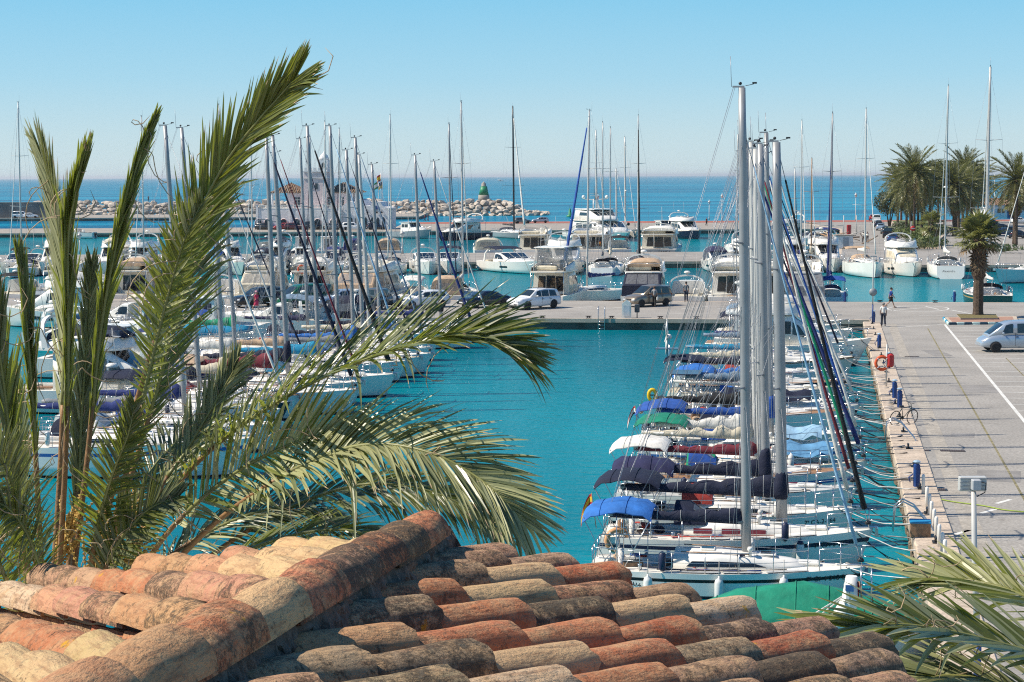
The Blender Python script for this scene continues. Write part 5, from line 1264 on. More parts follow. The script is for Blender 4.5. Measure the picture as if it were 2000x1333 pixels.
def palm(name, label, base, h, n=46, kind='date', s=1.0, tr=.26, seed=0, group='palm trees of the harbour garden', skirt=0, bulb=False, elmin=-62):
    r = random.Random(seed); t = thing(name, label, 'palm tree', base, r.uniform(0, 6), group)
    m = MB(); rings = []; nz = max(6, int(h / .35)); lean = r.uniform(-.03, .03)
    for i in range(nz + 1):
        u = i / nz; rad = tr * (1.18 - .25 * min(1, u * 3)) * (1.05 if i % 2 else .95) + (.14 * max(0, u - .82) / .18 if kind == 'date' else 0)
        if bulb: rad = tr * (1.22 if u < .04 else 1.0 if u < .48 else 1.24 - .2 * max(0, u - .8)) * (1.03 if i % 2 else .97)
        rings.append([(rad * math.cos(a) + lean * h * u * u, rad * math.sin(a), u * h) for a in [2 * math.pi * k / 10 for k in range(10)]])
    m.loft(rings, BARK, smooth=not bulb); m.build('trunk', t)
    if bulb:
        b = MB()
        for k in range(170):
            a = k * 2.399; z = h * (.5 + .47 * k / 170); rad = tr * 1.2; d = V((math.cos(a), math.sin(a), 0)); p = d * rad + V((0, 0, z)); sv = V((-d.y, d.x, 0)) * .075
            b.add([p - sv, p + sv, p + d * .13 + V((0, 0, .2)) + sv * .4, p + d * .13 + V((0, 0, .2)) - sv * .4, p + d * .03 + V((0, 0, .16))], [(0, 1, 2, 3), (1, 2, 4), (0, 3, 4), (2, 3, 4)], BARKL)
        b.build('leaf_stub', t, kind='stuff')
    top = V((lean * h, 0, h))
    for k in range(n):
        az = k * 2.39996 + r.uniform(-.2, .2); u = k / (n - 1)
        if kind == 'date':
            el = math.radians(lerp(78, -42, u ** .85)) + r.uniform(-.08, .08); me = FE[min(3, int(u * 4))] if u < .86 else FEO[0]; sc = s * r.uniform(.88, 1.08) * (.8 if u < .1 else 1)
        else:
            el = math.radians(lerp(80, elmin, u)) + r.uniform(-.12, .12); me = FN[k % 3] if u < .88 else FND[0]; sc = s * r.uniform(.85, 1.1)
        M = Matrix.Translation(top + V((0, 0, -.25 * u))) @ Matrix.Rotation(az, 4, 'Z') @ Matrix.Rotation(-el, 4, 'Y') @ Matrix.Rotation(r.uniform(-.25, .25), 4, 'X') @ Matrix.Scale(sc, 4)
        link('frond' if kind == 'date' else 'fan_leaf', me, t, M=M)
    for k in range(skirt):
        az = k * 2.4; M = Matrix.Translation(top + V((0, 0, -.3 - .9 * k / skirt))) @ Matrix.Rotation(az, 4, 'Z') @ Matrix.Rotation(math.radians(66 + r.uniform(0, 16)), 4, 'Y') @ Matrix.Scale(s * .95, 4)
        link('dead_leaf', FND[0], t, M=M)
    return t
def palm_at(px_, yb, yc, **k):
    b = P(px_, yb, QZ); top = D(px_, yc, b.y); return palm(base=b, h=top.z - QZ, **k)
date = [(1753, 441, 352, 'date palm at the sea end of the garden beside the round dark tree', 1.05), (1760, 432, 348, 'slim date palm behind the round dark tree', 1.0), (1770, 454, 368, 'date palm leaning over the parked cars at the garden corner', 1.15), (1785, 462, 336, 'tallest date palm of the clump beside the parked cars', 1.2),
        (1793, 443, 358, 'date palm in the middle of the left clump', 1.05), (1805, 428, 352, 'date palm farthest toward the beach behind the clump', 1.05), (1800, 447, 374, 'low date palm with its crown under the taller ones', 1.05),
        (1832, 430, 342, 'date palm standing between the two clumps of palms', 1.0), (1862, 462, 360, 'thick trunked date palm left of the tall mast', 1.1), (1880, 444, 330, 'tallest date palm of the clump behind the tall mast', 1.2), (1872, 448, 352, 'date palm under the tallest crown behind the mast', 1.05), (1899, 442, 350, 'stout date palm near the white building with a ragged skirt', 1.15), (1910, 436, 356, 'date palm right beside the white building corner', 1.05),
        (1984, 479, 352, 'lone date palm in front of the white building', 1.15),
        (1815, 452, 356, 'date palm whose crown touches the tallest of the left clump', 1.1), (1778, 447, 350, 'date palm with a leaning crown on the left flank of the clump', 1.05), (1845, 440, 356, 'date palm half hidden by the thin white mast', 1.1), (1888, 455, 366, 'low date palm in front of the clump behind the mast', 1.1)]
for i, (x, yb, yc, lb, s) in enumerate(date): palm_at(x, yb, yc, name='date_palm', label=lb, s=s * 1.68, seed=i, n=58)
palm_at(1820, 480, 438, name='fan_palm', label='short bushy fan palm among the garden shrubs', kind='fan', s=1.5, seed=31, n=34, tr=.3, skirt=10)
palm_at(1866, 462, 392, name='fan_palm', label='fan palm growing below the date palms behind the mast', kind='fan', s=1.5, seed=32, n=36, tr=.32, skirt=14)
palm_at(1896, 450, 384, name='fan_palm', label='fan palm with a thick skirt of dry leaves near the building', kind='fan', s=1.5, seed=33, n=36, tr=.35, skirt=16)
palm_at(1981, 477, 388, name='fan_palm', label='fan palm in front of the lone date palm by the white building', kind='fan', s=1.6, seed=34, n=38, tr=.32, skirt=14)
b = P(1910, 618, QZ + .12); palm('fan_palm', 'near fan palm with a shaggy trunk on the kerbed island', b, 6.1, n=42, kind='fan', s=1.35, elmin=-30, tr=.40, seed=3, bulb=True, group='fan palms', skirt=5)

# ------------------------------------------------------------------ garden
LEAFG = [leafmat('shrub_leaf_%d' % k, c, (.15, .2, .03), .15, .6) for k, c in enumerate(((.055, .085, .022), (.10, .13, .028), (.045, .06, .025), (.13, .14, .05)))]
def bush(name, label, c, rx, ry, rz, mt, n=420, leaf=.2, trunk=0, seed=0, group='garden shrubs'):
    r = random.Random(seed); t = thing(name, label, 'shrub' if not trunk else 'tree', c, 0, group); m = MB()
    for k in range(n):
        d = V((r.gauss(0, 1), r.gauss(0, 1), r.gauss(0, 1))).normalized(); q = r.uniform(.72, 1.03) * (1 + .16 * math.sin(d.x * 5 + seed) * math.sin(d.y * 4 + d.z * 3))
        p = V((d.x * rx * q, d.y * ry * q, trunk + rz + d.z * rz * q)); 
        if p.z < .02: continue
        a = V((r.uniform(-1, 1), r.uniform(-1, 1), r.uniform(-1, 1))).normalized(); e = a.cross(d).normalized() * leaf * r.uniform(.6, 1.3); a = (a - d * a.dot(d) * .5).normalized() * leaf * r.uniform(.6, 1.2)
        m.add([p - a, p + e * .6, p + a, p - e * .6], [(0, 1, 2, 3)], mt)
    m.build('foliage', t, kind='stuff')
    q = MB()
    for k in range(5 if not trunk else 3):
        a = k * 2.4; q.tube([(0.06 * math.cos(a), .06 * math.sin(a), 0), (rx * .3 * math.cos(a), ry * .3 * math.sin(a), trunk + rz * .6), (rx * .55 * math.cos(a), ry * .55 * math.sin(a), trunk + rz * 1.1)], [.07 + trunk * .06, .05, .02], BARK, 5)
    q.build('stem', t, kind='stuff'); return t
g0 = [V(P(x, y, QZ)[:2]) for x, y in ((1738, 434), (1792, 486), (1838, 487), (1836, 470), (1862, 446), (1800, 431))]
pier('garden_bed', 'raised garden bed with lawn and shrubs inside a pale kerb', [tuple(p) for p in g0], QZ + .25, GRASS, lip=.5)
sh = [(1751, 456, 2.2, 1.1, 0, 'round clipped bush at the car side of the garden'), (1768, 466, 2.4, 1.5, 1, 'light green mound of shrub at the garden edge'), (1772, 458, 2.4, 1.4, 2, 'dark shrub between the first palm trunks'), (1787, 476, 1.8, 1.2, 0, 'dense green bush beside the no entry sign'), (1800, 470, 2.6, 1.5, 1, 'bright mound of shrub in front of the short fan palm'),
      (1806, 484, 2.8, 1.5, 1, 'long yellow green bush along the front kerb of the garden'), (1790, 486, 2.0, 1.0, 3, 'pale green bush at the near corner of the garden'), (1828, 482, 2.0, 1.2, 0, 'green bush under the short fan palm'), (1846, 458, 2.4, 1.1, 2, 'dark bush at the foot of the mast side palms'), (1760, 446, 2.0, 1.1, 2, 'small dark bush under the round tree'),
      (1960, 492, 3.0, .9, 0, 'clipped hedge piece near the far right masts'), (1905, 470, 2.2, 1.2, 0, 'leafy bush behind the near fan palm crown')]
for i, (x, y, r_, h_, k, lb) in enumerate(sh):
    p = P(x, y, QZ + .2); bush('shrub', lb, p, r_, r_ * .8, h_ * .62, LEAFG[k], 330, .22, seed=i)
bush('round_tree', 'round dark evergreen tree beside the parked cars', P(1737, 443, QZ), 3.3, 3.0, 2.6, LEAFG[2], 1500, .3, 2.6, 50, 'evergreen trees')
bush('round_tree', 'second dark evergreen tree half hidden behind the palm trunks', P(1780, 434, QZ), 3.4, 3.0, 2.3, LEAFG[2], 1100, .3, 2.2, 51, 'evergreen trees')
# kerbed island of the near palm
isl = [tuple(V(P(x, y, QZ)[:2])) for x, y in ((1843, 624), (1853, 635), (1990, 634), (1985, 622))]
pier('tree_island', 'kerbed planting island with dry grass and red paving', isl, QZ + .16, conc('salmon_paving', (.42, .24, .17), .15, .8), lip=.3)
for i in range(9):
    a, b_ = V(P(1853, 635, QZ)), V(P(1990, 634, QZ)); p = a.lerp(b_, (i + .5) / 9); t = (b_ - a).normalized(); w = (b_ - a).length / 9
    m = MB(); m.rbox((0, 0, .09), (w - .02, .16, .22), mat('kerb_pale', '#b9cfc8', .7) if i % 2 else mat('kerb_dark', '#24485a', .7), .03, math.atan2(t.y, t.x)); m.build('kerb_stone', label=('dark' if i % 2 == 0 else 'pale') + ' painted kerb stone of the palm island, ' + ['first', 'second', 'third', 'fourth', 'fifth', 'sixth', 'seventh', 'eighth', 'last'][i] + ' from its rounded end', cat='kerb stone', loc=p, group='painted kerb stones of the island')
for i in range(4):
    a, b_ = V(P(1843, 624, QZ)), V(P(1853, 635, QZ)); p = a.lerp(b_, (i + .5) / 4); t = (b_ - a).normalized(); w = (b_ - a).length / 4
    m = MB(); m.rbox((0, 0, .09), (w - .02, .18, .24), mat('kerb_pale', '#b9cfc8', .7) if i % 2 else mat('kerb_blue', '#2f8db0', .7), .05, math.atan2(t.y, t.x)); m.build('kerb_stone', label=('pale' if i % 2 else 'blue') + ' rounded kerb stone on the end of the island, ' + ['farthest back', 'second from the back', 'second from the front', 'nearest'][i], cat='kerb stone', loc=p, group='rounded kerb stones of the island end')
gi = [V(P(x, y, QZ)[:2]) for x, y in ((1868, 620.5), (1876, 629), (1950, 628.5), (1945, 621))]
m = MB(); m.loft([[(*p, QZ + .17) for p in gi], [(*p, QZ + .28) for p in gi]], LIGHTC, cap=False); m.add([(*p, QZ + .25) for p in gi], [(0, 1, 2, 3)], mat('dry_grass', (.16, .13, .045), .95, var=.45, scale=7, bump=.7, bscale=50)); m.build('grass_bed', label='patch of dry grass round the near palm', kind='structure')
# ------------------------------------------------------------------ roof in the foreground
def tile_mat():
    m = mat('clay_tile', (.5, .3, .2), .85); N, L, b = nodes_of(m)
    for n in [n for n in N if n.bl_idname not in ('ShaderNodeBsdfPrincipled', 'ShaderNodeOutputMaterial')]: N.remove(n)
    tc = N.new('ShaderNodeTexCoord'); oi = N.new('ShaderNodeObjectInfo'); va = N.new('ShaderNodeVectorMath'); va.operation = 'MULTIPLY_ADD'
    va.inputs[1].default_value = (1, 1, 1); L.new(tc.outputs['Object'], va.inputs[0])
    rv = N.new('ShaderNodeVectorMath'); rv.operation = 'SCALE'; rv.inputs['Scale'].default_value = 37.0
    cb = N.new('ShaderNodeCombineXYZ')
    for k in ('X', 'Y', 'Z'): L.new(oi.outputs['Random'], cb.inputs[k])
    L.new(cb.outputs[0], rv.inputs[0]); L.new(rv.outputs[0], va.inputs[2])
    def noise(sc, det=6, rough=.6, stretch=None):
        n = N.new('ShaderNodeTexNoise'); n.inputs['Scale'].default_value = sc; n.inputs['Detail'].default_value = det; n.inputs['Roughness'].default_value = rough
        if stretch:
            mp = N.new('ShaderNodeMapping'); mp.inputs['Scale'].default_value = stretch; L.new(va.outputs[0], mp.inputs[0]); L.new(mp.outputs[0], n.inputs['Vector'])
        else: L.new(va.outputs[0], n.inputs['Vector'])
        return n.outputs['Fac']
    def rampf(src, a, b_):
        r = N.new('ShaderNodeMapRange'); r.inputs['From Min'].default_value = a; r.inputs['From Max'].default_value = b_; L.new(src, r.inputs['Value']); return r.outputs[0]
    def mixc(fac, c1, c2, mode='MIX'):
        x = N.new('ShaderNodeMix'); x.data_type = 'RGBA'; x.blend_type = mode
        if isinstance(fac, float): x.inputs['Factor'].default_value = fac
        else: L.new(fac, x.inputs['Factor'])
        for i, c in ((6, c1), (7, c2)):
            if isinstance(c, tuple): x.inputs[i].default_value = (*c, 1)
            else: L.new(c, x.inputs[i])
        return x.outputs[2]
    def mth(op, a, b_):
        x = N.new('ShaderNodeMath'); x.operation = op
        for i, c in enumerate((a, b_)):
            if isinstance(c, (int, float)): x.inputs[i].default_value = c
            else: L.new(c, x.inputs[i])
        return x.outputs[0]
    base = oi.outputs['Color']
    c = mixc(rampf(noise(9, 5, .6), .45, .75), base, (.52, .33, .17))
    c = mixc(mth('MULTIPLY', rampf(noise(5, 5, .6, (1, 8, 8)), .5, .62), .45), c, (.20, .085, .045))
    c = mixc(mth('MULTIPLY', rampf(noise(60, 3, .7), .45, .75), .35), c, (.55, .38, .22))
    # dark lichen: amount comes with the tile
    amt = mth('SUBTRACT', .64, mth('MULTIPLY', oi.outputs['Alpha'], .30))
    big = mth('ADD', mth('MULTIPLY', noise(13, 6, .7), .52), mth('MULTIPLY', noise(75, 5, .8), .48))
    df = N.new('ShaderNodeMapRange'); L.new(big, df.inputs['Value']); L.new(amt, df.inputs['From Min']); L.new(mth('ADD', amt, .09), df.inputs['From Max'])
    c = mixc(mth('MULTIPLY', df.outputs[0], .84), c, (.05, .038, .027))
    gr = mixc(rampf(noise(26, 5, .7), .56, .66), c, mixc(.5, c, (.16, .14, .10)))
    yl = mth('MULTIPLY', rampf(noise(5.5, 4, .55), .67, .70), mth('GREATER_THAN', oi.outputs['Random'], .55))
    yl = mth('MULTIPLY', yl, rampf(noise(34, 4, .6), .38, .5))
    c = mixc(yl, gr, (.55, .29, .03))
    L.new(c, b.inputs['Base Color']); b.inputs['Roughness'].default_value = .88; b.inputs['Specular IOR Level'].default_value = .25
    h = mth('ADD', mth('MULTIPLY', noise(70, 6, .7), .5), mth('ADD', mth('MULTIPLY', noise(14, 4, .6, (1, 3, 3)), .9), mth('MULTIPLY', df.outputs[0], .16)))
    bp = N.new('ShaderNodeBump'); bp.inputs['Strength'].default_value = .95; bp.inputs['Distance'].default_value = .014; L.new(h, bp.inputs['Height']); L.new(bp.outputs[0], b.inputs['Normal'])
    return m
CLAY = tile_mat()
MORTAR = conc('roof_mortar', (.15, .11, .085), .35, 14.0, fine=120, bump=1.0)
from mathutils import noise as mn
def barrel(L_, r0, r1, seed, th=.016, flat=.92, span=1.5, curl=0.0):
    """a hand made barrel tile along +x, wide end at the far end"""
    n, k = 12, 9; vs = []; fs = []
    for lay, off in ((0, 0), (1, -th)):
        for i in range(k + 1):
            u = i / k; rad = lerp(r0, r1, u) * (1 + .012 * math.sin(u * 5 + seed)) + off
            for j in range(n + 1):
                a = lerp(-span, span, j / n); q = mn.noise(V((u * 3 + seed * 7.3, j * .35, seed))) * .008
                ex = (mn.noise(V((j * .6, seed * 3.1, i * 1.0))) * .024) if i in (0, k) else 0
                if i == k: q -= .004
                vs.append((u * L_ + ex, (rad + q) * math.sin(a), (rad + q) * flat * math.cos(a) + curl * u * u))
    o = (k + 1) * (n + 1); g = lambda l, i, j: vs[l * o + i * (n + 1) + j]
    m = MB()
    for l in (0, 1): m.loft([[g(l, i, j) for j in range(n + 1)] for i in range(k + 1)], CLAY, closed=False, cap=False, smooth=True)
    for i in (0, k): m.loft([[g(l, i, j) for j in range(n + 1)] for l in (0, 1)], CLAY, closed=False, cap=False)
    for j in (0, n): m.loft([[g(l, i, j) for i in range(k + 1)] for l in (0, 1)], CLAY, closed=False, cap=False)
    return m.mesh('tile')
TILES = [barrel(.60, .082, .106, k) for k in range(7)]; PANS = [barrel(.60, .09, .078, 20 + k) for k in range(3)]; HIPT = [barrel(.56, .094, .115, 40 + k, .018, .95, 1.55) for k in range(5)]
roof = thing('tiled_roof', 'old clay tiled hip roof with lichen in front of the harbour', 'roof', D(600, 1200, 5.5))
RO = roof.location.copy()
A, E = D(300, 1262, 3.95), D(850, 1003, 7.55)
hd = (E - A).normalized(); hipn = hd
dR = V((math.sin(math.radians(40)), math.cos(math.radians(40)), -.190)).normalized()
dL = V((math.sin(math.radians(-27)), math.cos(math.radians(-27)), -.185)).normalized()
nR = hd.cross(dR).normalized(); nR = nR if nR.z > 0 else -nR
nL = hd.cross(dL).normalized(); nL = nL if nL.z > 0 else -nL
def hit(px_, py_, p0, n):
    o = V((0, 0, CAM_H)); d = ray(px_, py_); return o + d * ((p0 - o).dot(n) / d.dot(n))
def proj_x(p):
    q = p - V((0, 0, CAM_H)); return 1000 + FPX * q.dot(_r) / q.dot(_f)
TC = dict(o=(.46, .165, .075), r=(.42, .11, .05), t=(.47, .25, .12), c=(.55, .38, .19), p=(.50, .24, .14), b=(.42, .25, .15), d=(.32, .22, .145), y=(.62, .36, .03), g=(.31, .23, .14), w=(.58, .42, .27))
def put_tile(me, p, d, n, key, lich, roll=0.0, pitch=.0, name='tile'):
    y = n.cross(d).normalized(); z = d.cross(y)
    M = Matrix(((d.x, y.x, z.x, p.x - RO.x), (d.y, y.y, z.y, p.y - RO.y), (d.z, y.z, z.z, p.z - RO.z), (0, 0, 0, 1))) @ Matrix.Rotation(-pitch, 4, 'Y') @ Matrix.Rotation(roll, 4, 'X')
    o = link(name, me, roof, M=M); j = rng.uniform(.9, 1.1); o.color = (*[min(.8, c * j * rng.uniform(.95, 1.05)) for c in TC[key]], lich); return o
lz = dict(o=.2, r=.15, t=.35, c=.2, p=.4, b=.42, d=.66, g=.45, w=.35, y=.3)
dropR = V((0, 0, -.112)); dropL = V((0, 0, -.10))
pR, pL = A + dropR, A + dropL
EXPO = .50
def lay(rows, p0, n, d, side, tag_):
    for (sx, sy), endpx, keys in rows:
        q = hit(sx, sy, p0 + n * .0, n) - n * .09          # crest line lowered to the tile's axis
        # back up to the hip
        w = q - A; perp = V((hd.x, hd.y, 0)).normalized(); sidev = V((perp.y, -perp.x, 0)) * side
        dist = w.dot(sidev); t0 = dist / d.dot(sidev); start = q - d * (t0 - (.04 if side > 0 else .08))
        i = 0; s = start - d * rng.uniform(.0, .16)
        while i < 12:
            e = s + d * .58; ex = proj_x(e)
            if (side > 0 and ex > endpx + 25) or (side < 0 and ex < endpx - 25): break
            key = next((kk for xm, kk in keys if proj_x(s + d * .3) * side < xm * side), rng.choice('otpb'))
            put_tile(TILES[rng.randrange(7)], s + n * rng.uniform(-.004, .008), d, n, key, min(1, lz[key] + rng.uniform(-.12, .2)), rng.uniform(-.07, .07), .05 + rng.uniform(-.01, .014))
            s = s + d * EXPO * rng.uniform(.95, 1.05); i += 1
        # channel tiles beside the row
        sp = n.cross(d).normalized() * .125 * 1.0; s = start - d * .1 + sp - n * .012
        for k in range(i + 0):
            key = rng.choice('otpb'); put_tile(PANS[k % 3], s, d, -n, key, rng.uniform(.3, .8), 0, -.03, 'channel_tile'); s = s + d * EXPO
lay([((945, 1053), 968, [(905, 'o'), (970, 'y')]), ((1000, 1080), 1050, [(930, 'b'), (1060, 'b')]), ((985, 1091), 1136, [(985, 'b'), (1140, 'b')]), ((1000, 1111), 1226, [(905, 'b'), (1078, 'c'), (1230, 'r')]), ((1000, 1147), 1328, [(845, 'o'), (1010, 'c'), (1190, 'p'), (1340, 'b')]), ((1010, 1184), 1458, [(745, 'g'), (955, 'o'), (1118, 'd'), (1295, 'c'), (1460, 'w')]),
     ((1010, 1234), 1590, [(845, 't'), (1075, 'o'), (1255, 'r'), (1430, 'd'), (1600, 'b')]), ((1010, 1276), 1740, [(800, 'g'), (1010, 'c'), (1196, 'o'), (1400, 'g'), (1590, 'r'), (1750, 'd')]), ((1010, 1327), 1790, [(620, 'b'), (800, 'g'), (1000, 'w'), (1250, 'o'), (1480, 'b'), (1800, 'd')]), ((1010, 1385), 1800, [(700, 'o'), (1000, 't'), (1300, 'g'), (1800, 'b')])], pR, nR, dR, 1, 'R')
lay([((630, 1062), 588, [(500, 'c')]), ((520, 1081), 440, [(520, 'c'), (400, 'p')]), ((395, 1097), 275, [(470, 'c'), (380, 'p'), (200, 't')]), ((301, 1129), 104, [(410, 'p'), (310, 'b'), (200, 'o'), (60, 'b')]), ((227, 1174), -60, [(250, 't'), (95, 'p'), (-200, 'w')]), ((100, 1240), -160, [(180, 'c'), (60, 'o'), (-300, 't')]), ((105, 1312), -200, [(130, 't'), (0, 'c'), (-300, 'o')]), ((60, 1385), -250, [(0, 'c'), (-400, 't')])], pL, nL, dL, -1, 'L')
# hip tiles
s = A - hd * 1.42; i = 0
HK = 'cttocobotoroo'
while (s - A).dot(hd) < (E - A).length - .50:
    put_tile(HIPT[i % 5], s - V((0, 0, .095)), hd, V((0, 0, 1)), HK[i % len(HK)], [.3, .3, .25, .45, .3, .5, .75, .7, .75, .5, .35, .2, .3][i % 13], rng.uniform(-.05, .05), .04)
    s = s + hd * .475 * rng.uniform(.97, 1.04); i += 1
# mortar bedding under the hip and the roof boards below the tiles
m = MB(); sv = V((hd.y, -hd.x, 0)).normalized(); N_ = 150; pr = random.Random(3)
for side, wd in ((1, .100), (-1, .105)):
    rings = []
    for i in range(N_ + 1):
        c = (A - hd * 1.5).lerp(E - hd * .03, i / N_); rings.append([c + sv * side * (wd * f + pr.uniform(-.012, .012)) + V((0, 0, z + pr.uniform(-.012, .012))) for f, z in ((.0, -.05), (.72, -.08), (.86, -.11), (.93, -.14), (.97, -.17), (1.02, -.20), (1.10, -.235), (1.22, -.27), (1.4, -.30), (2.0, -.34))])
    m.loft(rings, MORTAR, closed=False, cap=False)
e = E - hd * .03; m.add([e + sv * x + V((0, 0, z)) for x, z in ((-.15, -.4), (-.13, -.16), (-.07, -.05), (.07, -.05), (.13, -.16), (.15, -.4))], [(0, 1, 2, 3, 4, 5)], MORTAR)
m.v = [V(v) - RO for v in m.v]; m.build('mortar_bed', roof)
m = MB(); lowR, lowL = V((0, 0, -.265)), V((0, 0, -.22))
def edge_pt(p, d, endpx, side):
    t = 0
    while t < 6:
        q = p + d * t
        if (side > 0 and proj_x(q) > endpx) or (side < 0 and proj_x(q) < endpx): return q
        t += .05
    return q
a0, e0 = A - hd * 1.6, E - hd * .05
# the eaves follow the last tiles of each row
kr = [(1.0, 955), (.86, 1025), (.70, 1110), (.55, 1195), (.40, 1305), (.25, 1440), (.12, 1570), (0, 1690), (-.3, 1760), (-.45, 1780)]
kl = [(1.0, 640), (.8, 600), (.62, 460), (.42, 300), (.2, 130), (0, -40), (-.2, -140), (-.45, -240)]
for ks, d, low, side in ((kr, dR, lowR, 1), (kl, dL, lowL, -1)):
    top = []; bot = []
    for f, ex in ks:
        p = A.lerp(E, f) + low; top.append(p); bot.append(edge_pt(p, d, ex, side) )
    m.loft([top, bot], MORTAR, closed=False, cap=False); m.loft([[p - V((0, 0, .10)) for p in top], [p - V((0, 0, .10)) for p in bot]], MORTAR, closed=False, cap=False); m.loft([bot, [p - V((0, 0, .10)) for p in bot]], MORTAR, closed=False, cap=False)
m.v = [V(v) - RO for v in m.v]; m.build('roof_bed', roof)
# the house below the roof
m = MB(); m.prism([(-2.4, 2.2), (.9, 2.2), (1.6, 5.4), (-.35, 7.0), (-.9, 6.6), (-2.0, 4.6)], -RO.z + QZ, -1.1 - 1.0, PLASW); m.v = [V(v) - V((RO.x, RO.y, 0)) for v in m.v]; m.build('house_wall', roof)
pier('ground', 'paved ground below the house', [(-70, -15), (2.6, -15), (2.6, 30), (-70, 30)], QZ - .02, LIGHTC)

# ------------------------------------------------------------------ palms in the foreground
LEAFA = leafmat('palm_leaflet', (.165, .18, .045), (.34, .39, .04), .34, .34)
LEAFB = leafmat('palm_leaflet_pale_lit', (.345, .345, .165), (.34, .36, .08), .15, .36)  # pale leaflets; on some fronds this colour also paints in sunlight
LEAFC = leafmat('palm_leaflet_grey', (.15, .168, .075), (.22, .27, .05), .15, .36)
DRY = leafmat('dry_leaflet_tip', (.50, .37, .22), (.4, .25, .1), .2, .7)
RACH = mat('frond_rib', (.20, .20, .06), .45, var=.2, scale=4)
RACHB = mat('frond_base', (.24, .125, .045), .6, var=.35, scale=5, bump=.4)
def catmull(ps, n):
    out = []; ps = [ps[0] * 2 - ps[1]] + ps + [ps[-1] * 2 - ps[-2]]
    for i in range(1, len(ps) - 2):
        for k in range(n):
            t = k / n; a, b, c, d = ps[i - 1:i + 3]; out.append(.5 * ((2 * b) + (c - a) * t + (2 * a - 5 * b + 4 * c - d) * t * t + (3 * b - a - 3 * c + d) * t ** 3))
    out.append(ps[-2]); return out
def frond(tree, pts, nrm, leaf=.5, n=80, s0=.2, ang=(.75, .38), width=.030, vee=.45, droop=.12, mt=LEAFA, mt2=None, dry=.08, up=None, lop=(1, 1), tipl=.35, seed=0, base=.022, tl=.0, curl=.3, basel=.4, fine=True):
    """pts: (px, py, distance) down the rib; nrm: the way the upper face looks"""
    r = random.Random(seed); cur = catmull([D(*p) for p in pts], 10); N_ = len(cur) - 1
    def at(u):
        x = u * N_; i = min(N_ - 1, int(x)); return cur[i].lerp(cur[i + 1], x - i)
    O = V(tree.location)
    fr = link('frond', None, tree)
    bpy.data.objects.remove(fr)
    m = MB(); q = [c - O for c in cur]; rad = [lerp(base, .004, (i / N_) ** .8) for i in range(N_ + 1)]
    k = int(N_ * .28); m.tube(q[:k + 1], rad[:k + 1], RACHB if base > .016 else RACH, 6); m.tube(q[k:], rad[k:], RACH, 5)
    fo = m.build('frond', tree)
    lf = MB(); nrm = V(nrm).normalized(); n = int(n * 1.45) if fine else n; width *= .60 if fine else .92; leaf *= .84 if fine else 1.1; tipl *= .72 if fine else .9
    for i in range(n):
        u = lerp(s0, 1, i / (n - 1)); p = at(u); t = (at(min(1, u + .02)) - at(max(0, u - .02))).normalized()
        nn = (nrm - t * nrm.dot(t)).normalized(); b = t.cross(nn).normalized(); w = (u - s0) / (1 - s0)
        ln0 = leaf * (lerp(basel, 1, min(1, w / .22)) if w < .22 else lerp(1, tipl, ((w - .22) / .78) ** 1.6)); a0 = lerp(ang[0], ang[1], w)
        for si, sd in enumerate((1, -1)):
            if lop[si] < r.random(): continue
            ln = ln0 * r.uniform(.8, 1.12); a = a0 * r.uniform(.8, 1.2); v = vee * r.uniform(.5, 1.5); dr = droop * r.uniform(.5, 1.6)
            d = (t * math.cos(a) + (b * sd * math.cos(v) + nn * math.sin(v)) * math.sin(a)).normalized()
            wd = width * r.uniform(.75, 1.2); face = (nn + b * sd * r.uniform(-.9, .5) + V((r.uniform(-.25, .25), r.uniform(-.25, .25), r.uniform(-.25, .25)))).normalized()
            side = d.cross(face).normalized(); nf = side.cross(d)
            M1 = mt if (mt2 is None or r.random() < .65) else mt2; isd = r.random() < dry
            cl = r.uniform(-curl, curl) * .25
            if r.random() < .12: dr = dr * 3 + .12; cl *= 3
            rows = []
            for f, ww in ((0, .45), (.18, .95), (.45, 1.0), (.72, .72), (.9, .36), (1, .03)):
                c = p + d * ln * f + V((0, 0, -dr * ln * f * f)) + side * cl * ln * f ** 2 - O
                rows.append([c + side * wd * ww * .5, c - nf * wd * ww * .16, c - side * wd * ww * .5])
            lf.loft(rows[:5], M1, closed=False, cap=False, smooth=False); lf.loft(rows[4:], DRY if (isd or r.random() < .25) else M1, closed=False, cap=False)
    fb_ = MB()
    for k in range(9):
        u = r.uniform(s0, .98); p = at(u) - O; a = r.uniform(0, 6.3); c1 = V((math.cos(a), r.uniform(-.5, .5), math.sin(a))); l = r.uniform(.12, .34); w2 = r.uniform(4, 8); ps = []
        for j in range(9):
            f = j / 8; ps.append(p + c1 * l * f + V((math.cos(f * w2), 0, math.sin(f * w2))) * l * .28 * f - V((0, 0, .12 * f * f)))
        fb_.tube(ps, [.0035] * 8 + [.001], DRY, 3)
    fb_.build('dry_fibre', fo, kind='stuff')
    lf.build('leaflets', fo, kind='stuff'); return fo
pb = D(120, 1200, 11.0)
fp = thing('date_palm', 'big date palm whose long fronds rise behind the tiled roof', 'palm tree', (pb.x, pb.y, QZ))
m = MB(); rings = []
for i in range(30):
    z = lerp(0, pb.z - QZ + .1, i / 29); rad = .24 * (1.05 if i % 2 else .95) + .05 * max(0, i - 24) / 5; rings.append([(rad * math.cos(a), rad * math.sin(a), z) for a in [k * math.pi / 6 for k in range(12)]])
m.loft(rings, BARKL, smooth=False); m.build('trunk', fp)
UPC = (.15, -.9, .45)
F = lambda *a, **k: frond(fp, *a, **k)
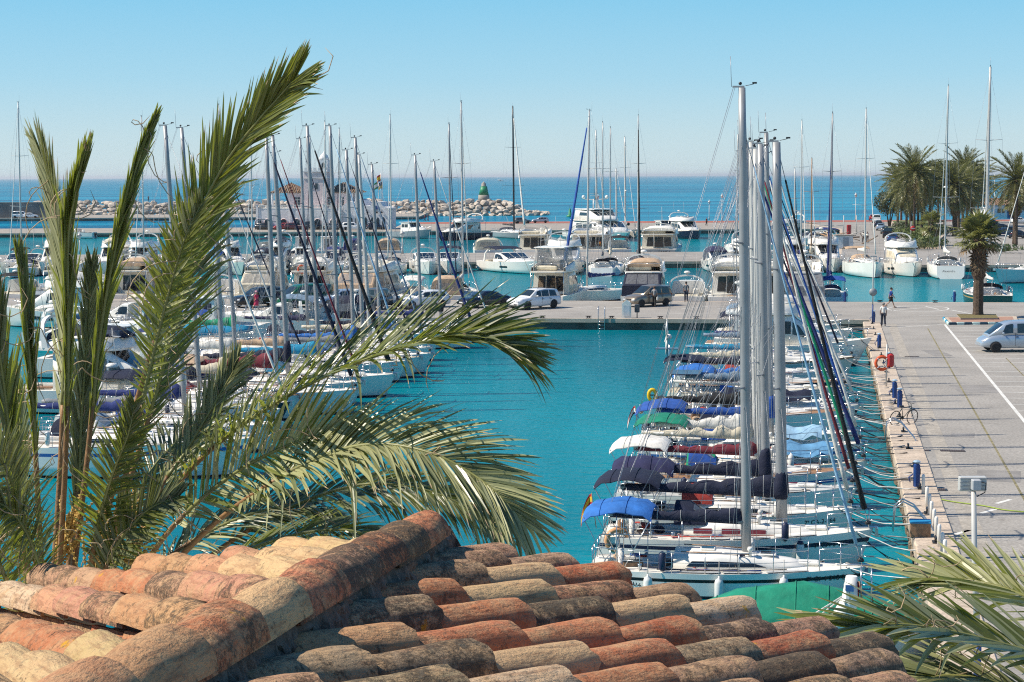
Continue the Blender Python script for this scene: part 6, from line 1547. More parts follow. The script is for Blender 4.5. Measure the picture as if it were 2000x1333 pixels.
# the tall frond leaning right over the sky
F([(165, 1180, 11.0), (235, 900, 10.8), (310, 640, 10.6), (375, 450, 10.4), (440, 320, 10.2), (505, 235, 10.0), (545, 190, 9.9), (572, 158, 9.8)], (-.25, -1, .1), .60, 92, .26, (.46, .21), .032, .25, .02, LEAFA, LEAFA, .10, tipl=.86, seed=1, basel=.35, curl=.15)
F([(175, 1180, 11.2), (265, 900, 11.3), (330, 680, 11.3), (385, 500, 11.3), (425, 380, 11.3), (455, 300, 11.3)], (.5, -.8, .2), .5, 74, .24, (.55, .3), .03, .35, .05, LEAFA, LEAFC, .1, tipl=.4, seed=2, basel=.45)
F([(190, 1180, 10.7), (270, 820, 10.4), (320, 610, 10.3), (360, 470, 10.2), (392, 400, 10.2)], (-.1, -1, .3), .34, 60, .30, (.95, .5), .028, .5, .02, LEAFA, LEAFB, .18, seed=3, tipl=.5)
# bundle of young upright fronds
F([(110, 1200, 11.0), (128, 900, 10.9), (132, 650, 10.8), (132, 470, 10.7), (148, 370, 10.6), (158, 322, 10.6)], (.9, -.4, 0), .62, 70, .22, (.16, .10), .036, .2, .0, LEAFA, None, .02, seed=4, tipl=.5)
F([(100, 1200, 11.3), (118, 900, 11.4), (126, 650, 11.5), (120, 500, 11.5), (104, 390, 11.5), (84, 310, 11.5)], (-.85, -.55, .35), .72, 78, .25, (.50, .26), .034, .12, .03, LEAFB, LEAFB, .12, seed=5, tipl=.7)  # faces away from view, so its sunlit look is put in as pale colour
F([(135, 1190, 11.1), (170, 900, 11.1), (195, 650, 11.1), (228, 470, 11.0), (262, 340, 11.0), (298, 240, 11.0)], (.8, -.6, 0), .50, 70, .24, (.20, .13), .032, .3, .0, LEAFA, None, .02, seed=6, tipl=.45)
F([(85, 1200, 10.8), (70, 900, 10.6), (58, 720, 10.5), (48, 590, 10.5), (38, 510, 10.5)], (.9, -.4, 0), .52, 54, .25, (.18, .12), .032, .3, .0, LEAFA, None, .05, seed=7, tipl=.5)
F([(70, 1200, 10.7), (30, 960, 10.4), (10, 780, 10.3), (-8, 640, 10.2), (-14, 560, 10.2)], (.8, -.6, 0), .55, 54, .2, (.3, .16), .032, .3, .02, LEAFA, LEAFC, .04, seed=8, tipl=.5)
F([(120, 1200, 11.4), (150, 980, 11.6), (160, 800, 11.7), (172, 640, 11.8), (178, 520, 11.8)], (.3, -.9, 0), .5, 60, .2, (.3, .2), .032, .3, .02, LEAFC, LEAFB, .04, seed=9, tipl=.5)
# the long frond arching right
F([(215, 1190, 11.0), (300, 1010, 10.8), (410, 880, 10.6), (560, 775, 10.3), (700, 708, 10.1), (830, 668, 9.9), (910, 655, 9.8), (975, 670, 9.7), (1018, 700, 9.7)], (-.25, -.35, .9), .76, 112, .17, (.85, .42), .036, .5, .10, LEAFA, LEAFC, .08, seed=10, tipl=.42)
# the two fronds sweeping low over the water
F([(260, 1190, 10.8), (400, 1040, 10.5), (520, 950, 10.2), (640, 888, 10.0), (740, 868, 9.8), (840, 885, 9.6), (920, 925, 9.5), (980, 972, 9.4), (1020, 1020, 9.4)], (-.2, -.45, .85), .74, 96, .2, (.82, .45), .038, .32, .20, LEAFB, LEAFC, .12, seed=11, tipl=.5)
F([(280, 1200, 11.4), (420, 1080, 11.5), (560, 995, 11.5), (690, 950, 11.4), (800, 950, 11.3), (900, 985, 11.2), (980, 1045, 11.2)], (0, -.4, .9), .58, 84, .2, (.9, .5), .034, .1, .25, LEAFC, LEAFA, .08, seed=12, tipl=.45)
F([(240, 1200, 11.2), (330, 1090, 11.3), (450, 1020, 11.4), (560, 990, 11.5), (640, 1005, 11.6), (700, 1050, 11.7)], (.1, -.3, .9), .5, 70, .15, (.9, .5), .03, .2, .2, LEAFC, LEAFB, .08, seed=13, tipl=.45)
F([(235, 1190, 10.9), (320, 1050, 10.7), (430, 945, 10.5), (540, 880, 10.3), (630, 850, 10.2), (690, 850, 10.1)], (-.35, -.85, .35), .70, 60, .25, (.8, .5), .034, .35, .06, LEAFB, LEAFA, .1, seed=50, tipl=.5)  # pale leaflets mixed in to colour these blades as if sunlit
F([(300, 1200, 11.0), (420, 1110, 10.9), (540, 1055, 10.8), (660, 1035, 10.7), (760, 1060, 10.7), (820, 1100, 10.7)], (.0, -.3, .9), .5, 66, .15, (.95, .5), .032, .1, .22, LEAFC, LEAFA, .1, seed=51, tipl=.5)
F([(185, 1190, 10.4), (220, 1080, 10.2), (285, 1000, 10.1), (350, 970, 10.0)], (.0, -.7, .6), .46, 60, .15, (.9, .5), .03, .3, .1, LEAFC, LEAFA, .1, seed=53, tipl=.5)
# short pale frond and the low ones at the left
F([(225, 1190, 10.9), (300, 980, 11.0), (365, 880, 11.1), (410, 805, 11.1), (445, 745, 11.1), (462, 715, 11.1)], (-.3, -.8, .4), .46, 60, .25, (.6, .35), .03, .3, .12, LEAFB, LEAFC, .12, seed=14, tipl=.6)
F([(205, 1190, 10.9), (240, 1040, 11.2), (290, 930, 11.5), (350, 860, 11.8), (400, 840, 12.0), (440, 850, 12.2)], (.1, -.5, .8), .5, 64, .2, (.8, .5), .03, .2, .2, LEAFC, None, .06, seed=15)
F([(95, 1200, 10.6), (60, 1060, 10.2), (25, 950, 9.9), (-10, 880, 9.7), (-60, 850, 9.5)], (.3, -.7, .6), .48, 66, .12, (.9, .5), .03, .3, .15, LEAFC, LEAFB, .06, seed=16)
F([(100, 1210, 10.5), (80, 1120, 10.2), (50, 1040, 9.9), (10, 990, 9.7), (-50, 970, 9.5)], (.3, -.7, .6), .42, 60, .12, (.9, .5), .03, .3, .2, LEAFA, LEAFC, .06, seed=17)
F([(170, 1200, 10.6), (185, 1060, 10.3), (215, 940, 10.1), (250, 850, 10.0), (262, 790, 10.0)], (.2, -.9, .3), .4, 62, .2, (.8, .45), .028, .4, .1, LEAFA, LEAFC, .05, seed=18)
F([(60, 1210, 11.5), (45, 1080, 11.7), (35, 960, 11.8), (40, 830, 11.9), (28, 720, 12.0)], (-.3, -.9, .2), .5, 60, .15, (.5, .3), .03, .3, .1, LEAFC, LEAFA, .05, seed=19)
F([(40, 1230, 10.9), (10, 1130, 10.6), (-20, 1060, 10.4), (-60, 1010, 10.3)], (.2, -.8, .6), .42, 50, .1, (.9, .5), .03, .3, .2, LEAFA, LEAFC, .05, seed=20)
# dry flower stalks
INF = mat('palm_flower', (.52, .34, .09), .7, var=.3, scale=6); r_ = random.Random(9)
for (x0, y0, d0), (x1, y1, d1) in (((150, 1150, 10.5), (285, 1050, 10.3)), ((175, 1130, 10.9), (250, 965, 10.7)), ((110, 1120, 11.1), (145, 985, 11.0)), ((30, 1200, 10.4), (10, 1140, 10.3))):
    a, b_ = D(x0, y0, d0) - V(fp.location), D(x1, y1, d1) - V(fp.location); m = MB(); m.tube([a - (b_ - a) * .3, a, a.lerp(b_, .3)], [.018, .016, .01], INF, 5)
    for k in range(46):
        t0 = r_.uniform(-.15, .55); s0 = a.lerp(b_, t0); d = ((b_ - a).normalized() + V((r_.gauss(0, .22), r_.gauss(0, .22), r_.gauss(0, .18)))).normalized(); l = (b_ - a).length * r_.uniform(.45, .85)
        ps = [s0 + d * l * f - V((0, 0, .12 * l * f * f)) for f in (0, .35, .7, 1)]; m.tube(ps, [.003, .004, .004, .003], INF, 3)
        for q in range(9): c = s0 + d * l * (.25 + q * .08) - V((0, 0, .12 * l * (.25 + q * .08) ** 2)); m.box(c, (.016, .016, .012), INF, r_.random())
    m.build('flower_stalk', fp, kind='stuff')
# palm at the right, its trunk outside the picture
rb = D(2330, 1420, 9.2)
rp = thing('date_palm', 'date palm whose pale frond tips reach in over the quay edge beside the roof', 'palm tree', (rb.x, rb.y, QZ))
m = MB(); m.loft([[(.24 * (1.05 if i % 2 else .95) * math.cos(a), .24 * math.sin(a), lerp(0, rb.z - QZ + .1, i / 24)) for a in [k * math.pi / 6 for k in range(12)]] for i in range(25)], BARKL); m.build('trunk', rp)
G_ = lambda *a, **k: frond(rp, *a, fine=False, **k)
G_([(2330, 1400, 9.2), (2180, 1335, 9.0), (2060, 1290, 8.9), (1960, 1260, 8.8), (1870, 1237, 8.7), (1780, 1222, 8.6), (1720, 1222, 8.5), (1672, 1226, 8.5)], (-.15, -.45, .9), .50, 66, .1, (.72, .34), .036, .30, .05, LEAFB, LEAFA, .08, seed=40, tipl=.75)
G_([(2330, 1400, 9.2), (2200, 1270, 9.4), (2090, 1205, 9.5), (1995, 1162, 9.6), (1930, 1141, 9.7), (1870, 1131, 9.8), (1800, 1131, 9.8)], (-.1, -.45, .9), .46, 52, .1, (.75, .36), .034, .35, .05, LEAFB, LEAFA, .08, seed=41, tipl=.7)
G_([(2330, 1400, 9.2), (2180, 1400, 9.0), (2050, 1370, 8.9), (1930, 1330, 8.8), (1850, 1320, 8.8), (1790, 1330, 8.8)], (-.1, -.3, .9), .48, 60, .1, (.75, .4), .034, .25, .1, LEAFC, LEAFB, .08, seed=42, tipl=.7)


# ------------------------------------------------------------------ kerb stones, cleats and posts of the near quay
ka = V((.1762, .9844)); kn_ = V((.9844, -.1762))
def along(d, off=0.0, z=QZ):                     # a point along the quay edge, off metres in from the water
    p = V((qx(d), d)) + kn_ * off; return V((p.x, p.y, z))
kang = math.atan2(ka.y, ka.x)
kst = []
for v in range(4):
    m = MB(); m.rbox((0, 0, -.16), (1.86, 1.30, .44), KERB, .05); kst.append(m.mesh('kerb_stone'))
d = 37.0; i = 0
while d < 136:
    o = link('kerb_stone', kst[i % 4], QUAY, M=Matrix.Translation(along(d, .56, QZ + rng.uniform(-.012, .012))) @ Matrix.Rotation(kang + rng.uniform(-.008, .008), 4, 'Z')); d += 1.9 * .9844; i += 1
stn = conc('wet_stone', (.20, .15, .10), .5, 1.5)
m = MB()
for k in range(150):
    dd = 37 + k * .66 + rng.uniform(-.1, .1)
    for z in (.42, .12): m.rbox(along(dd, .1 + rng.uniform(-.05, .05), z + rng.uniform(-.05, .05)), (.58, .34, .28), stn, .06, kang + rng.uniform(-.1, .1))
m.build('rough_stone', QUAY, kind='stuff')
names = ['nearest to the roof', 'beside the wooden box', 'just past the chrome ladder', 'left of the first white posts', 'beside the tall blue post', 'one stone past the tall blue post', 'two stones past the tall blue post', 'three stones past the tall blue post',
         'before the bicycle', 'beside the bicycle', 'below the pair of chrome hoops', 'left of the second blue post', 'next to the life buoy stand', 'just past the life buoy stand', 'beside the far blue post', 'one stone past the far blue post', 'two stones past the far blue post', 'left of the man in the white shirt', 'near the pier corner', 'at the very corner of pier and quay']
for k, n in enumerate(names): bollard(along(44 + k * 4.7, .55, QZ + .06), 'black mooring cleat on the kerb ' + n, kang)
cl2 = ['left of the white cabinet', 'right of the white cabinet', 'by the pier ladder', 'at the middle of the pier edge', 'at the far end toward the sailing boats']
for k, n in enumerate(cl2): p = P((1150, 1290, 1195, 1060, 1360)[k], 623, QZ); bollard((p.x, p_near(p.x) + .35, QZ + .005), 'black mooring cleat on the cross pier ' + n, -.12)
for px_, n in ((1716, 'right of the lamp pole'), (1822, 'between the walker and the palm')): p = P(px_, 590, QZ); bollard((p.x, p_far(p.x) - .4, QZ + .005), 'black mooring cleat on the far edge of the pier ' + n, -.12)
for (x, y), n in (((1790, 953), 'tall blue power post beside the white posts'), ((1747, 780), 'blue power post behind the bicycle, the farther one of the pair'), ((1757, 798), 'blue power post right beside the bicycle'), ((1717, 681), 'blue power post between the life buoy and the man in white'), ((1706, 632), 'blue power post under the lamp pole at the pier corner'),
                  ((1864, 590), 'blue power post at the bow of the dark green boat'), ((1650, 590), 'blue power post on the pier beside the blue canopied sailing boat'), ((1444, 590), 'blue power post on the pier behind the white motor boats'), ((1735, 722), 'blue power post below the life buoy case')):
    pedestal(P(x, y, QZ + .004), n)
wpos = [(1803, 968), (1810, 994), (1815, 1009), (1819, 1024), (1824, 1040), (1828, 1056), (1834, 1072), (1840, 1089), (1845, 1104)]
wl = ['first in the row, beside the tall blue post', 'second in the row of posts', 'third in the row of posts', 'fourth in the row, level with the chrome ladder', 'fifth in the row, near the wooden box', 'sixth in the row of posts', 'seventh in the row of posts', 'eighth in the row, among palm leaf tips', 'last in the row, half behind the palm leaves']
a0_, a1_ = along(57, 1.75), along(45.5, 1.85)
for k in range(9): white_post(P(*wpos[k], QZ + .004), 'white round post ' + wl[k])
# chrome ladder, box, life buoy stand, bicycle, flood light
def hoop_ladder(p, label, n=2):
    t = thing('quay_ladder', label, 'ladder', p, kang)
    for k in range(n):
        y = -.25 + .5 * k; m = MB(); m.tube([(y, .85, -.05), (y, .80, .7), (y, .55, .92), (y, .2, .75), (y, -.35, .1), (y, -.55, -.4), (y, -.55, -.9)], .028, STEEL, 6); m.build('hand_rail', t)
    for z in (-.3, -.6, -.85): m = MB(); m.tube([(-.25, -.55, z), (.25, -.55, z)], .02, STEEL, 5); m.build('rung', t)
    return t
hoop_ladder(P(1797, 1034, QZ + .06), 'chrome hoop ladder over the kerb beside the wooden box'); hoop_ladder(along(74.5, .55, QZ + .06), 'chrome hoop ladder over the kerb left of the bicycle')
t = thing('storage_box', 'brown wooden box with a bright blue lid on the kerb', 'box', P(1797, 1047, QZ + .06), kang)
m = MB(); m.rbox((0, 0, .22), (.5, .62, .44), TEAK, .01); m.build('crate', t); m = MB(); m.rbox((0, 0, .46), (.54, .66, .06), mat('lid_blue', '#2188b8', .5), .01); m.build('lid', t)
lb = P(1731, 757, QZ + .004); t = thing('lifebuoy_stand', 'white post holding a red life buoy case on the quay', 'life buoy stand', lb)
m = MB(); m.tube([(0, 0, 0), (0, 0, 2.3)], .045, ALUW, 6); m.build('post', t); m = MB(); m.rbox((.2, 0, 1.45), (.36, .3, .75), REDP, .1); m.build('case', t)
m = MB(); m.box((0, 0, .02), (.3, .3, .04), ALUW); m.build('foot', t)
t2 = thing('lifebuoy', 'orange life buoy hanging on the white quay post', 'life buoy', lb + V((-.24, 0, 1.3))); buoy_ring(t2, (0, 0, 0), .34, .085, name='ring', axis='Y')
bicycle(P(1764, 830, QZ + .01), .55, 'black bicycle leaning by the blue posts on the quay')
fp_ = P(1908, 1345, QZ); t = thing('flood_light', 'floodlight on a tall white pole with a blue foot, seen from behind', 'flood light', fp_)
hp = (D(1890, 952, fp_.y)).z - QZ
m = MB(); m.tube([(0, 0, 1.0), (-.10, 0, hp * .6), (-.16, 0, hp - .1)], [.075, .065, .055], ALUW, 8); m.build('pole', t); m = MB(); m.tube([(0, 0, 0), (0, 0, 1.0)], .085, BLUEP, 8); m.build('pole_foot', t)
m = MB(); m.rbox((-.16, .12, hp + .06), (.60, .16, .32), ALUW, .02)
for k in range(4): m.box((-.16, .03, hp - .06 + k * .08), (.58, .02, .02), ALU)
m.build('lamp_housing', t, kind='stuff'); m = MB(); m.rbox((-.12, -.04, hp + .06), (.2, .18, .24), mat('grey_box', (.42, .43, .44), .5), .02); m.build('ballast_box', t)
m = MB(); m.tube([(-.04, -.1, hp + .14), (.08, -.12, hp + .1), (.06, -.1, hp - .1), (-.1, -.05, hp - .2)], .012, BLACK, 5); m.build('cable', t)
m = MB(); hz_ = [P(1812, 970, QZ + .03), P(1860, 980, QZ + .03), P(1920, 988, QZ + .03), P(1960, 996, QZ + .03), P(2010, 1001, QZ + .03)]; m.tube([p for p in catmull(hz_, 6)], .022, mat('hose_green', '#8fa33c', .6), 5); m.build('garden_hose', label='lime green hose lying across the quay asphalt', cat='hose')
# pier furniture
p = P(1704, 634, QZ); t = thing('sign_pole', 'tall slim pole with a round grey sign back and blue foot at the pier corner', 'sign pole', p)
m = MB(); m.tube([(0, 0, 1.5), (0, 0, 5.2)], .045, ALUW, 6); m.build('pole', t); m = MB(); m.tube([(0, 0, 0), (0, 0, 1.5)], .06, BLUEP, 6); m.build('pole_foot', t)
m = MB(); m.lathe([(.01, -.02), (.3, -.02), (.3, .02), (.01, .02)], mat('sign_back', (.30, .32, .33), .6, .3), 16, M=Matrix.Translation((0, -.07, 2.45)) @ Matrix.Rotation(math.pi / 2, 4, 'X')); m.build('sign_plate', t)
m = MB(); m.box((0, 0, 5.15), (.5, .12, .1), ALUW); m.build('lamp_head', t)
p = P(1221, 618, QZ); t = thing('white_cabinet', 'white pointed cabinet standing on the pier edge', 'cabinet', (p.x, p_near(p.x) + .8, QZ), -.12)
m = MB(); m.loft([[(x, y, z) for x, z in ((-.36, 0), (.36, 0), (.36, 1.15), (0, 1.45), (-.36, 1.15))] for y in (-.22, .22)], GEL); m.build('body', t)
m = MB(); m.box((0, -.235, .6), (.5, .02, .85), mat('cab_panel', (.62, .64, .65), .5)); m.build('door', t)
t = thing('meter_box', 'small dark box on a post right beside the white cabinet', 'meter box', (p.x + .85, p_near(p.x) + 1.0, QZ), -.12)
m = MB(); m.rbox((0, 0, .75), (.4, .3, .65), mat('box_dark', (.05, .06, .07), .5), .04); m.build('box', t); m = MB(); m.box((0, 0, .22), (.08, .08, .44), BLACK); m.build('post', t)
p = P(647, 617, QZ); t = thing('utility_cabinet', 'grey blue metal cabinet on the pier edge among the masts', 'cabinet', (p.x, p_near(p.x) + .7, QZ), -.12)
m = MB(); m.rbox((0, 0, .5), (.62, .5, 1.0), mat('cab_grey', '#5f7683', .5), .04); m.build('body', t); m = MB(); m.rbox((0, 0, 1.02), (.68, .56, .06), ALU, .02); m.build('lid', t)
p = P(425, 617, QZ); t = thing('lamp_pole', 'thin black pole standing on the pier edge', 'pole', (p.x, p_near(p.x) + .5, QZ)); m = MB(); m.tube([(0, 0, 0), (0, 0, 3.3)], [.06, .04], BLACK, 6); m.build('shaft', t); m = MB(); m.ball((0, 0, 3.36), .09, BLACK, 8); m.build('cap', t)
p = P(1175, 623, QZ); t = thing('pier_ladder', 'steel ladder with two tall rails on the pier wall', 'ladder', (p.x, p_near(p.x), QZ), -.12)
for x in (-.26, .26): m = MB(); m.tube([(x, .35, -.0), (x, .35, .75), (x, .1, .95), (x, -.1, .8), (x, -.12, -1.2)], .03, STEEL, 6); m.build('rail', t)
for z in (-.2, -.5, -.8): m = MB(); m.tube([(-.26, -.12, z), (.26, -.12, z)], .022, STEEL, 5); m.build('rung', t)
p = P(76, 608, QZ); t = thing('waste_container', 'grey waste container with a round lid on the pier behind the palm', 'container', p, -.1)
m = MB(); m.rbox((0, 0, .75), (1.6, 1.1, 1.3), mat('bin_grey', (.11, .12, .13), .6), .06); m.build('bin', t)
m = MB(); m.loft([[(x, .56 * math.cos(a), 1.40 + .3 * math.sin(a)) for a in [k * math.pi / 8 for k in range(9)]] for x in (-.82, .82)], mat('bin_lid', '#8d979c', .5)); m.build('lid', t)
m = MB(); m.box((-.35, -.56, 1.05), (.26, .02, .3), TXTW); m.build('label_plate', t); m = MB(); m.lathe([(.04, 0), (.09, 0), (.09, .02), (.04, .02)], BLACK, 8, M=Matrix.Translation((-.35, -.585, 1.06)) @ Matrix.Rotation(1.57, 4, 'X')); m.build('recycling_mark', t)
m = MB()
for k in range(3): m.box((.2, -.56, .95 + k * .09), (.24, .018, .035), REDP if k % 2 == 0 else TXTW)
m.build('warning_stripe', t, kind='stuff')
for (x, yb, yt), n in (((1671, 432, 376), 'white street lamp on the promenade left of the parked cars'), ((1410, 432, 378), 'white street lamp on the promenade just left of the tall mast cluster'), ((1168, 434, 379), 'white street lamp on the promenade beside the big yacht'), ((1385, 430, 390), 'shorter white street lamp on the promenade toward the red band')):
    p = P(x, yb, QZ); lamp_post(p, n, D(x, yt, p.y).z - QZ - .6)
for (x, yb, yt), n in (((156, 496, 452), 'white lamp post on the middle pier seen between palm fronds'), ((786, 496, 448), 'white lamp post on the middle pier beside the covered cruisers'), ((212, 590, 540), 'short white lamp post on the cross pier behind the palm fronds'), ((1941, 440, 340), 'white street lamp left of the white beach building')):
    p = P(x, yb, QZ); lamp_post(p, n, D(x, yt, p.y).z - QZ - .6, 'lamp posts of the piers')
p = P(1779, 470, QZ + .25); t = thing('no_entry_sign', 'red no entry sign on a pole in the garden bed', 'road sign', p)
m = MB(); m.tube([(0, 0, 0), (0, 0, 3.2)], .06, ALUW, 6); m.build('pole', t); m = MB(); m.lathe([(.01, -.03), (.45, -.03), (.45, .03), (.01, .03)], REDP, 14, M=Matrix.Translation((.3, -.08, 2.0)) @ Matrix.Rotation(1.57, 4, 'X')); m.build('sign_plate', t); m = MB(); m.box((.3, -.12, 2.0), (.6, .02, .14), TXTW); m.build('white_bar', t)
p = P(1594, 548, QZ)
# nets and planks stacked at the corner of the far quay
t = thing('plank_pile', 'untidy pile of planks, nets and poles on the far quay', 'junk pile', P(1652, 476, QZ)); r_ = random.Random(4)
for k in range(34):
    m = MB(); a = r_.uniform(0, 3.1); c = V((r_.uniform(-4, 4), r_.uniform(-3, 4), r_.uniform(.1, 1.5))); dv = V((math.cos(a), math.sin(a), r_.uniform(-.3, .5))).normalized() * r_.uniform(.8, 2.4); m.tube([c - dv, c + dv], r_.uniform(.06, .14), r_.choice([TEAK, LIGHTC, GELC, CANV['tan'], BARK]), 4); m.build('pole', t)
p = P(1658, 458, QZ); t = thing('pump_stand', 'red fuel pump between two white posts on the far quay', 'pump', p)
m = MB(); m.rbox((0, 0, .9), (.8, .6, 1.8), REDP, .06); m.build('pump_body', t)
for x in (-1, 1.4): m = MB(); m.tube([(x, 0, 0), (x, 0, 3.6)], .08, ALUW, 6); m.build('post', t)
p = P(1647, 486, QZ); t = thing('storage_hut', 'little white hut at the end of the far quay', 'hut', p); m = MB(); m.rbox((0, 0, 1.0), (2.6, 2.2, 2.0), PLASW, .04); m.build('wall', t); m = MB(); m.rbox((0, 0, 2.06), (2.9, 2.5, .14), LIGHTC, .03); m.build('roof', t); m = MB(); m.box((.2, -1.12, .9), (.9, .04, 1.7), mat('hut_door', (.35, .36, .38), .6)); m.build('door', t)

# ------------------------------------------------------------------ sailing boats along the near quay
def rz_of(bx, by): return math.atan2(by, bx)
RZ = math.atan2(-.1762, .9844)
def near_row(d, spx, bpx, mpx, label, **k):
    jr_ = random.Random(int(d * 10)); spx += jr_.uniform(-14, 14) if d > 56 else 0; bpx += jr_.uniform(-26, 8) if d > 56 else 0; turn = jr_.uniform(-.035, .035) if d > 56 else 0
    """a boat moored bow to the near quay: stern at distance d"""
    xs = (spx - 1000) / FPX * d; L = 8.0
    for _ in range(8): L = ((bpx - 1000) / FPX * (d - .1762 * L) - xs) / .9844
    mx = None
    if mpx: xm = (mpx - 1000) / FPX * (d - .1762 * L * .55); mx = (xm - xs) / .9844 / L; k['mx'] = max(.42, min(.68, mx))
    k.setdefault('L', L); k.setdefault('B', min(3.3, .30 * L + .2))
    root, H = sailboat(label, (xs, d, 0), RZ + turn, group='sailing boats along the car park quay', **k)
    gap = (V((qx(d), d)) - V((xs, d))).dot(kn_) - L
    moor(root, H, max(.6, gap + .45), random.Random(int(d)).choice((2, 3, 3, 4)), seed=int(d * 10))
    return root, H
B1, H1 = near_row(52.0, 1137, 1701, 1463, 'white sloop with a black hull stripe and bright blue bimini, nearest the roof', fb=.74, stripe='black', mh=14.7, bim='bright', boomc='navy', jibc='lightblue', mastboot=False, jr=.045, frac=.9, spray=None, reg='7ª GI-4-218-21', seed=1, fat=.92, rake=.016, mr=.12)
near_row(55.4, 1160, 1714, 1532, 'white sloop with dark red cabin windows and a deep blue bimini', boomc='navy', bim='navy', spray='navy', win='red', jibc='black', jr=.075, mh=13.2, reg='7ª CA-2-222-06', seed=2, mastboot=True, ensign=SPAIN, mr=.15, fat=.98, stripe='navy')
near_row(58.6, 1186, 1700, 1500, 'white sloop with navy bimini and a red edged sprayhood', boomc='navy', bim='purple', spray='red', jibc='white', mh=13.2, reg='7ª CA-2-164', seed=3, jr=.07, mr=.12, fat=1.1)
near_row(62.4, 1200, 1706, 1490, 'white sloop with a maroon sail cover and maroon furled jib', deckm=NONSKID, fb=1.1, boomc='maroon', spray=None, jibc='maroon', mh=13.1, seed=4, mr=.11, mastm=ALUW, bim='white')
near_row(65.6, 1205, 1688, 1481, 'white sloop with a loosely bundled cream sail on its boom', deckm=TEAK, fb=1.15, stripe='blue', boomc='cream', spray='blue', lump=.18, jibc='green', mh=13.4, seed=5, fat=.9, mastm=ALUW)
near_row(68.9, 1236, 1698, 1472, 'white sloop with a white sail bundle and teal cockpit tarp', deckm=CANV['cream'], boomc='white', spray=None, bim='teal', jibc='royal', mh=13.4, seed=6, lump=.1, jr=.08)
near_row(73.2, 1235, 1690, 1509, 'white sloop with a vivid blue bimini and a blue boom cover', boomc='blue', spray='blue', bim='blue', jibc='white', mh=13.9, seed=7, stripe='blue')
near_row(76.6, 1250, 1676, 1462, 'cream sloop with cluttered stern rails and dark sail cover', hull='cream', boomc='black', spray='navy', jibc='navy', mh=13.2, seed=8, mastm=ALUW, ensign=(FLR, FLW, PVCN))
R9, H9 = near_row(81.5, 1268, 1684, 1494, 'white sloop whose bare white boom carries a web address', deckm=TEAK, fb=1.2, boomc='navy', spray='black', jibc='blue', mh=13.6, seed=9, cover=False, mastm=ALUW)
near_row(85.2, 1296, 1690, 1478, 'white sloop with a solar panel on its stern and slate sail cover', deckm=NONSKID, stripe='navy', boomc='slate', spray='navy', jibc='white', mh=13.4, seed=10)
R11, H11 = near_row(90.5, 1290, 1674, 1487, 'cream sloop with a white wind generator on its stern', deckm=CANV['cream'], fb=1.2, hull='cream', boomc='navy', spray='navy', bim='navy', jibc='navy', mh=13.5, seed=11)
near_row(95.5, 1312, 1672, 1468, 'navy sloop with a cream sail cover and a red sprayhood', deckm=TEAK, hull='navy', boomc='cream', spray='red', jibc='white', mh=13.6, seed=12, mastm=ALUW)
near_row(103.5, 1337, 1668, 1475, 'pale blue grey motor sailer with a wooden rail and a tarped cabin', hull='sea', stripe='teak', boomc='slate', spray='slate', jibc='white', mh=14.0, seed=13, fb=1.35, B=3.6, win='dots')
near_row(109.0, 1372, 1664, 1503, 'white sloop with a royal blue boom cover beyond the motor sailer', deckm=NONSKID, boomc='royal', spray=None, jibc='navy', mh=13.5, seed=14)
near_row(99.3, 1322, 1660, 1497, 'white sloop with turquoise covers just before the motor sailer', boomc='turq', spray='turq', jibc='slate', mh=13.3, seed=15, deckm=NONSKID, fb=1.1)
near_row(88.0, 1300, 1660, 1466, 'small white sloop with a bright blue boom cover in the right row', boomc='bright', spray='bright', bim='bright', jibc='blue', mh=12.6, seed=16, B=2.4, fb=.9)
# foredeck awnings and tarps of the right row
for lbl, col, a, e in (('white sloop with a white sail bundle', 'sky', .66, .9), ('white sloop with a vivid blue', 'lightblue', .68, .9), ('white sloop with a solar panel', 'navy', .62, .8), ('white sloop with a loosely bundled', 'green', .3, .42)):
    rt = [o for o in COL.objects if o.get('label', '').startswith(lbl)][0]; Lb = 8.6
    m = MB(); rg = []
    for i in range(6):
        x = lerp(a, e, i / 5) * Lb; w = lerp(.9, .5, i / 5); z = 1.42 + .10 * math.sin(i * 1.9); rg.append([(x, y * w, z + .5 - .42 * abs(y) ** 1.3 + .04 * math.sin(i * 3 + y * 5)) for y in (-1, -.66, -.33, 0, .33, .66, 1)])
    m.loft(rg, CANV[col], closed=False, cap=False, smooth=True); m.build('deck_awning', rt)
# the web address on the boom and other extras of that row
bz = H9.sheer(.45)
m0 = R9; L9 = H9.L
text('www.fusionyachts', .30, Matrix.Translation((.16 * L9, -.10, bz + .47 + .95)) @ Matrix.Rotation(math.pi / 2, 4, 'X') @ Matrix.Scale(1.0, 4), 'boom_lettering', R9)
m = MB(); L11 = H11.L; zz = H11.sheer(0)
m.tube([(.3, .5, zz), (.3, .5, zz + 2.6)], .03, STEEL, 5); m.ball((.3, .5, zz + 2.7), .14, GEL, 8)
for k in range(6): a = k * math.pi / 3 + .2; m.tube([(.18, .5, zz + 2.7), (.16, .5 + .95 * math.cos(a), zz + 2.7 + .95 * math.sin(a))], [.06, .03], GEL, 4)
m.build('wind_generator', R11, kind='stuff')
m = MB(); m.box((.3, -.6, zz + 2.2), (1.2, .7, .04), mat('solar_panel', (.03, .045, .09), .2)); m.tube([(.3, -.6, zz), (.3, -.6, zz + 2.2)], .025, STEEL, 5); m.build('solar_panel', R11, kind='stuff')
S10 = P(1345, 752, 2.6); t = [o for o in COL.objects if o.get('label', '').startswith('white sloop with a solar panel')][0]
m = MB(); m.box((.9, 0, 2.7), (1.5, 1.9, .05), mat('solar_panel', (.03, .045, .09), .2)); m.build('solar_panel', t)
m = MB(); 
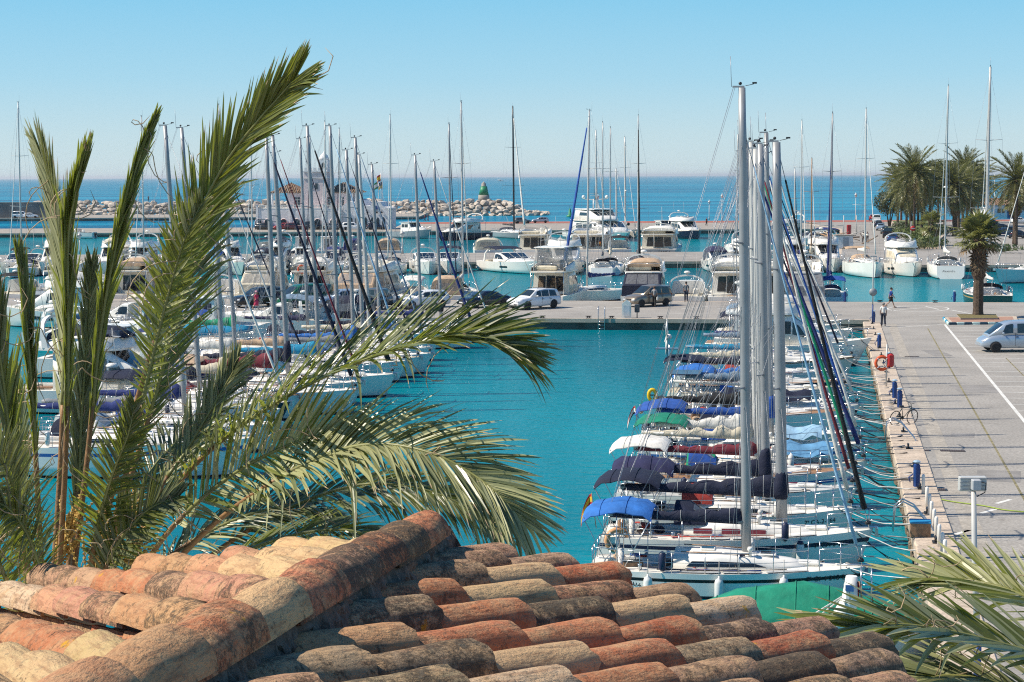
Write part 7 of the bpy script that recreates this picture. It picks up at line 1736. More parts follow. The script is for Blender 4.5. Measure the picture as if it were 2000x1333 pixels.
for y in (-.8, .8): m.tube([(.2, y, 1), (.3, y, 2.68)], .025, STEEL, 4); m.tube([(1.5, y, 1), (1.5, y, 2.68)], .025, STEEL, 4)
m.build('panel_frame', t, kind='stuff')
t8 = [o for o in COL.objects if o.get('label', '').startswith('cream sloop with cluttered')][0]
t = thing('horseshoe_buoy', 'yellow horseshoe buoy hanging on a stern rail of the cream sloop', 'life buoy', D(1274, 772, 77.6))
m = MB(); m.tube([V((.16 * math.sin(a), 0, .24 * math.cos(a))) for a in [math.pi * .85 * k / 8 for k in range(-8, 9)]], .08, YELL, 8); m.build('float', t)
m = MB(); m.box((0, -.02, .0), (.40, .06, .05), BLACK); m.build('strap', t)
# clutter on the stern of that boat: cans and bags
m = MB(); r_ = random.Random(2)
for k in range(22): m.rbox((r_.uniform(.1, 3.4), r_.uniform(-1.1, 1.1), 1.15 + r_.uniform(0, .7)), (r_.uniform(.15, .5), r_.uniform(.15, .4), r_.uniform(.2, .5)), r_.choice([CANV['navy'], CANV['red'], BLACK, TEAK, CANV['tan'], GEL, CANV['grey']]), .06, r_.random())
m.build('deck_clutter', t8, kind='stuff')
# lettering on the stern of the nearest sloop, its fenders and life buoy
text('NE 302', .26, Matrix.Translation((H1.x(.12), -H1.b(.10) * 1.03 - .02, H1.sheer(.1) - .42)) @ Matrix.Rotation(.08, 4, 'Z').inverted() @ Matrix.Rotation(math.pi / 2 - .1, 4, 'X'), 'hull_lettering', B1)
def hang_fender(root, H, t_, sd, label, navy=False, drop=.45, l=.75, r=.13):
    p = V((H.x(t_), sd * (H.b(t_) + r + .01), H.sheer(t_) - drop)); M = root.matrix_basis @ Matrix.Translation(p)
    t = thing('fender', label, 'fender', group='fenders hanging on the boats', M=M); mm = fender(root, 0, 0, 0, navy, l, r); mm.build('float', t); return t
bpy.context.view_layer.update()
for t_, n in ((.25, 'nearest the stern of the black striped sloop'), (.5, 'amidships on the black striped sloop'), (.72, 'toward the bow of the black striped sloop')): hang_fender(B1, H1, t_, -1, 'white fender hanging ' + n)
B2 = [o for o in COL.objects if o.get('label', '').startswith('white sloop with dark red cabin')][0]
t = thing('fender', 'white fender with a navy top standing between the two nearest sloops', 'fender', group='fenders hanging on the boats', M=Matrix.Translation(D(1563, 1082, 53.2))); fender(None, 0, 0, 0, True, .75, .12).build('float', t)
t = thing('lifebuoy', 'faded orange life buoy on the stern rail of the second sloop', 'life buoy', D(1206, 1056, 54.2)); buoy_ring(t, (0, 0, 0), .34, .08, mat('faded_orange', '#c9966a', .7), 'ring', 'Y')
# nearest boat under its green cover with a white post and outboard motor
bw, bh = motorboat('open boat under a sea green canvas cover, right below the roof edge', (4.6, 44.7, 0), RZ, 'covered', L=6.3, B=2.9, fb=.72, cover='teal', group='motor boats moored in the marina', seed=3)
m = MB(); q = [(3.35, -1.1, .75), (3.75, -1.15, 1.2), (4.0, -1.2, 1.75), (4.02, -1.2, 2.35)]; m.tube(q, [.26, .27, .22, .14], GEL, 10); m.build('stern_post', bw)
outboard(bw, (4.0, -1.38, 1.95), .48, GEL); m = MB(); m.box((3.97, -1.47, 2.1), (.2, .02, .16), mat('outboard_blue', '#35659b', .5)); m.build('motor_decal', bw)
flag(bw, (4.35, -1.3, 1.45), (FLR,), .22, .45, .8)
m = MB()
for x in (4.25, 4.5): m.tube([(x, -1.3, 1.7), (x, -1.2, 2.6)], .02, STEEL, 4)
for z in (1.9, 2.15, 2.4): m.tube([(4.25, -1.27, z), (4.5, -1.27, z)], .016, STEEL, 4)
m.build('boarding_ladder', bw, kind='stuff')
m = MB(); m.tube([(2.6, -1.2, 1.0), (3.9, -1.2, 1.9)], .02, ALUW, 4); m.tube([(2.9, -1.1, 1.0), (3.95, -1.15, 1.9)], .02, ALUW, 4); m.build('brace', bw, kind='stuff')

def row2(d, spx, label, kind, L, **k):
    xs = (spx - 1000) / FPX * d
    r, H = motorboat(label, (xs, d, 0), RZ, kind, L, group='motor boats along the car park quay', **k); moor(r, H, max(.5, (V((qx(d), d)) - V((xs, d))).dot(kn_) - L + .4), 3, seed=int(d)); return r, H
row2(114.5, 1392, 'long white motor cruiser with grey side windows in the right hand row', 'fly', 10.2, fly_cover='white')
row2(120.0, 1398, 'white cabin boat moored between the long cruiser and the pier corner', 'trawler', 9.2, canvas='navy')
row2(125.5, 1402, 'white motor boat with two slate canvas rolls nearest the pier corner', 'express', 8.6, canvas='slate', radar=False)
row2(131.0, 1440, 'small open boat tucked in the corner of the pier and quay', 'small', 5.5)

# ------------------------------------------------------------------ sailing boats of the left row, bows to the open water
def left_row(d, mpx, L, label, mx=.58, **k):
    dirv = V((math.cos(RZ), math.sin(RZ))); pm = V(((mpx - 1000) / FPX * d, d)); loc = pm - dirv * mx * L
    k.setdefault('rake', .024 + .011 * (int(mpx) % 3)); k['mr'] = .112 if d < 116 else .10; return sailboat(label, (loc.x, loc.y, 0), RZ, L=L, mx=mx, group='sailing boats of the left row', **k)
left_row(72.5, 262, 12.0, 'long white sloop with a pale green tinted hull behind the palm fronds', mh=15.5, boomc='royal', spray='navy', jibc='white', seed=21, hull='white', fb=1.25, stripe='blue', mast=False)
left_row(75.8, 300, 11.0, 'white sloop with a grey cover between the two boats nearest the palm stems', mh=14.2, boomc='grey', spray='slate', jibc='white', seed=35, deckm=NONSKID, stripe='navy', jib=False, mast=False)
left_row(82.6, 352, 10.8, 'white sloop with an orange buoy and white covers behind the low fronds', mh=14.0, boomc='white', spray='white', jibc='slate', seed=36, fb=1.1, jib=False, mast=False)
left_row(89, 432, 9.4, 'white sloop with a pale tarp and red bags behind the short pale frond', mh=13.0, boomc='cream', spray='red', jibc='white', seed=37, deckm=TEAK, jib=False)
left_row(107.7, 690, 10.0, 'white sloop with a cream deck and bright blue sprayhood', mh=13.8, boomc='bright', spray='bright', jibc='navy', seed=38, deckm=CANV['cream'])
left_row(117.6, 742, 9.4, 'white sloop with a maroon sprayhood toward the pier', mh=13.0, boomc='navy', spray='maroon', jibc='maroon', seed=39, deckm=NONSKID, jib=False)
left_row(103.4, 560, 9.6, 'white sloop with tan covers deep between the left masts', mh=13.6, boomc='tan', spray='tan', jibc='navy', seed=40, jib=False)
left_row(79, 356, 10.5, 'white sloop with a royal blue cover half hidden by the palm', mh=14.5, boomc='royal', spray='blue', jibc='navy', seed=22, jib=False)
left_row(86.5, 386, 11.0, 'navy hulled sloop with white decks and a silver mast beside the palm', hull='navy', mh=14.6, boomc='navy', spray='navy', jibc='white', seed=23, mr=.10)
left_row(91.5, 537, 10.5, 'white sloop with a dark red sail cover below the leaning masts', mh=14.2, boomc='maroon', spray='tan', bim='tan', jibc='navy', seed=24, mr=.108, jr=.10, fat=1.3)
left_row(95, 560, 10.0, 'white sloop with a tall navy sail bag close to the dark red one', mh=14.4, boomc='navy', spray='navy', jibc='maroon', seed=25, mr=.10, fat=1.3)
left_row(98.5, 622, 10.4, 'white sloop with a turquoise sail cover', mh=15.0, boomc='turq', spray='turq', jibc='black', seed=26, mr=.108, jr=.12, fat=1.25)
left_row(101.5, 458, 11.0, 'white sloop with a thick grey mast and bundled pale sail in the left row', mh=13.2, boomc='white', spray='tan', jibc='navy', seed=27, mr=.115, lump=.1)
left_row(105.5, 660, 10.0, 'white sloop with a grey cover and light blue jib roll', mh=15.2, boomc='grey', spray='slate', jibc='lightblue', seed=28, mr=.10)
left_row(110, 708, 10.6, 'white sloop with a navy sail cover and pale blue sprayhood', mh=14.6, boomc='navy', spray='sky', jibc='slate', seed=29, mr=.115)
left_row(114, 722, 9.6, 'white sloop with a cream cover just past the pale blue sprayhood', mh=13.6, boomc='cream', spray='white', jibc='white', seed=30, mastm=ALUW, jib=False)
left_row(122, 600, 9.6, 'white sloop with a purple cover near the harbour cabinet', mh=14.8, boomc='purple', spray='navy', jibc='navy', seed=31)
left_row(126, 822, 9.6, 'white sloop with a royal blue sail cover close to the pier', mh=13.7, boomc='royal', spray='blue', jibc='royal', seed=32, jr=.1)
left_row(130.5, 862, 9.2, 'white sloop with a black navy sail cover, last before the pier', mh=13.3, boomc='black', spray='navy', jibc='white', seed=33)
left_row(118, 455, 9.0, 'white sloop with green cover deep in the left row by the pier', mh=12.6, boomc='green', spray=None, jibc='white', seed=34)
motorboat('white cabin boat with dark blue windscreen covers between the left masts', D(500, 640, 120) * V((1, 1, 0)), math.pi + RZ, 'trawler', 10.5, tint=CANV['navy'], fb=1.4) if False else None
for (px_, py_, kd, L_, lb, kk) in ((150, 850, 'express', 9.5, 'white cruiser with a navy canopy low behind the palm stems', dict(canvas='navy')), (40, 800, 'fly', 11, 'white flybridge boat behind the lowest left fronds', dict(fly_cover='navy')), (250, 740, 'express', 9, 'white cruiser with a royal blue canopy behind the spiky frond', dict(canvas='royal')), (90, 735, 'trawler', 9.5, 'white cabin boat behind the upright left fronds', dict(canvas='white')),
        (330, 655, 'express', 8.5, 'white cruiser with a cream canopy close under the cross pier', dict(canvas='cream')), (640, 655, 'express', 9.5, 'white cruiser with a slate canopy close under the cross pier', dict(canvas='slate')), (740, 652, 'express', 9, 'white cruiser with a navy canopy close under the cross pier', dict(enclosed='navy')), (415, 690, 'trawler', 8.5, 'white cabin boat with a blue aft canopy among the left masts', dict(canvas='blue')), (230, 640, 'fly', 10.5, 'white flybridge boat close under the cross pier behind the palm', dict(fly_cover='white'))):
    p = P(px_, py_, 0); motorboat(lb, (p.x, p.y, 0), RZ + (.0 if py_ > 700 else math.pi), kd, L_, **kk)
p = P(520, 668, 0); motorboat('white cabin boat with dark blue windscreen covers between the left masts', (p.x, p.y, 0), math.pi + RZ, 'trawler', 10.0, tint=CANV['navy'], fb=1.35)
p = P(300, 690, 0); motorboat('motor boat under a turquoise tarp at the left edge of the left row', (p.x, p.y, 0), RZ, 'covered', 7.5, cover='turq')
p = P(395, 745, 0); motorboat('motor boat under a dirty white tarp in the left row', (p.x, p.y, 0), RZ, 'covered', 7.0, cover='white')
p = P(180, 790, 0); motorboat('open white motor boat with a royal blue cover behind the palm', (p.x, p.y, 0), RZ, 'covered', 7.0, cover='royal')
p = P(60, 680, 0); motorboat('white cruiser with red and white tender behind the far left fronds', (p.x, p.y, 0), RZ, 'express', 9.0, canvas='white')
p = P(180, 660, 0); motorboat('small white motor boat by the pier behind the upright fronds', (p.x, p.y, 0), RZ, 'small', 6.0)

# ------------------------------------------------------------------ boats stern to the far side of the cross pier
def pier_row(pxc, label, kind, L, turn=0.0, off=1.0, **k):
    L *= 1.06; x = (pxc - 1000) / FPX * 163.0; y = p_far(x) + off; x = (pxc - 1000) / FPX * (y + 1)
    return motorboat(label, (x, y, 0), math.pi / 2 - .12 + turn, kind, L, group='motor boats stern to the cross pier', **k)
pier_row(20, 'white cruiser with a black arch at the far left of the cross pier', 'express', 9.5, canvas='black')
pier_row(108, 'cream flybridge boat behind the grey waste container', 'fly', 11.0, hull='cream', gel=GELC, radar=False)
pier_row(178, 'white boat with a white tent and royal blue window flap', 'express', 10.0, enclosed='white')
pier_row(248, 'tan roofed cruiser behind the slim closed frond', 'fly', 11.5, gel=GELC, fly_cover='tan')
pier_row(330, 'white motor cruiser hidden behind the main palm fronds', 'express', 10.0, canvas='cream')
pier_row(418, 'white open cruiser with a slim white arch left of the black pickup', 'express', 10.5, radar=False)
pier_row(503, 'cream flybridge boat with clear plastic curtains behind the black off roader', 'fly', 11.0, gel=GELC, enclosed='cream')
pier_row(596, 'cream flybridge yacht with an orange life buoy behind the green van', 'fly', 12.0, gel=GELC, buoy=True, fly_cover='white')
pier_row(690, 'big cream flybridge yacht with dark aft curtains behind the blue estate car', 'fly', 13.5, gel=GELC, enclosed='tan', turn=-.18)
pier_row(800, 'small white fishing boat with a white T top behind the sailing rigs', 'small', 6.5, canvas='white')
pier_row(872, 'white cruiser with a beige plastic tent left of the dark saloon car', 'express', 10.0, enclosed='tan', radar=False, turn=.1)
pier_row(1060, 'white sport fishing boat with a tall tuna tower behind the white car', 'fisher', 12.0, turn=-.16, gel=GELC)
pier_row(1252, 'white flybridge yacht with a navy cockpit tent behind the tan car', 'fly', 12.0, enclosed='navy', fly_cover='tan', radar=True, turn=-.05)
pier_row(1338, 'white open cruiser with brown seats behind the man on the pier', 'express', 10.5, turn=-.04)
pier_row(1425, 'large white flybridge yacht with a double deck beside the tall masts', 'fly', 13.0, fly_cover='white', turn=-.05)
pier_row(1505, 'white flybridge yacht hidden behind the cluster of masts', 'fly', 12.0, radar=True)
pier_row(1572, 'grey windowed motor yacht right of the mast cluster', 'fly', 11.0, enclosed='grey')
def sail_at(pxm, d, rz, L, label, mx=.56, top=None, **k):
    pm = V(((pxm - 1000) / FPX * d, d)); loc = pm - V((math.cos(rz), math.sin(rz))) * mx * L
    if top is not None: k['mh'] = D(pxm, top, d).z
    return sailboat(label, (loc.x, loc.y, 0), rz, L=L, mx=mx, **k)
sail_at(1147, 172, -2.3, 9.5, 'small white sloop with a bright blue furled jib behind the pier', top=216, jibc='blue', jr=.16, boomc='royal', spray=None, group='sailing boats behind the cross pier', seed=41, mastm=ALUW, detail=1, mr=.10)
sail_at(905, 171, 1.45, 9.5, 'white sloop with a very tall pale mast left of the dark saloon car', top=200, boomc='white', group='sailing boats behind the cross pier', seed=42, mastm=ALUW, detail=1, mr=.108)
sail_at(881, 174, 1.45, 9.0, 'white sloop with a shorter dark rigged mast by the beige tent boat', top=243, boomc='navy', group='sailing boats behind the cross pier', seed=43, detail=1, jibc='navy')
sail_at(1623, 167, 1.45, 9.5, 'white sloop with a vivid blue jib roll and blue dodger at the pier end', top=222, boomc='royal', spray='blue', bim='blue', jibc='royal', jr=.15, group='sailing boats behind the cross pier', seed=44, detail=1)
sail_at(1926, 168.5, 1.45, 11.0, 'dark green hulled sailing boat with white fenders by the near fan palm', top=132, hull='green', stripe='gold', boomc='white', spray='navy', group='sailing boats behind the cross pier', seed=45, mr=.17, mastm=ALUW, B=4.4, fb=1.0)
p = P(1985, 586, 0); motorboat('dark hulled motor sailer beside the green sailing boat', (p.x - .3, p_far(p.x) + 1.2, 0), 1.4, 'trawler', 9, hull='black')
# ------------------------------------------------------------------ boats on the near side of the middle pier, bows to us
def bow_row(pxc, label, kind, L, turn=0.0, yb=236.0, **k):
    x = (pxc - 1000) / FPX * (yb - 5); L *= 1.2 if L > 8 else 1; k['B'] = min(L * .29 + .55, BCAP.get(pxc, 9)); return motorboat(label, (x, 233.6 + .032 * max(0, -x) - 1.4, 0), -math.pi / 2 + turn, kind, L, group='motor boats bow out from the middle pier', **k)
bl = [(38, 'express', 10, dict(canvas='black'), 'white cruiser with a black bimini at the far left of the middle pier'), (72, 'express', 10, dict(), 'white open cruiser next to the black canopied one'), (118, 'fly', 11, dict(), 'white flybridge boat on the middle pier behind the left fronds'), (235, 'fly', 12, dict(fly_cover='cream'), 'flybridge boat with a cream deck tent on the middle pier'),
      (290, 'fly', 12, dict(), 'white flybridge boat between the tall fronds on the middle pier'), (345, 'express', 10, dict(canvas='white'), 'white cruiser behind the spiky frond on the middle pier'), (425, 'fly', 13, dict(hull='sea', enclosed='turq', turn=.35), 'pale green hulled yacht with a turquoise windscreen cover'), (470, 'small', 7, dict(hull='sea'), 'small pale green launch beside the green hulled yacht'),
      (516, 'express', 9.5, dict(enclosed='navy'), 'white boat with a navy cockpit cover on the middle pier'), (556, 'fly', 11, dict(fly_cover='navy'), 'flybridge yacht under a navy deck cover on the middle pier'), (600, 'trawler', 10, dict(canvas='navy'), 'white cabin boat right of the navy covered yacht'), (655, 'express', 10, dict(canvas='royal'), 'white cruiser with a small royal blue bimini'),
      (700, 'express', 9, dict(canvas='navy'), 'white cruiser with a navy bimini frame left of the covered sloop'), (748, 'covered', 11, dict(cover='white', hull='stone'), 'long grey hulled boat with bundled deck gear, pointing left of the pier lamp'), (823, 'express', 12, dict(radar=True, turn=.12), 'rounded white cruiser with a big plastic arch on the middle pier'),
      (880, 'express', 10.5, dict(canvas='navy'), 'white cruiser with navy soft top beside the rounded one'), (962, 'express', 13, dict(canvas='navy', radar=False, turn=.42, boot=STRP['navy']), 'sleek white cruiser with navy side curtains and black fenders'), (1102, 'fly', 13, dict(tint=CANV['grey'], boot=STRP['black']), 'white flybridge yacht with grey windscreen cover in the middle'),
      (1395, 'express', 11.5, dict(enclosed='purple'), 'white cruiser with a purple navy canopy left of the mast cluster'), (1448, 'fly', 12, dict(), 'white flybridge yacht with small square windows behind the masts'), (1535, 'fly', 11, dict(), 'white flybridge yacht right behind the dark furled jibs'), (1601, 'fly', 10.5, dict(hull='white', boot=STRP['black']), 'white yacht with a black waterline right of the furled jibs')]
xs_ = [q[0] for q in bl]; BCAP = {x: max(2.6, .98 * min([abs(x - y) for y in xs_ if y != x]) / FPX * 231) for x in xs_}
for x, kd, L, k, lb in bl:
    tr_ = k.pop('turn', 0.0); bow_row(x, lb, kd, L, tr_, detail=1, **k)
for x, d, rz, L, top, lb, k in ((1178, 226, 1.5, 11, 240, 'white sailing boat with an orange life buoy on the middle pier', dict(boomc='navy')), (1193, 229, 1.5, 11, 250, 'white sailing boat just right of the life buoy one', dict(boomc='cream', jibc='black')), (1247, 229, -1.6, 11, 226, 'white sailing boat with a black furled jib in front of the grey beige yacht', dict(boomc='navy', jibc='black', jr=.14)),
        (765, 228, -1.6, 11, 225, 'white sailing boat with a tall mast right of the harbour tower', dict(boomc='navy')), (666, 229, -1.6, 10, 252, 'white sailing boat whose mast stands before the tower roof', dict(boomc='navy', jibc='navy')), (638, 230, -1.6, 10.5, 238, 'white sailing boat with its mast across the harbour tower', dict(boomc='purple')), (609, 228, -1.6, 10, 268, 'white sailing boat with its mast left of the harbour tower', dict(boomc='cream', jibc='navy')),
        (494, 229, -1.6, 10, 288, 'white sailing boat with a mast before the left wing of the building', dict(boomc='navy')), (43, 226, -1.6, 12, 200, 'white sailing boat with the far left mast', dict(boomc='navy', jibc='white')), (282, 227, -1.6, 11, 228, 'white sailing boat with a mast between the tall fronds', dict(boomc='white')), (432, 229, -1.6, 11, 205, 'white sailing boat with a mast behind the big leaning frond', dict(boomc='blue', jibc='blue')),
        (1565, 226, -1.6, 11, 236, 'white sailing boat with the tall mast right of the cluster', dict(boomc='royal')), (1585, 229, -1.6, 10, 310, 'white sailing boat with a wooden coloured short mast', dict(boomc='cream', mastm=TEAK)), (1552, 231, -1.6, 9.5, 330, 'white sailing boat with a short mast beside the furled jibs', dict(boomc='navy', jibc='black'))):
    sail_at(x, d - 5, rz, L, lb, top=top, group='sailing boats on the middle pier', seed=x, detail=1, mastm=k.pop('mastm', ALUW), mr=.10, **k)
# ------------------------------------------------------------------ boats stern to the far side of the middle pier
for x, kd, L, k, lb in ((1036, 'fly', 17, dict(gel=GELC, radar=False), 'cream flybridge yacht with dark saloon doors, stern to the middle pier'), (1145, 'fly', 23, dict(ensign=SPAIN), 'large white yacht with a Spanish flag, stern to the middle pier'), (1212, 'express', 11, dict(canvas='black'), 'white cruiser with a black hoop canopy, stern to the middle pier'), (1282, 'fly', 20, dict(gel=GELC, hull='steel', radar=False, fly_cover='white'), 'broad beige yacht with a grey hull, stern to the middle pier'),
                        (955, 'express', 14, dict(gel=GELC, enclosed='cream'), 'cream soft top cruiser left of the cream flybridge yacht'), (760, 'express', 12, dict(enclosed='tan'), 'cruiser with a long tan cockpit tent behind the middle pier'), (690, 'express', 10, dict(enclosed='royal'), 'cruiser with royal blue canvas behind the middle pier'), (640, 'trawler', 10, dict(), 'white cabin boat with orange gear behind the middle pier'),
                        (590, 'trawler', 10, dict(hull='navy'), 'dark hulled cabin boat behind the middle pier'), (520, 'express', 10, dict(canvas='navy'), 'white cruiser behind the middle pier below the arcade'), (430, 'covered', 11, dict(cover='sky'), 'boat under a sky blue cover behind the middle pier')):
    xx = (x - 1000) / FPX * 264; motorboat(lb, (xx, 263.4, 0), math.pi / 2 + .03 - (.2 if L > 16 else 0), kd, L, group='motor boats stern to the middle pier', detail=1, **k)
bt = [o for o in COL.objects if o.get('label', '').startswith('broad beige yacht')][0]
text('TAMEA', .62, Matrix.Translation((-.05, -.2, .62)) @ Matrix.Rotation(-math.pi / 2, 4, 'Z') @ Matrix.Rotation(math.pi / 2, 4, 'X'), 'boat_name', bt)
for x, d, top, lb, k in ((1440, 282, 263, 'sailing boat with a raked mast behind the middle pier left of the cluster', dict(boomc='navy', radar=True)),):
    sail_at(x, d, 1.5, 13, lb, top=top, group='sailing boats behind the middle pier', seed=x, detail=1, mastm=ALUW, mr=.16, **k)
# ------------------------------------------------------------------ yachts along the outer mole
def mole(pxc, y, label, kind, L, rz, **k):
    return motorboat(label, ((pxc - 1000) / FPX * y, y, 0), rz, kind, L, group='yachts along the outer mole', detail=1, **k)
mole(946, 348, 'navy hulled motor yacht with a white top moored at the outer mole', 'fly', 15, -2.2, hull='navy', radar=False)
mole(1132, 352, 'biggest white motor yacht with radar domes and three decks at the outer mole', 'mega', 26, -1.25, boot=STRP['black'])
mole(1318, 352, 'white and navy sport yacht at the outer mole right of the lamp posts', 'fly', 15, -1.35, hull='navy')
mole(1275, 362, 'white fishing boat with a lattice mast at the outer mole', 'trawler', 11, -1.2)
mole(770, 357, 'grey and blue work boat moored left of the red promenade', 'trawler', 13, -.9, hull='steel')
mole(1580, 330, 'white sport cruiser at the far quay behind the furled jibs', 'fly', 14, -2.6)
mole(1640, 305, 'white cruiser with royal blue canvas at the far quay', 'express', 12, -2.7, canvas='royal')
mole(1600, 275, 'white open cruiser with navy canvas at the far quay', 'express', 11, -2.8, canvas='navy')
for x, d, top, lb, k in ((1005, 355, 208, 'tall dark masted sailing yacht moored at the outer mole', dict(L=19, mastm=BLACK, hull='steel', boomc='black', jibc='white', jr=.2)), (1205, 352, 330, 'dark hulled sailing yacht right of the biggest motor yacht', dict(L=16, hull='black', boomc='black', mastm=ALUW)), (1222, 358, 268, 'pale hulled sailing yacht with radar at the outer mole', dict(L=15, hull='cream', boomc='navy', radar=True, mastm=ALUW)), (1166, 362, 255, 'sailing yacht with its mast beside the biggest motor yacht', dict(L=15, boomc='navy', mastm=ALUW))):
    k2 = dict(k); L_ = k2.pop('L'); sail_at(x, d - 3, -1.3, L_, lb, top=top, group='sailing yachts along the outer mole', seed=x, detail=1, mr=.2, **k2)
# ------------------------------------------------------------------ yachts of the right hand basin
def basin(pxc, label, kind, L, turn=0., **k): x = (pxc - 1000) / FPX * 217; return motorboat(label, (x, 221.5, 0), -math.pi / 2 + turn, kind, L, group='yachts at the far quay basin', **k)
sail_at(1690, 214, -1.55, 12.5, 'white sailing yacht with a sand coloured hoop canopy in the right basin', mx=.5, top=213, fb=1.5, B=4.2, boomc='white', spray='tan', group='yachts at the far quay basin', seed=61, mastm=ALUW, mr=.115, bim='tan')
basin(1762, 'white motor cruiser with a cream windscreen cover in the right basin', 'fly', 12.0, tint=CANV['cream'], radar=False)
alx, ah = sail_at(1838, 214, 1.45, 12.5, 'white sailing yacht with its round white stern toward the water', mx=.5, top=170, fb=1.5, B=4.3, boomc='white', spray='grey', group='yachts at the far quay basin', seed=62, mastm=ALUW, mr=.115, radar=True)
alx.location.y -= 2
text('Alexandra', .36, Matrix.Translation((-.03, 1.0, .82)) @ Matrix.Rotation(-math.pi / 2, 4, 'Z') @ Matrix.Rotation(math.pi / 2, 4, 'X'), 'boat_name', alx)
sail_at(2015, 200, -2.6, 13, 'white sailing boat cut off by the right edge of the basin', top=250, boomc='navy', group='yachts at the far quay basin', seed=63, mastm=ALUW, fb=1.3)
p = P(185, 466, 0); motorboat('small white open motor boat under way in the outer basin', p, 2.9, 'small', 6.5, group='boats under way')
p = P(971, 354.5, 0); motorboat('white motor boat far out on the sea', p, .1, 'fly', 16, group='boats under way', detail=1)
p = P(417, 369, 0); motorboat('dark topped motor boat out on the sea left of the harbour building', p, .1, 'trawler', 14, group='boats under way', detail=1, hull='grey')
p = P(1113, 424, 0); t = thing('channel_buoy', 'green conical buoy floating beyond the mole', 'buoy', p); m = MB(); m.lathe([(1.0, -.3), (1.0, .5), (.5, .6), (.3, 2.2), (.05, 2.6)], LG, 10); m.build('float', t); m = MB(); m.tube([(0, 0, 2.5), (0, 0, 3.4)], .05, BLACK, 4); m.build('top_mark', t)
# ------------------------------------------------------------------ cars
def car_at(px_, py_, rz, kind, paint, label, group='cars parked on the cross pier', **k): return car(label, P(px_, py_, QZ + .005), rz, kind, paint, group, **k)
LFT = math.pi
car_at(1042, 603, LFT + .72, 'suv', 'white', 'white family SUV with roof rails parked on the pier', cladding=True)
car_at(945, 600, LFT + .62, 'sedan', 'navy', 'dark navy saloon parked left of the white SUV')
car_at(1264, 598, LFT + .66, 'mpv', 'tan', 'tan high roofed car with a man standing beside it')
car_at(744, 603, math.pi / 2 - .5, 'jeep', 'grey', 'grey off roader with a spare wheel on its back door', spare=True)
car_at(664, 599, LFT + .5, 'wagon', 'iceblue', 'pale blue estate car parked behind the masts')
car_at(594, 599, LFT + .66, 'van', 'green', 'dark green van parked behind the leaning masts', name='parked_van', cat='van')
car_at(505, 599, LFT + .7, 'suv', 'black', 'black off roader parked beside the woman in pink')
car_at(826, 601, LFT + .5, 'wagon', 'white', 'white car with dark windows half hidden by a sailing rig')
car_at(168, 590, LFT - .9, 'hatch', 'silver', 'silver car seen between the upright palm fronds')
car_at(330, 601, LFT + .6, 'hatch', 'darkred', 'dark red car hidden behind the spiky frond')
car_at(915, 602, LFT + .5, 'hatch', 'blue', 'dark blue small car at the left of the saloon') if False else None
car_at(1983, 686, LFT, 'van', 'vansilver', 'silver blue passenger van in the painted bays by the palm island', 'vehicles on the car park', name='parked_van', cat='van', cladding=True)
for (x, y, rz, k, pnt, lb) in ((1712, 436, 1.4, 'van', 'white', 'white van at the far end of the parked row by the garden'), (1704, 431, 1.4, 'hatch', 'red', 'red car beyond the white van at the promenade'), (1716, 444, 1.35, 'hatch', 'navy', 'dark car parked next to the white van'), (1721, 450.5, 1.3, 'hatch', 'iceblue', 'pale blue car second after the white van'), (1730, 457, 1.3, 'hatch', 'grey', 'dark grey hatchback in the middle of the garden row'), (1735, 465, 1.3, 'jeep', 'black', 'black tall car near the end of the garden row'), (1745, 474, 1.25, 'hatch', 'blue', 'dark blue car nearest to us in the garden row'),
                               (1940, 447, .2, 'mpv', 'darkred', 'dark red car parked before the beach building'), (1962, 460, .25, 'sedan', 'blue', 'dark blue saloon parked under the lone palm'), (1990, 466, .25, 'hatch', 'navy', 'navy car at the right edge under the lone palm'), (1958, 452, .2, 'hatch', 'black', 'black car in the back line of the beach car park'), (1880, 440, .2, 'hatch', 'grey', 'grey car half hidden by the palm trunks'), (1992, 437, .1, 'hatch', 'white', 'white car close to the beach building wall')):
    car_at(x, y, rz, k, pnt, lb, 'cars parked around the palm garden')
for (x, y, rz, k, pnt, lb) in ((517, 449, -.3, 'hatch', 'black', 'black car parked at the left arches of the harbour building'), (552, 449, LFT + .3, 'hatch', 'red', 'red car parked before the arcade'), (575, 449, .1, 'wagon', 'darkred', 'dark red estate car next to the red one before the arcade'), (612, 449, .2, 'jeep', 'black', 'black off roader parked right of the tower arch'), (653, 449, .2, 'hatch', 'grey', 'dark grey car in front of the tower'), (690, 450, .0, 'suv', 'white', 'white off roader parked before the side wing'),
                               (735, 449, .2, 'hatch', 'navy', 'navy car before the right end of the harbour building'), (900, 436, .2, 'hatch', 'navy', 'dark blue car at the left end of the red promenade'), (1055, 436, LFT, 'hatch', 'silver', 'silver car on the mole left of the biggest yacht'), (1340, 436, 1.2, 'hatch', 'black', 'black car on the mole right of the white and navy yacht'), (1020, 437, .2, 'hatch', 'grey', 'grey car on the mole beside the tall dark mast')):
    car_at(x, y, rz, k, pnt, lb, 'cars parked on the outer mole')
for x, y, k, pnt, lb in ((44, 431, 'van', 'white', 'white van parked under the long grey wall'), (64, 432, 'hatch', 'white', 'white car parked beside the van under the grey wall')):
    p = D(x, y, 508.2); car(lb, (p.x, 508.2 - 1.4, QZ + .005), .1, k, pnt, 'vehicles under the breakwater wall', name='parked_van' if k == 'van' else 'parked_car', cat='van' if k == 'van' else 'car')
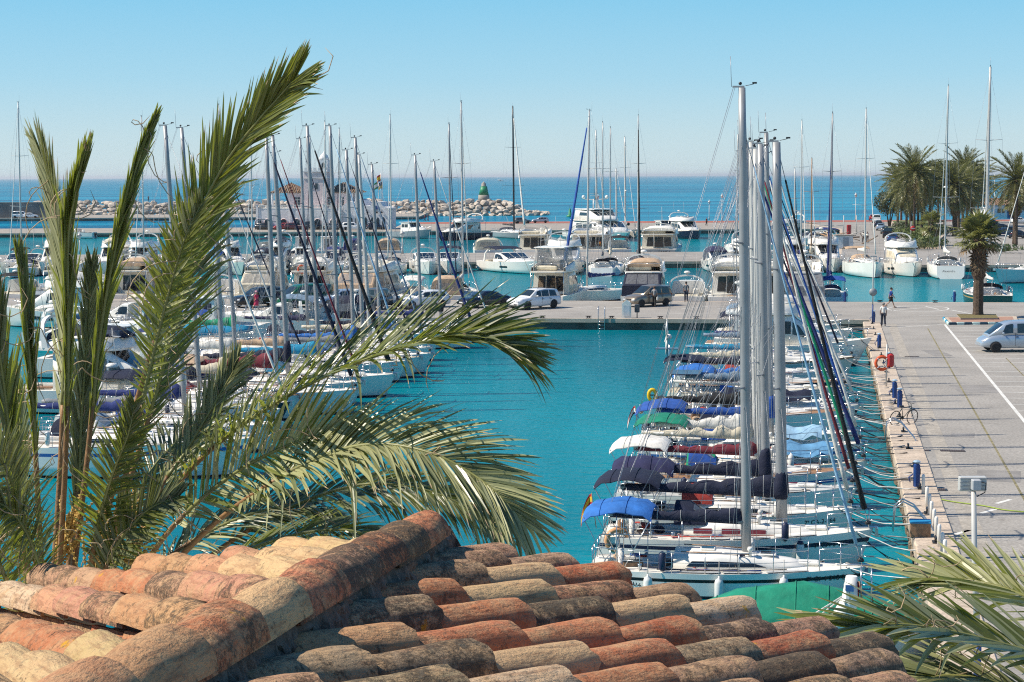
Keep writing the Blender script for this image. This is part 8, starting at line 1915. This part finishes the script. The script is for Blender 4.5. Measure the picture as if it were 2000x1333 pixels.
# scooter on the pier
p = P(776, 603, QZ + .005); t = thing('scooter', 'black and white motor scooter parked next to the grey off roader', 'scooter', p, 2.3)
for x in (-.6, .62):
    m = MB(); m.lathe([(.12, -.06), (.25, -.07), (.28, 0), (.25, .07), (.12, .06)], TYRE, 12, M=Matrix.Translation((x, 0, .28)) @ Matrix.Rotation(1.57, 4, 'X')); m.build('wheel', t)
m = MB(); m.rbox((-.35, 0, .6), (.8, .34, .4), BLACK, .1); m.rbox((.1, 0, .36), (.5, .3, .12), BLACK, .04); m.build('body', t)
m = MB(); m.rbox((-.35, 0, .86), (.75, .3, .12), BLACK, .05); m.build('saddle', t); m = MB(); m.rbox((.45, 0, .75), (.16, .42, .7), GEL, .06); m.build('leg_shield', t)
m = MB(); m.tube([(.42, -.33, 1.1), (.5, 0, 1.06), (.42, .33, 1.1)], .025, BLACK, 5); m.rbox((.52, 0, 1.12), (.14, .2, .16), GEL, .05); m.build('handlebar', t, kind='stuff')
m = MB(); m.rbox((-.75, 0, 1.08), (.36, .4, .3), GEL, .08); m.build('top_box', t)

# ------------------------------------------------------------------ people
person('woman in a pink dress and pink hat walking on the pier', P(501, 607, QZ), -.5, '#c43a5e', '#c43a5e', 1.66, .3, skirt='#c43a5e', hat='#d98aa0', hair='blond')
person('man in a blue shirt and black shorts walking along the pier head', P(1740, 601.5, QZ), 0.0, '#1d3f8a', '#15161a', 1.76, .42, (-.4, .35), shorts=True, hair='dark')
person('man in a white shirt and dark trousers walking away on the quay', P(1725, 638, QZ), 1.5, '#d8d8d4', '#1b2436', 1.76, .16, (.15, -.15), hair='grey')
person('man in a grey shirt standing at the door of the tan car', P(1278, 600, QZ), 1.3, '#8d8f90', '#17181a', 1.76, .05, (.3, .1), hair='brown', bag='#dcdcd6')
person('man in dark clothes standing on the pier edge by the white cruiser', P(1340, 589.5, QZ), 1.5, '#54616b', '#1b2438', 1.76, .08, (.3, .3), hair='dark')
person('person in a yellow top on the work boat quay', P(748, 447, QZ), -1.2, '#c79a1e', '#2b2b33', 1.74, .1, hair='dark')
person('person in dark trousers walking on the far quay road', P(1686, 474, QZ), 1.5, '#c9cccf', '#17181d', 1.75, .2, hair='dark')
person('second walker close behind on the far quay road', P(1694, 473, QZ), 1.5, '#6c7078', '#22242b', 1.72, .2, hair='brown')
person('person in a dark red top standing at the mole edge', P(1380, 441, QZ), -1.0, '#6d2a2a', '#2a2326', 1.75, .05, hair='dark')
for x, s, l, lb in ((830, '#7c3140', '#222233', 'left one of the couple strolling on the red promenade'), (836, '#3b2a2e', '#7a3b3b', 'right one of the couple strolling on the red promenade')): person(lb, P(x, 432, QZ + .03), .2, s, l, 1.7, .2, hair='dark')
person('person in dark clothes standing on top of the boulder breakwater', D(290, 394, 562), -1.2, '#3a2530', '#1d1d26', 1.78, .1, hair='dark')
person('person in blue overalls on the promenade near the dark blue car', P(880, 433, QZ + .03), .4, '#3d3660', '#2b2a44', 1.72, .1, hair='dark')
p = P(568, 646, 1.5); person('person in a light blue shirt on the deck of a left row boat', V((p.x, p.y, 1.05)), -.6, '#8ea3c4', '#7f8aa5', 1.7, .1, (.9, .6), hair='brown')

# ------------------------------------------------------------------ thin sea haze over the whole place
hz = bpy.data.materials.new('sea_haze'); hz.use_nodes = True; N = hz.node_tree.nodes; N.clear()
pv = N.new('ShaderNodeVolumePrincipled'); pv.inputs['Color'].default_value = (.93, .96, 1.0, 1); pv.inputs['Density'].default_value = .00006; pv.inputs['Anisotropy'].default_value = .2
om = N.new('ShaderNodeOutputMaterial'); hz.node_tree.links.new(pv.outputs[0], om.inputs['Volume'])
m = MB(); m.box((0, 29900, 17.5), (130000, 60000, 37), hz); m.build('haze', label='thin pale sea haze over the harbour and the open water', kind='stuff')
